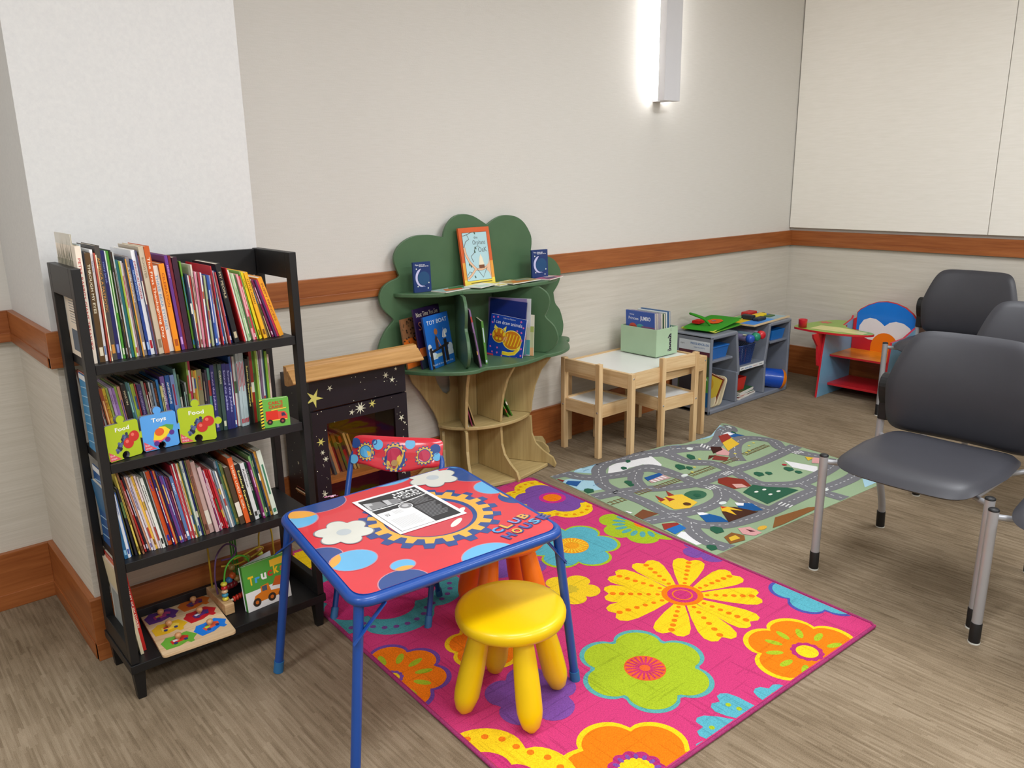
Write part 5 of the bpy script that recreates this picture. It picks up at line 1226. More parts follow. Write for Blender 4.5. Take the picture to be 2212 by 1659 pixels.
for nm, b, c in (('buckle_strap', (-.10, .00, -.085, -.04, .010, .030), '1c2838'), ('buckle', (-.085, -.04, -.03, .05, .010, .040), '1a2430'), ('yellow_strap', (-.01, .13, -.02, .03, .012, .030), 'e8c820'), ('zip', (-.2, -.09, .05, .07, .010, .016), 'd8c030'), ('red_shoe', (.02, .13, .05, .11, .010, .038), 'b82020'), ('black_clasp', (.13, .19, .02, .045, .010, .022), '202024'), ('green_patch', (.09, .17, -.06, -.02, .010, .018), '4a6a38')):
    m_ = MB(); m_.box(*b, plain(c, .5)); m_.build(nm, t, bevel=.006, seg=3)

# ------------------------------------------------------------------ children's chair desk (plain generic cut-out back)
cd = thing('chair_desk', 'wooden children\'s chair desk with blue and red back and red cup', 'desk', (-.30, -.75, 0))
RED = plain('c8202c', .35, 0, .03, .2); SKY = plain('78aac8', .4, 0, .03, .2); BLU = plain('1078dc', .3, 0, .02, .3)
fr = Fr((-.105, 0, 0), (0, -1, 0), (0, 0, 1), (-1, 0, 0))
m_ = MB(); out = [(.5705, .20), (.9735, .20), (.9735, .40), (.99, .41), (.99, .46), (.985, .50), (.95, .545), (.90, .58), (.84, .60), (.78, .607), (.72, .598), (.66, .573), (.61, .54), (.59, .515), (.59, .48), (.5705, .47)]
m_.prism(fr, out, .014, RED)
m_.poly(fr, [(.594, .40), (.986, .40), (.986, .46), (.98, .498), (.947, .541), (.898, .576), (.84, .596), (.78, .602), (.72, .594), (.662, .569), (.614, .536), (.594, .512)], BLU, .0146)
cl = plain('e8e4e6', .3, 0, .02, .2)
m_.poly(fr, [(.61, .37), (.615, .43), (.64, .47), (.68, .488), (.72, .485), (.755, .465), (.78, .445), (.81, .47), (.85, .482), (.90, .475), (.94, .45), (.965, .41), (.965, .37), (.92, .345), (.80, .34), (.68, .345)], cl, .0150)
m_.poly(fr, [(.70, .25)] + [(.79 - .09 * math.cos(R(a)), .30 + .10 * math.sin(R(a))) for a in range(0, 181, 12)] + [(.88, .25)], plain('ee7a10', .3, 0, .02, .2), .0154)
wpart(m_, 'backrest', cd, bevel=.001)
m_ = MB(); pf = [(-.525, 0), (-.49, .30), (-.47, .415), (-.30, .42), (-.12, .47), (-.107, .49), (-.107, 0)]
m_.prism(Fr((0, -.553, 0), (1, 0, 0), (0, 0, 1), (0, -1, 0)), pf, .014, SKY, RED); wpart(m_, 'side_panel', cd, bevel=.001)
m_ = MB(); m_.prism(Fr((0, -.975, 0), (1, 0, 0), (0, 0, 1), (0, -1, 0)), pf, .014, SKY, RED); wpart(m_, 'side_panel', cd, bevel=.001)
m_ = MB(); m_.box(-.40, -.107, -.974, -.568, .258, .27, RED); m_.box(-.399, -.108, -.973, -.569, .2702, .2712, plain('e88a18', .3, 0, .2, .2)); wpart(m_, 'seat', cd, bevel=.0005)
m_ = MB(); m_.box(-.40, -.107, -.974, -.568, .065, .08, RED); wpart(m_, 'lower_shelf', cd, bevel=.001)
desk = [(-.50, -.36), (-.515, -.41), (-.53, -.47), (-.54, -.56), (-.53, -.66), (-.50, -.76), (-.45, -.83), (-.40, -.845), (-.36, -.80), (-.34, -.72), (-.31, -.64), (-.24, -.58), (-.12, -.55), (-.06, -.50), (-.08, -.43), (-.16, -.39), (-.28, -.36), (-.42, -.335)]
DF = Fr((0, 0, .425), (1, 0, 0), (0, 1, 0))
m_ = MB(); q = smooth_path([(x, y, 0) for x, y in desk], 4, True); q = [(v.x, v.y) for v in q]
m_.prism(DF, q, .014, plain('90b838', .3, 0, .03, .2), RED); c_ = (sum(v[0] for v in q) / len(q), sum(v[1] for v in q) / len(q))
m_.poly(DF, [(-.49, -.46), (-.47, -.80), (-.39, -.80), (-.33, -.60), (-.34, -.46)], plain('e8e090', .3, 0, .12, .2), .0146)
star(m_, DF, -.22, -.43, .05, plain('d85848', .3), .0146, 7, .5)
wpart(m_, 'desktop', cd, bevel=.001)
m_ = MB(); m_.prism(Fr((0, -.539, 0), (1, 0, 0), (0, 0, 1), (0, -1, 0)), [(-.60, .424), (-.59, .40), (-.535, .34), (-.525, .25), (-.515, .21), (-.50, .20), (-.48, .21), (-.475, .26), (-.46, .34), (-.40, .40), (-.30, .41), (-.29, .424)], .013, RED); wpart(m_, 'desk_bracket', cd, bevel=.001)
m_ = MB(); m_.lathe([(.0001, .001), (.026, .001), (.028, .05), (.028, .053), (.025, .053), (.023, .006), (.0001, .006)], plain('cc2030', .35, 0, .03, .2), (-.485, -.41, .4395), 24); o = m_.build('cup'); tag(o, 'red plastic cup at the left tip of the chair desk', 'cup')

# ------------------------------------------------------------------ flat pattern helpers
def clip(poly, cl):
    """Sutherland-Hodgman against a convex counter clockwise outline"""
    out = list(poly)
    for i in range(len(cl)):
        ax, ay = cl[i]; bx, by = cl[(i + 1) % len(cl)]
        ins = lambda p: (bx - ax) * (p[1] - ay) - (by - ay) * (p[0] - ax) >= 0
        src, out = out, []
        for j in range(len(src)):
            p, q = src[j - 1], src[j]; a, b = ins(p), ins(q)
            if a != b:
                d1 = (bx - ax) * (p[1] - ay) - (by - ay) * (p[0] - ax); d2 = (bx - ax) * (q[1] - ay) - (by - ay) * (q[0] - ax); t = d1 / (d1 - d2)
                out.append((p[0] + (q[0] - p[0]) * t, p[1] + (q[1] - p[1]) * t))
            if b: out.append(q)
        if len(out) < 3: return []
    return out
def circ(cx, cy, r, ry=None, n=26, rot=0.0):
    ry = r if ry is None else ry; c, s_ = math.cos(rot), math.sin(rot)
    return [(cx + r * math.cos(a) * c - ry * math.sin(a) * s_, cy + r * math.cos(a) * s_ + ry * math.sin(a) * c) for a in (2 * math.pi * i / n for i in range(n))]
def lobes(cx, cy, r, n, rot=0.0, depth=0.3, k=0.7, m_=14, asp=1.0):
    out = []
    for i in range(n * m_):
        a = 2 * math.pi * i / (n * m_); q = abs(math.cos(n * (a - rot) / 2)) ** k; rr = r * (1 - depth + depth * q)
        out.append((cx + rr * math.cos(a), cy + rr * math.sin(a) * asp))
    return out
def petal(cx, cy, a, r0, r1, w, notch=0.06):
    """paddle petal from radius r0 to r1 in direction a"""
    pr_ = [(r0, w * .16), (r0 + (r1 - r0) * .35, w * .36), (r0 + (r1 - r0) * .7, w * .5), (r0 + (r1 - r0) * .88, w * .5), (r1 * 0.985, w * .38), (r1, w * .2), (r1 * (1 - notch), 0)]
    pts = [(x, y) for x, y in pr_] + [(x, -y) for x, y in reversed(pr_[:-1])]
    return [(cx + x * math.cos(a) - y * math.sin(a), cy + x * math.sin(a) + y * math.cos(a)) for x, y in pts]
def gear_pts(cx, cy, r0, r1, n, rot=0.0):
    out = []
    for i in range(n):
        for k, rr in ((-.30, r0), (-.20, r1), (.20, r1), (.30, r0)):
            a = rot + 2 * math.pi * (i + k) / n; out.append((cx + rr * math.cos(a), cy + rr * math.sin(a)))
        a = rot + 2 * math.pi * (i + .5) / n; out.append((cx + r0 * math.cos(a), cy + r0 * math.sin(a)))
    return out

# ------------------------------------------------------------------ pink flower rug
RUG = [(-4.247, -2.015), (-2.914, -2.072), (-2.846, -.352), (-4.178, -.300)]
rc = lambda k: [(p[0] + (-3.546 - p[0]) * k, p[1] + (-1.185 - p[1]) * k) for p in RUG]
RUGI = rc(.012)
mb = MB(); mb.prism(FLOOR, RUG, .0065, pile('c83c74'))
FR_ = Fr((0, 0, .0065), (1, 0, 0), (0, 1, 0))
def rp(pts, col, lay): mb.poly(FR_, clip(pts, RUGI), pile(col), .00025 + .00022 * lay)
YE, OR, LI, BLs, PU, PK, TE = 'f0c820', 'ec7a14', 'a2b828', '58a8b8', '7a4c9c', 'c43470', '4a9aa0'
# daisy
dc = (-3.215, -1.535)
for tip in ((-3.128, -1.282), (-2.98, -1.39), (-2.954, -1.573), (-3.025, -1.722), (-3.191, -1.804), (-3.344, -1.795), (-3.445, -1.661), (-3.49, -1.456), (-3.407, -1.345), (-3.282, -1.27)):
    a = math.atan2(tip[1] - dc[1], tip[0] - dc[0]); L = math.hypot(tip[0] - dc[0], tip[1] - dc[1])
    rp(petal(dc[0], dc[1], a, .07, L, .115), YE, 0)
    for k in range(6):
        rr = .085 + (L - .115) * k / 5; rp(circ(dc[0] + rr * math.cos(a), dc[1] + rr * math.sin(a), .008 + .0006 * k, n=10), OR, 1)
rp(circ(*dc, .072), OR, 0); rp(circ(*dc, .052), PK, 1); rp(circ(*dc, .036), OR, 2); rp(circ(*dc, .031), PK, 3)
# lime six petal flower
c = (-3.641, -1.722); rp(lobes(*c, .205, 6, R(49), .30, .55), '5aa4a4', 0); rp(lobes(*c, .190, 6, R(49), .31, .55), LI, 1); rp(circ(*c, .062), 'e06030', 2)
for i in range(20):
    a = 2 * math.pi * i / 20; mb.stroke(FR_, [(c[0] + .016 * math.cos(a), c[1] + .016 * math.sin(a)), (c[0] + .057 * math.cos(a), c[1] + .057 * math.sin(a))], .006, pile('c03468'), .0011)
def orange_flower(c, r, n, rot, edge, inner_r=.05, seeds=11, sr=(.075, .125)):
    rp(lobes(*c, r, n, rot, .22, .6), edge, 0); rp(lobes(*c, r * .915, n, rot, .23, .6), OR, 1)
    for i in range(seeds):
        a = 2 * math.pi * (i + .3) / seeds; m1 = (sr[0] + sr[1]) / 2
        rp(circ(c[0] + m1 * math.cos(a), c[1] + m1 * math.sin(a), (sr[1] - sr[0]) / 2 * 1.1, .011, 12, a), LI, 2)
    rp(lobes(*c, inner_r, 12, 0, .1, 1), 'b03070' if edge == YE else PU, 2); rp(circ(*c, inner_r * .66), YE, 3)
orange_flower((-3.213, -2.0), .19, 6, R(52), YE)
orange_flower((-3.985, -1.985), .20, 6, R(78), YE, .075, 0)
for i in range(16): a = 2 * math.pi * i / 16; rp(circ(-3.985 + .055 * math.cos(a), -1.985 + .055 * math.sin(a), .010, .006, 8, a), PU, 4)
orange_flower((-4.222, -1.255), .175, 7, R(10), '70489a', .035, 11, (.07, .12))
# blue flower with lime edge
c = (-3.225, -1.006); rp(lobes(*c, .195, 6, R(25), .30, .55), LI, 0); rp(lobes(*c, .182, 6, R(25), .31, .55), BLs, 1); rp(circ(*c, .068), 'e89a20', 2)
for i in range(24): a = 2 * math.pi * i / 24; mb.stroke(FR_, [(c[0] + .03 * math.cos(a), c[1] + .03 * math.sin(a)), (c[0] + .064 * math.cos(a), c[1] + .064 * math.sin(a))], .005, pile('f0c838'), .0011)
c = (-3.471, -1.244); rp(lobes(*c, .105, 5, R(20), .38, .5), 'e8c428', 0); rp(lobes(*c, .03, 8, 0, .3, 1), 'c8b030', 1)
c = (-2.865, -1.065); rp(lobes(*c, .185, 7, R(170), .26, .5), LI, 0)
for i in range(9): a = R(100 + i * 20); rp(circ(c[0] + .10 * math.cos(a), c[1] + .10 * math.sin(a), .028, .012, 12, a), '58a0a0', 1)
rp(circ(*c, .035), OR, 1)
rp(lobes(-2.862, -1.39, .105, 5, R(160), .35, .5), PU, 0)
rp(lobes(-2.855, -1.84, .165, 6, R(190), .30, .5), '5050a0', 0); rp(lobes(-2.855, -1.84, .152, 6, R(190), .31, .5), BLs, 1)
c = (-3.55, -2.20)
for a, L, pw in ((104, .262, .095), (131, .292, .095), (149, .31, .07), (63, .215, .10)):
    a = R(a); rp(petal(*c, a, .09, L, pw), BLs, 0)
    for k in range(5): rr = .10 + (L - .14) * k / 4; rp(circ(c[0] + rr * math.cos(a), c[1] + rr * math.sin(a), .008, n=10), LI, 1)
# purple on yellow dotted ring
c = (-2.946, -.606); rp(lobes(*c, .235, 6, R(20), .24, .5), YE, 0)
for i in range(34): a = 2 * math.pi * i / 34; rr = .205 * (.80 + .20 * abs(math.cos(3 * (a - R(20)))) ** .5); rp(circ(c[0] + rr * math.cos(a), c[1] + rr * math.sin(a), .009, n=10), 'e08a18', 1)
rp(lobes(*c, .168, 6, R(20), .26, .5), PU, 2); rp(circ(*c, .062), 'c43088', 3); rp(circ(*c, .042), OR, 4)
# yellow dotted scallops at the near left corner
c = (-4.33, -1.80); rp(lobes(*c, .255, 6, R(48), .24, .5), YE, 2)
for i in range(30): a = 2 * math.pi * i / 30; rr = .222 * (.80 + .20 * abs(math.cos(3 * (a - R(48)))) ** .5); rp(circ(c[0] + rr * math.cos(a), c[1] + rr * math.sin(a), .010, n=10), 'e87818', 3)
rp(lobes(*c, .165, 6, R(48), .2, .5), PK, 4)
# big teal dotted flower under the table
c = (-3.985, -.775); rp(lobes(*c, .315, 6, R(-40), .26, .5), TE, 0)
for i in range(44): a = 2 * math.pi * i / 44; rr = .268 * (.78 + .22 * abs(math.cos(3 * (a - R(-40)))) ** .5); rp(circ(c[0] + rr * math.cos(a), c[1] + rr * math.sin(a), .010, n=10), '74468c', 1)
rp(lobes(*c, .215, 6, R(-40), .26, .5), PK, 2); rp(lobes(*c, .10, 6, R(-10), .2, .5), '6a4490', 3); rp(circ(*c, .045), YE, 4)
rp(lobes(-3.972, -1.59, .135, 5, R(60), .34, .5), PU, 1); c = (-3.905, -1.31); rp(lobes(*c, .135, 6, R(75), .24, .5), YE, 0); rp(lobes(*c, .120, 6, R(75), .25, .5), OR, 2); rp(circ(*c, .03), LI, 3)
rp(lobes(-3.50, -.985, .115, 5, R(30), .34, .5), PU, 0); rp(circ(-3.52, -1.0, .028), YE, 1)
rp(lobes(-3.55, -.55, .15, 6, R(10), .3, .5), LI, 0); rp(circ(-3.55, -.55, .05), OR, 1)
rp(lobes(-3.30, -.42, .12, 5, R(40), .3, .5), BLs, 0); rp(lobes(-4.05, -.40, .10, 5, R(0), .3, .5), YE, 0)
rug = mb.build('flower_rug', None, (-3.546, -1.185, 0)); tag(rug, 'hot pink rug with big yellow, orange, lime and blue flowers', 'rug')
mb = MB(); bnd = [Vector((x, y, .006)) for x, y in RUG]; mb.tube([v for a, b in zip(bnd, bnd[1:] + bnd[:1]) for v in (a.lerp(b, .01), a.lerp(b, .5), a.lerp(b, .99))], .0055, pile('a03a6c'), 8, closed=True)
for i in range(len(mb.v)): mb.v[i] = mb.v[i] - rug.location
mb.build('edge_binding', rug)

# ------------------------------------------------------------------ road play mat
from mathutils.geometry import delaunay_2d_cdt
BK = [(-2.762, -.398, 0.0), (-2.40, -.455, .006), (-2.22, -.535, .034), (-2.10, -.578, .046), (-1.95, -.600, .030), (-1.76, -.622, .036), (-1.62, -.575, .046), (-1.50, -.51, .022), (-1.435, -.495, .004)]
def yb(x):
    for a, b in zip(BK, BK[1:]):
        if x <= b[0]: break
    t = max(0, min(1, (x - a[0]) / (b[0] - a[0]))); t2 = t * t * (3 - 2 * t)
    return a[1] + (b[1] - a[1]) * t, a[2] + (b[2] - a[2]) * t2
def zf(x, y):
    y0, z0 = yb(x); d = max(0.0, y0 - y)
    return z0 * math.exp(-(d / .12) ** 2) + .012 * math.exp(-((x + 2.25 + (y + .7) * .5) / .08) ** 2) * math.exp(-((y + .68) / .12) ** 2)
MOUT = [(-2.871, -1.432), (-2.2, -1.487), (-1.55, -1.543), (-1.49, -1.0)] + [(b[0], b[1]) for b in reversed(BK)]
mm = MB()
def inside(p, poly):
    c_ = False; j = len(poly) - 1
    for i in range(len(poly)):
        if (poly[i][1] > p[1]) != (poly[j][1] > p[1]) and p[0] < (poly[j][0] - poly[i][0]) * (p[1] - poly[i][1]) / (poly[j][1] - poly[i][1]) + poly[i][0]: c_ = not c_
        j = i
    return c_
def densify(pts, st=.035):
    out = []
    for a, b in zip(pts, pts[1:] + pts[:1]):
        n = max(1, int(math.hypot(b[0] - a[0], b[1] - a[1]) / st))
        out += [(a[0] + (b[0] - a[0]) * i / n, a[1] + (b[1] - a[1]) * i / n) for i in range(n)]
    return out
MBOX = [(-2.868, -1.432), (-1.555, -1.535), (-1.44, -.5), (-1.62, -.578), (-2.21, -.545), (-2.40, -.460), (-2.76, -.402)]
MCLIP = [(-2.866, -1.429), (-1.556, -1.538), (-1.44, -.50), (-2.76, -.402)]
def mpoly(pts, col, lay):
    pts = clip(pts if sum(pts[i - 1][0] * pts[i][1] - pts[i][0] * pts[i - 1][1] for i in range(len(pts))) > 0 else pts[::-1], MCLIP)
    if len(pts) < 3: return
    h = .0025 + .00030 * lay + (len(mm.f) % 60) * 3e-6; m_ = felt(col)
    if max(p[1] for p in pts) < -.86:
        mm.add([(p[0], p[1], h + zf(*p)) for p in pts], [tuple(range(len(pts)))], m_); return
    big = max(p[0] for p in pts) - min(p[0] for p in pts) > .03 or max(p[1] for p in pts) - min(p[1] for p in pts) > .03
    if big: pts = densify(pts, .02)
    ext = []
    if big:
        x = min(p[0] for p in pts) + .01
        while x < max(p[0] for p in pts):
            y = min(p[1] for p in pts) + .01
            while y < max(p[1] for p in pts):
                if inside((x, y), pts): ext.append((x, y))
                y += .02
            x += .02
    r_ = delaunay_2d_cdt([Vector(p) for p in pts + ext], [], [list(range(len(pts)))], 1, 1e-6)
    vs = []
    for v in r_[0]:
        yy = yb(v.x)[0] - .0015; vy = min(v.y, yy); vs.append((v.x, vy, h + zf(v.x, vy)))
    mm.add(vs, [tuple(f) for f in r_[2]], m_, True)
mm.m(felt('98ae8c'))
# base sheet
outl = densify(MOUT, .03); ext = []
x = -2.86
while x < -1.44:
    y = -1.53
    while y < -.4:
        if inside((x, y), MOUT): ext.append((x, y))
        y += .03
    x += .03
r_ = delaunay_2d_cdt([Vector(p) for p in outl + ext], [], [list(range(len(outl)))], 1, 1e-6)
vs = [(v.x, v.y, .0023 + zf(v.x, v.y)) for v in r_[0]]; mm.add(vs, [tuple(f) for f in r_[2]], felt('98ae8c'), True)
mm.add([(v[0], v[1], v[2] - .0022) for v in vs], [tuple(reversed(f)) for f in r_[2]], felt('c8d4c0'), True)
for a, b in zip(outl, outl[1:] + outl[:1]):
    za, zb2 = zf(*a), zf(*b); mm.add([(a[0], a[1], .0001 + za), (b[0], b[1], .0001 + zb2), (b[0], b[1], .0023 + zb2), (a[0], a[1], .0023 + za)], [(0, 1, 2, 3)], felt('a8c09c'))
WAT, SNO = 'a8cfe0', 'e8e8ea'
for w in ([(-2.642, -.44), (-2.58, -.41), (-2.44, -.425), (-2.343, -.409), (-2.306, -.459), (-2.412, -.482), (-2.571, -.536)], [(-2.80, -.47), (-2.71, -.487), (-2.64, -.58), (-2.66, -.70), (-2.76, -.66), (-2.82, -.56)], [(-2.136, -.589), (-2.02, -.60), (-2.0, -.64), (-2.084, -.66), (-2.143, -.64)], [(-1.886, -.612), (-1.75, -.60), (-1.593, -.56), (-1.591, -.60), (-1.671, -.63), (-1.80, -.64)], [(-1.70, -1.44), (-1.66, -1.36), (-1.57, -1.36), (-1.56, -1.52), (-1.80, -1.50)], [(-2.60, -1.30), (-2.55, -1.27), (-2.50, -1.31), (-2.54, -1.345)]): mpoly(w, WAT, 1)
for w in ([(-2.534, -.571), (-2.46, -.51), (-2.385, -.508), (-2.30, -.54), (-2.238, -.602), (-2.27, -.69), (-2.298, -.709), (-2.33, -.62), (-2.40, -.59), (-2.478, -.61)], [(-2.86, -1.23), (-2.80, -1.215), (-2.76, -1.27), (-2.80, -1.35), (-2.86, -1.33)], [(-1.744, -1.056), (-1.704, -1.214), (-1.781, -1.256), (-1.80, -1.133)]): mpoly(w, SNO, 1)
def road(pts, w=.072, dash=True):
    p = smooth_path([(a, b, 0) for a, b in pts], 6); col = '77777c'
    for i in range(len(p) - 1):
        a, b = p[i], p[i + 1]; d = (b - a).normalized(); n_ = Vector((-d.y, d.x, 0)) * w / 2; e = d * .006
        mpoly([(q.x, q.y) for q in (a - n_ - e, b - n_ + e, b + n_ + e, a + n_ - e)], col, 2 + (i % 3) * .3)
    if dash:
        L = 0
        for i in range(len(p) - 1):
            a, b = p[i], p[i + 1]; seg = (b - a).length; d = (b - a).normalized(); n_ = Vector((-d.y, d.x, 0)) * .0022; s0 = 0
            while s0 < seg:
                if (L + s0) % .034 < .017:
                    q = a + d * s0; q2 = a + d * min(seg, s0 + .008); mpoly([(v.x, v.y) for v in (q - n_, q2 - n_, q2 + n_, q + n_)], 'd0d0d2', 4)
                s0 += .0085
            L += seg
road([(-2.80, -.40), (-2.689, -.424), (-2.664, -.503), (-2.601, -.564), (-2.52, -.499), (-2.41, -.469), (-2.298, -.53), (-2.18, -.60), (-2.05, -.64), (-1.95, -.66)])
road([(-2.59, -.574), (-2.652, -.65), (-2.67, -.76), (-2.671, -.905), (-2.698, -1.061), (-2.698, -1.188), (-2.645, -1.278), (-2.53, -1.325), (-2.364, -1.351), (-2.22, -1.352), (-2.031, -1.362), (-1.893, -1.392), (-1.70, -1.40), (-1.56, -1.36)])
road([(-2.585, -.579), (-2.475, -.627), (-2.363, -.647), (-2.315, -.722), (-2.305, -.843), (-2.323, -.96), (-2.288, -1.07), (-2.34, -1.216), (-2.35, -1.343)])
road([(-2.79, -.725), (-2.67, -.76), (-2.561, -.813), (-2.465, -.878), (-2.317, -.939), (-2.097, -.956), (-1.851, -.985), (-1.62, -.984), (-1.50, -.98)])
road([(-2.417, -.654), (-2.499, -.714), (-2.561, -.813)])
road([(-2.16, -.62), (-2.144, -.69), (-2.121, -.759), (-2.044, -.832), (-2.058, -.965), (-2.112, -1.133), (-2.057, -1.211), (-1.969, -1.268), (-1.818, -1.276), (-1.65, -1.265), (-1.54, -1.23)])
road([(-1.95, -.66), (-1.88, -.70), (-1.79, -.69), (-1.66, -.63), (-1.55, -.61), (-1.50, -.56)])
road([(-1.908, -.9), (-1.84, -.83), (-1.70, -.745), (-1.56, -.745), (-1.513, -.848), (-1.58, -.94), (-1.574, -1.06), (-1.554, -1.174)])
road([(-2.303, -1.056), (-2.389, -1.123), (-2.522, -1.137), (-2.651, -1.105), (-2.688, -1.07)])
road([(-2.86, -1.04), (-2.76, -1.08), (-2.68, -1.115)]); road([(-2.698, -1.188), (-2.761, -1.249), (-2.797, -1.349), (-2.782, -1.45)]); road([(-1.969, -1.268), (-1.994, -1.372), (-1.991, -1.53)])
def rail(a, b):
    a = Vector(a); b = Vector(b); d = (b - a).normalized(); n_ = Vector((-d.y, d.x)); L = (b - a).length; k = int(L / .019)
    for s_ in (-.013, .013):
        q = n_ * s_; w = n_ * .002; mpoly([tuple(v) for v in (a + q - w, b + q - w, b + q + w, a + q + w)], '6a5a3c', 5)
    for i in range(k + 1):
        p = a + d * (i * L / max(1, k)); mpoly([tuple(v) for v in (p - n_ * .019 - d * .0025, p - n_ * .019 + d * .0025, p + n_ * .019 + d * .0025, p + n_ * .019 - d * .0025)], '8a7448', 4.5)
rail((-2.808, -.822), (-2.715, -.832)); rail((-2.622, -.832), (-2.545, -.838)); rail((-2.499, -.842), (-2.345, -.852)); rail((-2.255, -.857), (-2.09, -.866)); rail((-2.0, -.868), (-1.89, -.875)); rail((-1.812, -.868), (-1.60, -.868))
for (x, y, a, n) in ((-1.90, -.69, 20, 4), (-2.106, -.962, 85, 4), (-2.313, -1.021, 80, 4), (-2.248, -1.36, 5, 4), (-1.585, -1.04, 75, 4)):
    d = Vector((math.cos(R(a)), math.sin(R(a)))); n_ = Vector((-d.y, d.x)); p0 = Vector((x, y))
    for i in range(n): q = p0 + n_ * (i - 1.5) * .016; mpoly([tuple(v) for v in (q - d * .018 - n_ * .0035, q + d * .018 - n_ * .0035, q + d * .018 + n_ * .0035, q - d * .018 + n_ * .0035)], 'e4e4e4', 5)
# printed buildings, hills, trees
def T(pts, col, lay=5): mpoly(pts, col, lay)
T([(-2.642, -1.058), (-2.622, -.951), (-2.53, -.944), (-2.481, -.976), (-2.505, -1.08), (-2.58, -1.095)], 'e8c040'); T([(-2.62, -.965), (-2.58, -.90), (-2.585, -.965)], '9a3830', 6); T([(-2.545, -.95), (-2.50, -.90), (-2.515, -.96)], '9a3830', 6); T([(-2.59, -.99), (-2.56, -.94), (-2.55, -.99)], '9a3830', 6); T(circ(-2.555, -1.06, .018), '5a3a20', 6)
T(circ(-2.44, -1.02, .06, .045), '3c6a50', 3)
T([(-2.253, -1.103), (-2.245, -1.007), (-2.20, -.975), (-2.15, -.99), (-2.116, -1.062), (-2.165, -1.135)], '8a3428'); T([(-2.235, -1.10), (-2.21, -1.06), (-2.175, -1.09), (-2.19, -1.135)], 'd8a8a0', 6)
T([(-2.258, -1.15), (-2.144, -1.129), (-2.12, -1.19), (-2.06, -1.26), (-2.05, -1.31), (-2.297, -1.30)], '2f5f48', 3)
for x, y in ((-2.21, -1.19), (-2.16, -1.20), (-2.19, -1.25), (-2.13, -1.255)): T(circ(x, y, .013, .008, 8), 'e8e8e0', 5)
T([(-2.652, -1.231), (-2.60, -1.145), (-2.578, -1.162), (-2.56, -1.24), (-2.58, -1.295)], '1f5a98'); T([(-2.615, -1.17), (-2.60, -1.145), (-2.578, -1.162), (-2.575, -1.19), (-2.60, -1.18)], 'ececf0', 6)
T([(-2.584, -1.295), (-2.52, -1.22), (-2.474, -1.182), (-2.43, -1.22), (-2.40, -1.32)], '4a2c20', 6); T([(-2.51, -1.21), (-2.474, -1.18), (-2.45, -1.20), (-2.44, -1.27), (-2.47, -1.225), (-2.50, -1.28), (-2.50, -1.225)], 'e8b830', 7); T([(-2.485, -1.195), (-2.47, -1.175), (-2.455, -1.20)], 'c83820', 8)
T([(-2.45, -1.27), (-2.388, -1.194), (-2.34, -1.25), (-2.37, -1.325)], '1f5a98', 5); T([(-2.41, -1.22), (-2.388, -1.194), (-2.365, -1.225), (-2.39, -1.24)], 'ececf0', 6)
T([(-2.835, -.985), (-2.742, -.964), (-2.729, -1.04), (-2.829, -1.03)], '7a4a30'); T([(-2.85, -.93), (-2.81, -.925), (-2.80, -.955), (-2.845, -.962)], 'ececec', 6); T([(-2.838, -.938), (-2.815, -.95), (-2.818, -.953), (-2.84, -.942)], 'b03030', 7)
T([(-1.835, -.785), (-1.782, -.71), (-1.68, -.69), (-1.70, -.765)], 'e0b838'); T([(-1.79, -.715), (-1.74, -.655), (-1.66, -.66), (-1.68, -.70)], '983830', 6)
T([(-1.926, -.775), (-1.87, -.72), (-1.83, -.745), (-1.845, -.80), (-1.89, -.824)], 'd8a0a0'); T([(-1.93, -.76), (-1.88, -.70), (-1.83, -.735), (-1.85, -.76)], '40201c', 6); T([(-2.00, -.80), (-1.94, -.775), (-1.91, -.84), (-1.96, -.86)], '8a3c34', 6); T([(-2.02, -.79), (-1.97, -.76), (-1.94, -.78)], '5a2c20', 7)
T([(-2.472, -.793), (-2.452, -.741), (-2.345, -.75), (-2.353, -.815)], 'c8a0a0'); T([(-2.465, -.765), (-2.445, -.725), (-2.345, -.735), (-2.35, -.765)], '24589a', 6)
for i in range(4): T([(-2.455 + i * .026, -.80), (-2.455 + i * .026, -.77), (-2.443 + i * .026, -.77), (-2.443 + i * .026, -.80)], 'f0e8e8', 7)
T(circ(-1.80, -1.09, .012, n=10), 'b02c38', 6); T([(-2.84, -1.215), (-2.828, -1.148), (-2.747, -1.163), (-2.76, -1.211)], '2a70b8'); T([(-2.84, -1.16), (-2.80, -1.115), (-2.745, -1.15), (-2.75, -1.17)], '983830', 6)
T([(-2.754, -1.417), (-2.719, -1.365), (-2.66, -1.36), (-2.645, -1.41), (-2.68, -1.437)], '8a5a30'); T([(-2.73, -1.405), (-2.71, -1.38), (-2.67, -1.385), (-2.68, -1.415)], 'e0b83c', 6)
T([(-2.64, -1.40), (-2.607, -1.354), (-2.56, -1.38), (-2.573, -1.445), (-2.62, -1.44)], 'd8a0a0'); T([(-2.60, -1.41), (-2.59, -1.38), (-2.58, -1.42)], '5a2830', 6)
T(circ(-2.53, -1.42, .028, .014), 'e0b040'); T([(-2.50, -1.45), (-2.40, -1.40), (-2.20, -1.44), (-2.15, -1.475), (-2.44, -1.46)], '8a5c34', 4)
T([(-1.68, -1.17), (-1.60, -1.13), (-1.57, -1.18), (-1.64, -1.22)], 'd8a0a0', 5); T([(-1.66, -1.14), (-1.62, -1.10), (-1.60, -1.14)], 'e0b838', 6); T([(-1.72, -.66), (-1.62, -.66), (-1.55, -.70), (-1.66, -.70)], '2a5a98', 5); T([(-1.70, -.652), (-1.64, -.65), (-1.61, -.675), (-1.66, -.68)], 'ececf0', 6)
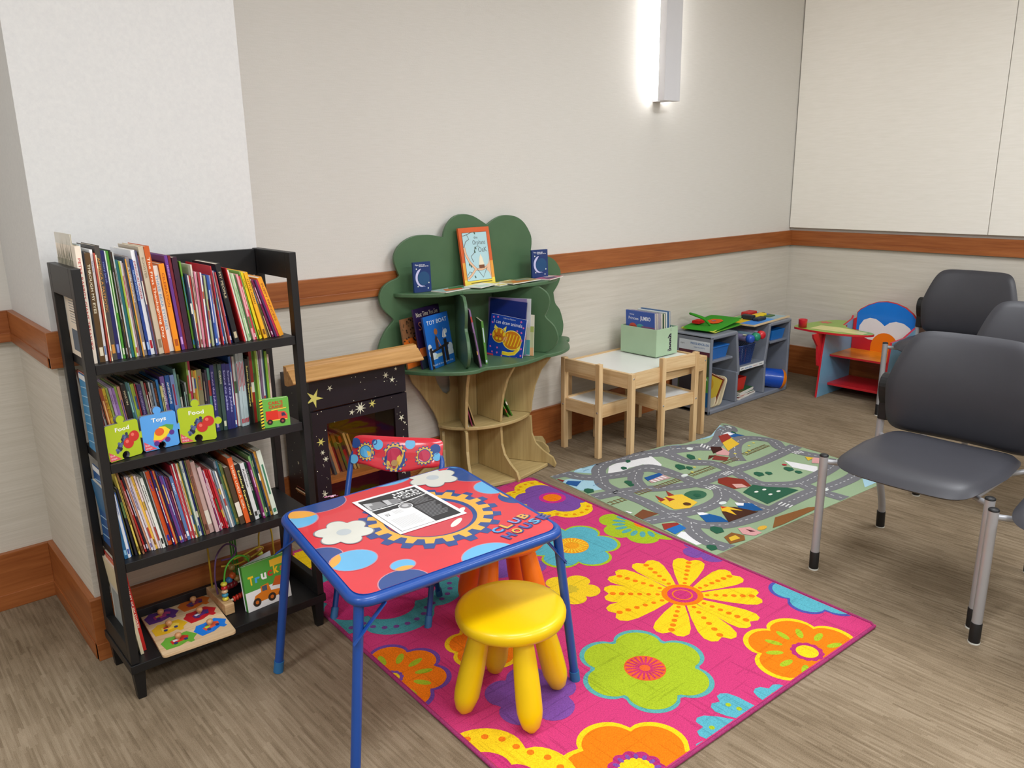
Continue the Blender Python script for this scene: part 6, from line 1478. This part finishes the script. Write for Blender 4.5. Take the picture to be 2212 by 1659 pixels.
T([(-2.86, -.42), (-2.80, -.455), (-2.79, -.52), (-2.85, -.50)], '8fae86', 3); T([(-2.78, -.52), (-2.74, -.50), (-2.70, -.55), (-2.76, -.58)], '2a5a98', 5); T([(-2.80, -.46), (-2.76, -.45), (-2.75, -.49), (-2.79, -.50)], '8a2c2c', 6)
for (x, y, s_) in ((-2.07, -.72, .026), (-2.217, -.765, .03), (-2.19, -.80, .02), (-2.545, -.71, .022), (-2.56, -.74, .018), (-2.758, -.655, .028), (-2.423, -.576, .018), (-2.682, -1.304, .032), (-2.831, -1.385, .024), (-2.004, -1.073, .028), (-1.96, -1.10, .02), (-1.838, -1.135, .028), (-1.842, -1.19, .02), (-2.35, -.54, .015), (-2.44, -1.03, .02), (-1.60, -.66, .016)):
    T([(x - s_, y - s_ * .7), (x + s_ * .2, y - s_), (x + s_, y - s_ * .1), (x + s_ * .6, y + s_ * .8), (x, y + s_), (x - s_ * .7, y + s_ * .5)], '2c6048', 6)
rn = random.Random(3)
for (x0, y0) in ((-2.05, -.76), (-2.16, -.81), (-1.74, -.85), (-1.68, -.81), (-1.62, -.80), (-1.84, -.83), (-1.78, -.86), (-2.22, -.84)):
    T(circ(x0, y0, .008, n=8), 'd8cc60', 6)
for (x, y) in ((-1.53, -.58), (-1.96, -1.39), (-2.43, -1.16), (-2.0, -.66), (-2.28, -.84), (-1.62, -1.42)): T(circ(x, y, .022, .014, 12), 'dce4e0', 5)
for (x, y) in ((-2.52, -.45), (-2.60, -.47), (-2.72, -.55), (-2.70, -.63), (-2.07, -.63), (-1.78, -.615), (-1.66, -1.46)):
    for k in range(3): T([(x + k * .014, y), (x + .007 + k * .014, y + .007), (x + .014 + k * .014, y), (x + .007 + k * .014, y + .003)], '2a6aa8', 6)
mat_o = mm.build('road_play_mat', None, (-2.16, -.98, 0)); tag(mat_o, 'green play mat printed with grey roads, castle, barn and rails', 'play mat')

# ------------------------------------------------------------------ blue and red folding play table
TZ = .500
L_, F_, R2, B_ = Vector((-4.412, -.994)), Vector((-4.504, -1.586)), Vector((-3.873, -1.633)), Vector((-3.788, -1.02))
bt_ = thing('folding_table', 'square red topped folding play table with blue tube frame reading Club House', 'table', (-4.144, -1.308, 0))
BT2 = plain('174a9c', .35, 0, .06, .2); CAPB = plain('2a6aa0', .5, 0, .05)
cen = (L_ + F_ + R2 + B_) / 4
def inset(k): return [c_ + (cen - c_).normalized() * k * 1.414 for c_ in (L_, F_, R2, B_)]
def rquad(q, r, n=7):
    out = []
    for i in range(4):
        p, a, b = q[i], q[i - 1], q[(i + 1) % 4]; da = (a - p).normalized(); db = (b - p).normalized(); s0 = p + da * r; s1 = p + db * r
        for j in range(n + 1):
            t = j / n; out.append(tuple(s0 * (1 - t) ** 2 + p * 2 * t * (1 - t) + s1 * t * t))
    return out
mb = MB(); mb.tube([(x, y, TZ - .014) for x, y in rquad(inset(.011), .05)], .0135, BT2, 12, closed=True); wpart(mb, 'rim_tube', bt_)
RED2 = plain('d83a44', .28, 0, .04, .3)
mb = MB(); TP = rquad(inset(.017), .05); mb.prism(Fr((0, 0, TZ - .012), (1, 0, 0), (0, 1, 0)), TP, .012, RED2, BT2)
TF = Fr((0, 0, TZ), (1, 0, 0), (0, 1, 0))
ccw = TP if sum(TP[i - 1][0] * TP[i][1] - TP[i][0] * TP[i - 1][1] for i in range(len(TP))) > 0 else TP[::-1]
gl = lambda h: plain(h, .28, 0, .04, .3)
def tp(pts, col, lay): mb.poly(TF, clip(pts, ccw), gl(col), .0002 + .00016 * lay)
DB, LB, YO = '2c4c8c', '68b4e0', 'eaa848'
def spot(c, r, ry, rot, base, parts=()):
    tp(circ(c[0], c[1], r + .003, ry + .003, 30, rot), 'c88a98', 0); P0 = circ(c[0], c[1], r, ry, 30, rot); tp(P0, base, 1)
    for (dx, dy, rr, col) in parts: tp(clip(circ(c[0] + dx, c[1] + dy, rr), P0 if sum(P0[i - 1][0] * P0[i][1] - P0[i][0] * P0[i - 1][1] for i in range(len(P0))) > 0 else P0[::-1]), col, 2)
spot((-4.315, -.985), .115, .085, R(-35), DB)
tp(circ(-4.392, -1.078, .062), 'c88a98', 2); P0 = circ(-4.392, -1.078, .058); tp(P0, LB, 3); tp(clip(circ(-4.345, -1.01, .075), P0), YO, 4)
spot((-4.45, -1.33), .055, .05, 0, DB); tp(circ(-4.398, -1.402, .063, .056), 'c88a98', 2); P0 = circ(-4.398, -1.402, .060, .053); tp(P0, LB, 3); tp(clip(circ(-4.47, -1.345, .060), P0), YO, 4)
spot((-4.365, -1.58), .062, .058, 0, DB); tp(circ(-4.322, -1.508, .034, .030), 'c88a98', 3); P0 = circ(-4.322, -1.508, .031, .027); tp(P0, LB, 4); tp(clip(circ(-4.335, -1.548, .036), P0), YO, 5)
spot((-4.13, -1.612), .075, .062, 0, LB)
spot((-4.03, -.985), .085, .058, 0, LB, ((-.075, .02, .045, YO),)); spot((-4.12, -.975), .04, .03, 0, DB)
spot((-3.80, -1.12), .085, .085, 0, DB); tp(circ(-3.795, -1.035, .035), LB, 2); tp(circ(-3.79, -1.06, .02), YO, 3)
spot((-3.835, -1.265), .055, .055, 0, LB); tp(circ(-3.835, -1.37, .05, .05), DB, 0); P0 = circ(-3.835, -1.32, .048); tp(clip(circ(-3.815, -1.345, .045), P0), YO, 3)
# ring gear
gc = (-4.105, -1.318)
tp(gear_pts(*gc, .178, .200, 20), DB, 2); tp(gear_pts(gc[0] + .004, gc[1] + .004, .150, .176, 20), 'eab048', 3); tp(circ(*gc, .132, n=40), DB, 4); tp(circ(gc[0] - .006, gc[1] - .004, .122, n=40), 'd04450', 5)
tp(circ(-4.075, -1.40, .032, .010, 14, .5), 'e8e8e0', 6); tp(circ(-4.02, -1.345, .028, .010, 14, .5), 'e8e8e0', 6)
# pale cloud shapes at two sides
def cloud(pts, lay):
    for (x, y, r) in pts: tp(circ(x, y, r + .003), '8a8a90', lay)
    for (x, y, r) in pts: tp(circ(x, y, r), 'dcdcd2', lay + 1)
for bl in ((-4.335, -1.243, .078, .4), (-3.925, -1.078, .080, 1.1)):
    tp(lobes(bl[0], bl[1], bl[2] + .004, 6, bl[3], .30, .8), '8a8a90', 6); tp(lobes(bl[0], bl[1], bl[2], 6, bl[3], .30, .8), 'dcdcd2', 7.5); tp(circ(bl[0], bl[1], .020), 'c0c8cc', 9)
# lettering: baseline direction runs along the table side
du = Vector((.153, .029)).normalized()
LT = Fr((-4.050, -1.528, TZ), (du.x, du.y, 0), (-du.y, du.x, 0), (0, 0, 1))
def word(w, cols, x, y, s_, adv):
    for i, (ch, c) in enumerate(zip(w, cols)):
        mb.text(LT, ch, x + i * adv - .002, y - .003, s_ * 1.06, gl('28407c'), .0012 + .0001 * 0, .06, width=adv * .92); mb.text(LT, ch, x + i * adv, y, s_, gl(c), .0016, .03, width=adv * .74)
word('CLUB', ('58a8e0', 'eab048', '8a9ad0', 'e0a850'), .012, -.006, .040, .038); word('HOUSE', ('4858a0', 'eab048', '4858a8', '60a8d0', '4a4c98'), .004, -.050, .040, .038)
wpart(mb, 'tabletop', bt_)
def leg(x0, y0, x1, y1):
    m_ = MB(); m_.tube([(x0, y0, TZ - .02), (x1 + (x0 - x1) * .04, y1 + (y0 - y1) * .04, .02)], .0125, BT2, 14); lg = wpart(m_, 'leg', bt_)
    m_ = MB(); a = Vector((x1, y1, 0)); b = Vector((x0, y0, TZ - .02)); d = (b - a).normalized(); m_.tube([a + d * .0 + Vector((0, 0, .002)), a + d * .038], .0148, CAPB, 14)
    for i in range(len(m_.v)): m_.v[i] = m_.v[i] - bt_.location
    m_.build('foot_cap', lg)
    return lg
leg(-4.395, -1.035, -4.452, -.992); leg(-4.475, -1.555, -4.532, -1.575); leg(-3.885, -1.60, -3.832, -1.622); leg(-3.82, -1.055, -3.765, -1.03)
for (ax, ay, bx_, by_) in ((-4.43, -1.01, -4.39, -1.12), (-4.50, -1.565, -4.42, -1.585), (-3.86, -1.61, -3.93, -1.60)):
    for k in (-1, 1):
        m_ = MB(); m_.bar((ax + .004 * k, ay + .004 * k, .385), (bx_ + .004 * k, by_ + .004 * k, .475), .012, .003, BT2); wpart(m_, 'folding_brace', bt_, bevel=.001)
# sticker scrap and flyer
m_ = MB(); 
for (x, y, w, h, c) in ((0, 0, .014, .008, 'f0a8c8'), (.012, .004, .010, .006, 'f0d0e0'), (-.012, -.002, .010, .006, 'e890b8'), (.006, -.006, .010, .005, 'f0b8d0'), (.020, -.002, .008, .005, '8a3070')): m_.rect(Fr((-4.245, -.992, TZ + .0009), (.9, -.4, 0), (.4, .9, 0), (0, 0, 1)), x, y, x + w, y + h, P_(c), .0002)
wpart(m_, 'sticker_remnant', bt_)
PAP = plain('ececec', .6, 0, .01)
m_ = MB(); q = [(-4.219, -1.073), (-4.235, -1.366), (-4.018, -1.378), (-3.999, -1.080)]
u = (Vector(q[2]) - Vector(q[1])).normalized(); v = Vector((-u.y, u.x)); FW, FH = .216, .279; O = Vector((-4.233, -1.362))
m_.box(0, FW, 0, FH, 0, .0006, PAP, Matrix(((u.x, v.x, 0, O.x), (u.y, v.y, 0, O.y), (0, 0, 1, TZ + .0026), (0, 0, 0, 1))))
PF = Fr((O.x, O.y, TZ + .0032), (u.x, u.y, 0), (v.x, v.y, 0), (0, 0, 1)); DK = plain('38383a', .6); MD = plain('8a8a8c', .6); LG = plain('c4c4c6', .6)
m_.rect(PF, .012, .012, .204, .267, DK, .0001); m_.rect(PF, .0135, .0135, .12, .155, PAP, .0002)
m_.poly(PF, [(.012, .188)] + [(.012 + .192 * t, .188 + .034 * (t - t * t) * -1 + .012 * t) for t in (.1, .2, .3, .4, .5, .6, .7, .8, .9, 1)] + [(.204, .206)] + [(.012 + .192 * t, .182 + .034 * (t - t * t) * -1 + .014 * t) for t in (1, .8, .6, .4, .2, 0)], PAP, .0003)
for i, (x0, x1, c) in enumerate(((.013, .05, LG), (.035, .07, MD), (.07, .10, LG), (.085, .12, MD), (.02, .045, MD))): m_.poly(PF, [(x0, .192), (x1, .188), (x1 - .004, .235 - i * .004), (x0 + .004, .245 - i * .006)], c, .0003 + i * .00003)
m_.poly(PF, [(.014, .02), (.118, .02), (.118, .12), (.105, .148), (.07, .158), (.035, .148), (.014, .118)], PAP, .0003)
m_.text(PF, 'HEAL', .120, .243, .022, PAP, .0004, .03, width=.078); m_.text(PF, 'HOLD', .112, .222, .022, PAP, .0004, .03, width=.086); m_.text(PF, '& CENTER', .112, .207, .013, PAP, .0004, .03, width=.086); 
m_.text(PF, 'Oct', .030, .136, .009, DK, .0004, 0); m_.text(PF, '22', .028, .124, .014, DK, .0004, .02)
m_.disc(PF, .108, .156, .021, PAP, .0004); m_.disc(PF, .108, .156, .0185, MD, .0005); m_.disc(PF, .108, .158, .010, LG, .0006)
for i in range(7): m_.rect(PF, .135, .190 - i * .007, .195 - (i % 3) * .006, .1925 - i * .007, MD, .0003)
for i in range(12): m_.rect(PF, .126, .132 - i * .008, .196 - (i % 4) * .005, .1350 - i * .008, MD, .0003)
for i in range(12): m_.rect(PF, .024, .092 - i * .0055, .108 - (i % 3) * .006, .0938 - i * .0055, LG, .0004)
for i in range(4): m_.rect(PF, .055, .142 - i * .006, .085, .1438 - i * .006, LG, .0004)
fly = m_.build('event_flyer', None, (-4.12, -1.22, TZ)); tag(fly, 'black and white paper flyer reading Heal Hold and Center on the red table', 'flyer')

# ------------------------------------------------------------------ small folding chair
fc = thing('folding_chair', 'small blue tube folding chair with red padded backrest behind the red table', 'chair', (-4.078, -.967, 0), math.atan2(-.788, .615))
# local x = lateral (toward camera right), local y = backwards
UP = lambda s_: [(s_ * .163, -.004, .012), (s_ * .163, .11, .25), (s_ * .163, .205, .44)]
m_ = MB(); top = UP(-1) + [(-.160, .232, .490), (-.140, .246, .520), (-.105, .252, .531), (.105, .252, .531), (.140, .246, .520), (.160, .232, .490)] + UP(1)[::-1]
m_.tube([top[0]] + smooth_path(top[1:-1], 5) + [top[-1]], .0095, BT2, 12); m_.build('back_frame', fc)
for s_ in (-1, 1):
    m_ = MB(); m_.tube([(s_ * .163, -.010, .001), (s_ * .163, .008, .036)], .0125, CAPB, 12); m_.build('foot_cap', fc)
    m_ = MB(); m_.tube([(s_ * .145, .19, .012), (s_ * .145, .10, .20), (s_ * .145, .03, .285)], .009, BT2, 12); lg = m_.build('leg', fc)
    m_ = MB(); m_.tube([(s_ * .145, .193, .001), (s_ * .145, .180, .036)], .012, CAPB, 12); m_.build('foot_cap', lg)
m_ = MB(); m_.tube([(-.145, .165, .06), (.145, .165, .06)], .006, BT2, 8); m_.build('crossbar', fc)
m_ = MB(); m_.tube([(-.163, .05, .12), (.163, .05, .12)], .006, BT2, 8); m_.build('crossbar', fc)
m_ = MB(); pillow(m_, .29, .27, .03, RED2, lambda x, y, z: (x, y - .01, .295 + z), 14, 6, 8); m_.build('seat', fc)
m_ = MB(); RB_ = plain('d42c3c', .25, 0, .03, .5)
def bk(x, y, z): 
    s_ = y + .04      # height on the back plane
    return (x, .222 + s_ * .42 + z - .010 * (1 - (x / .16) ** 2), .480 + s_ * .9 - (.018 * max(0, 1 - (x / .10) ** 2) if y < 0 else 0))
pillow(m_, .325, .104, .026, RB_, lambda x, y, z: bk(x, y, -z), 22, 7, 6); o = m_.build('backrest', fc)
m_ = MB()
def bdisc(cx, cy, r, col, lay, pts=None):
    P0 = pts or circ(cx, cy, r, n=20); 
    P0 = [p for p in P0]
    vs = [Vector(bk(min(.158, max(-.158, x)), min(.046, max(-.047, y)), -(.0135 + .0006 * lay))) for x, y in P0]; m_.add(vs, [tuple(range(len(vs)))], gl(col))
for a in ((-.105, .0, .030), (.0, -.006, .040), (.105, -.004, .030)):
    bdisc(0, 0, 0, DB, 1, gear_pts(a[0], a[1], a[2] * .96, a[2] * 1.12, 14)); bdisc(0, 0, 0, 'e0b850', 2, gear_pts(a[0], a[1], a[2] * .84, a[2] * 1.0, 14)); bdisc(a[0], a[1], a[2] * .74, DB, 3); bdisc(a[0], a[1], a[2] * .66, 'c02c50' if a[0] >= 0 else '58a8d8', 4)
for a in ((-.062, .026, .018, LB), (.052, .034, .018, LB), (-.146, .026, .018, DB), (.140, .018, .018, DB), (.148, -.008, .014, LB), (-.146, -.030, .016, LB), (-.076, .034, .010, DB)): bdisc(a[0], a[1], a[2], a[3], 0)
m_.disc(Fr((.004, .198, .487), (1, 0, 0), (0, .42, .9), (0, -.9, .42)), 0, 0, .011, plain('a88048', .3), .002)
m_.build('printed_pattern', o)

# ------------------------------------------------------------------ round stools
def stool(label, x, y, col, rz):
    t = thing('kids_stool', label, 'stool', (x, y, .0072), rz, None); m = plain(col, .35, 0, .02, .15)
    m_ = MB(); m_.lathe([(.0001, .252), (.10, .252), (.135, .254), (.146, .260), (.150, .270), (.1505, .281), (.147, .290), (.138, .2955), (.120, .297), (.0001, .294)], m, (0, 0, 0), 48); m_.build('seat', t)
    for k in range(4):
        a = R(90 * k); dx, dy = math.cos(a), math.sin(a); P = []; rs = []
        for i in range(15):
            z = .262 - .262 * i / 14; s_ = 1 - z / .262; P.append((dx * (.082 + .062 * s_), dy * (.082 + .062 * s_), z)); rs.append(.0265 + .0075 * math.sin(min(1, s_ * 1.1) * math.pi * .6) + 0)
        rs = [.025 + .010 * math.sin(max(0, min(1, i / 12)) * math.pi * .62) for i in range(15)]
        P[-3] = (P[-3][0], P[-3][1], .040); P[-2] = (P[-2][0], P[-2][1], .015); rs[-3] = .0318; rs[-2] = .024; P[-1] = (P[-1][0], P[-1][1], .0005); rs[-1] = .009
        m_ = MB(); m_.tube(P, .03, m, 18, rs=rs); m_.build('leg', t)
    return t
stool('bright yellow round plastic children\'s stool in front of the red table', -4.030, -1.570, 'f0c800', R(-20))
stool('orange round plastic children\'s stool half under the red table', -3.735, -1.185, 'ee7412', R(25))

# ------------------------------------------------------------------ waiting room chairs
VINYL = plain('3a3a40', .45, 0, .04); BLK = plain('141416', .5, 0, .1); GLD = plain('d8d8d0', .5); TUBE = plain('acacb0', .38, .3, .03)
def waiting_chair(label, x, y, rz=0.0, z=0.0):
    """faces local -x"""
    t = thing('waiting_chair', label, 'chair', (x, y, z), rz, None)
    for s_ in (-1, 1):
        yy = s_ * .270
        m_ = MB(); m_.tube([(-.268, yy, .008), (-.262, yy, .440)], .0150, TUBE, 16); lg = m_.build('leg', t)
        m_ = MB(); m_.lathe([(.0165, .004), (.0168, .068), (.0158, .070)], BLK, (-.268, yy, 0), 18); m_.build('foot_sleeve', lg)
        m_ = MB(); m_.lathe([(.0175, 0), (.0175, .005)], GLD, (-.268, yy, 0), 18); m_.build('glide', lg)
        m_ = MB(); m_.lathe([(.0155, .4385), (.0155, .443), (.012, .446), (.0001, .447)], BLK, (-.262, yy, 0), 18); m_.build('end_cap', lg)
        m_ = MB(); yo = s_ * .293; p = [(.268, yy, .010), (.262, yy, .10), (.238, yy + s_ * .010, .22), (.222, yo, .34), (.222, yo, .48), (.236, yo, .60), (.240, yo, .63)]
        m_.tube(smooth_path(p, 5), .0140, TUBE, 16); lg = m_.build('leg', t)
        m_ = MB(); m_.tube([(.268, yy, .004), (.264, yy, .07)], .0165, BLK, 18); m_.build('foot_sleeve', lg)
        m_ = MB(); m_.lathe([(.0172, 0), (.0172, .004)], GLD, (.268, yy, 0), 18); m_.build('glide', lg)
        m_ = MB(); m_.tube([(-.262, yy, .420), (-.225, yy * .88, .412), (-.19, yy * .76, .405), (.12, yy * .76, .402), (.18, yy * .88, .405), (.222, yo, .41)], .0095, TUBE, 12); m_.build('seat_rail', t)
        m_ = MB(); m_.prism(Fr((0, s_ * .284 + .016, 0), (1, 0, 0), (0, 0, 1), (0, -1, 0)), rounded([(.200, .475), (.236, .472), (.245, .54), (.258, .57), (.262, .62), (.248, .650), (.224, .658), (.196, .645), (.182, .61), (.190, .57), (.204, .54)], 3), .034, BLK); m_.build('side_cover', t, bevel=.004, seg=3)
    m_ = MB(); m_.tube([(.14, -.21, .400), (.14, .21, .400)], .0095, TUBE, 10); m_.tube([(-.16, -.21, .406), (-.16, .21, .406)], .0095, TUBE, 10); m_.build('crossbar', t)
    m_ = MB()
    def seat(x_, y_, z_):
        fx = (x_ + .25) / .5
        w = .96 + .08 * (1 - abs(2 * fx - 1)); zz = .438 + z_ * (1 if z_ > 0 else .9) - (.020 * max(0, (-x_ - .15) / .1) ** 2) - .006 * math.cos(y_ / .25 * 1.5) * (z_ > 0)
        xx = x_ - .022 * (1 - (y_ / .25) ** 2) * (1 if x_ < 0 else 0) * min(1, -x_ / .2)
        return (xx - .075 + 0.03, y_ * w, zz)
    pillow(m_, .50, .475, .062, VINYL, seat, 28, 7.5, 6); m_.build('seat', t)
    m_ = MB()
    def back(u_, v_, z_):   # u across (y), v up, z thickness toward the sitter
        f = (v_ + .195) / .39; w = 1.0 + .05 * min(1, f / .45) if f < .45 else 1.05 - .26 * ((f - .45) / .55) ** 1.25
        bul = .036 * math.sin(math.pi * min(1, max(0, f)) ** .9)
        return (.225 + .035 * f - bul + .028 * (u_ / .24) ** 2 * -1 - z_, u_ * w, .448 + (v_ + .195) * 1.0)
    pillow(m_, .510, .395, .046, VINYL, back, 28, 9.0, 8); m_.build('backrest', t)
    return t
waiting_chair('charcoal padded waiting chair nearest the rugs, whole seat visible', -2.428, -2.007)
waiting_chair('charcoal waiting chair cut by the right edge, its seat beside the nearest chair', -2.512, -2.585)
waiting_chair('charcoal waiting chair whose backrest shows between the near and far chairs', -1.45, -1.965)
waiting_chair('charcoal waiting chair against the right wall below the wood rail', -.362, -1.285)
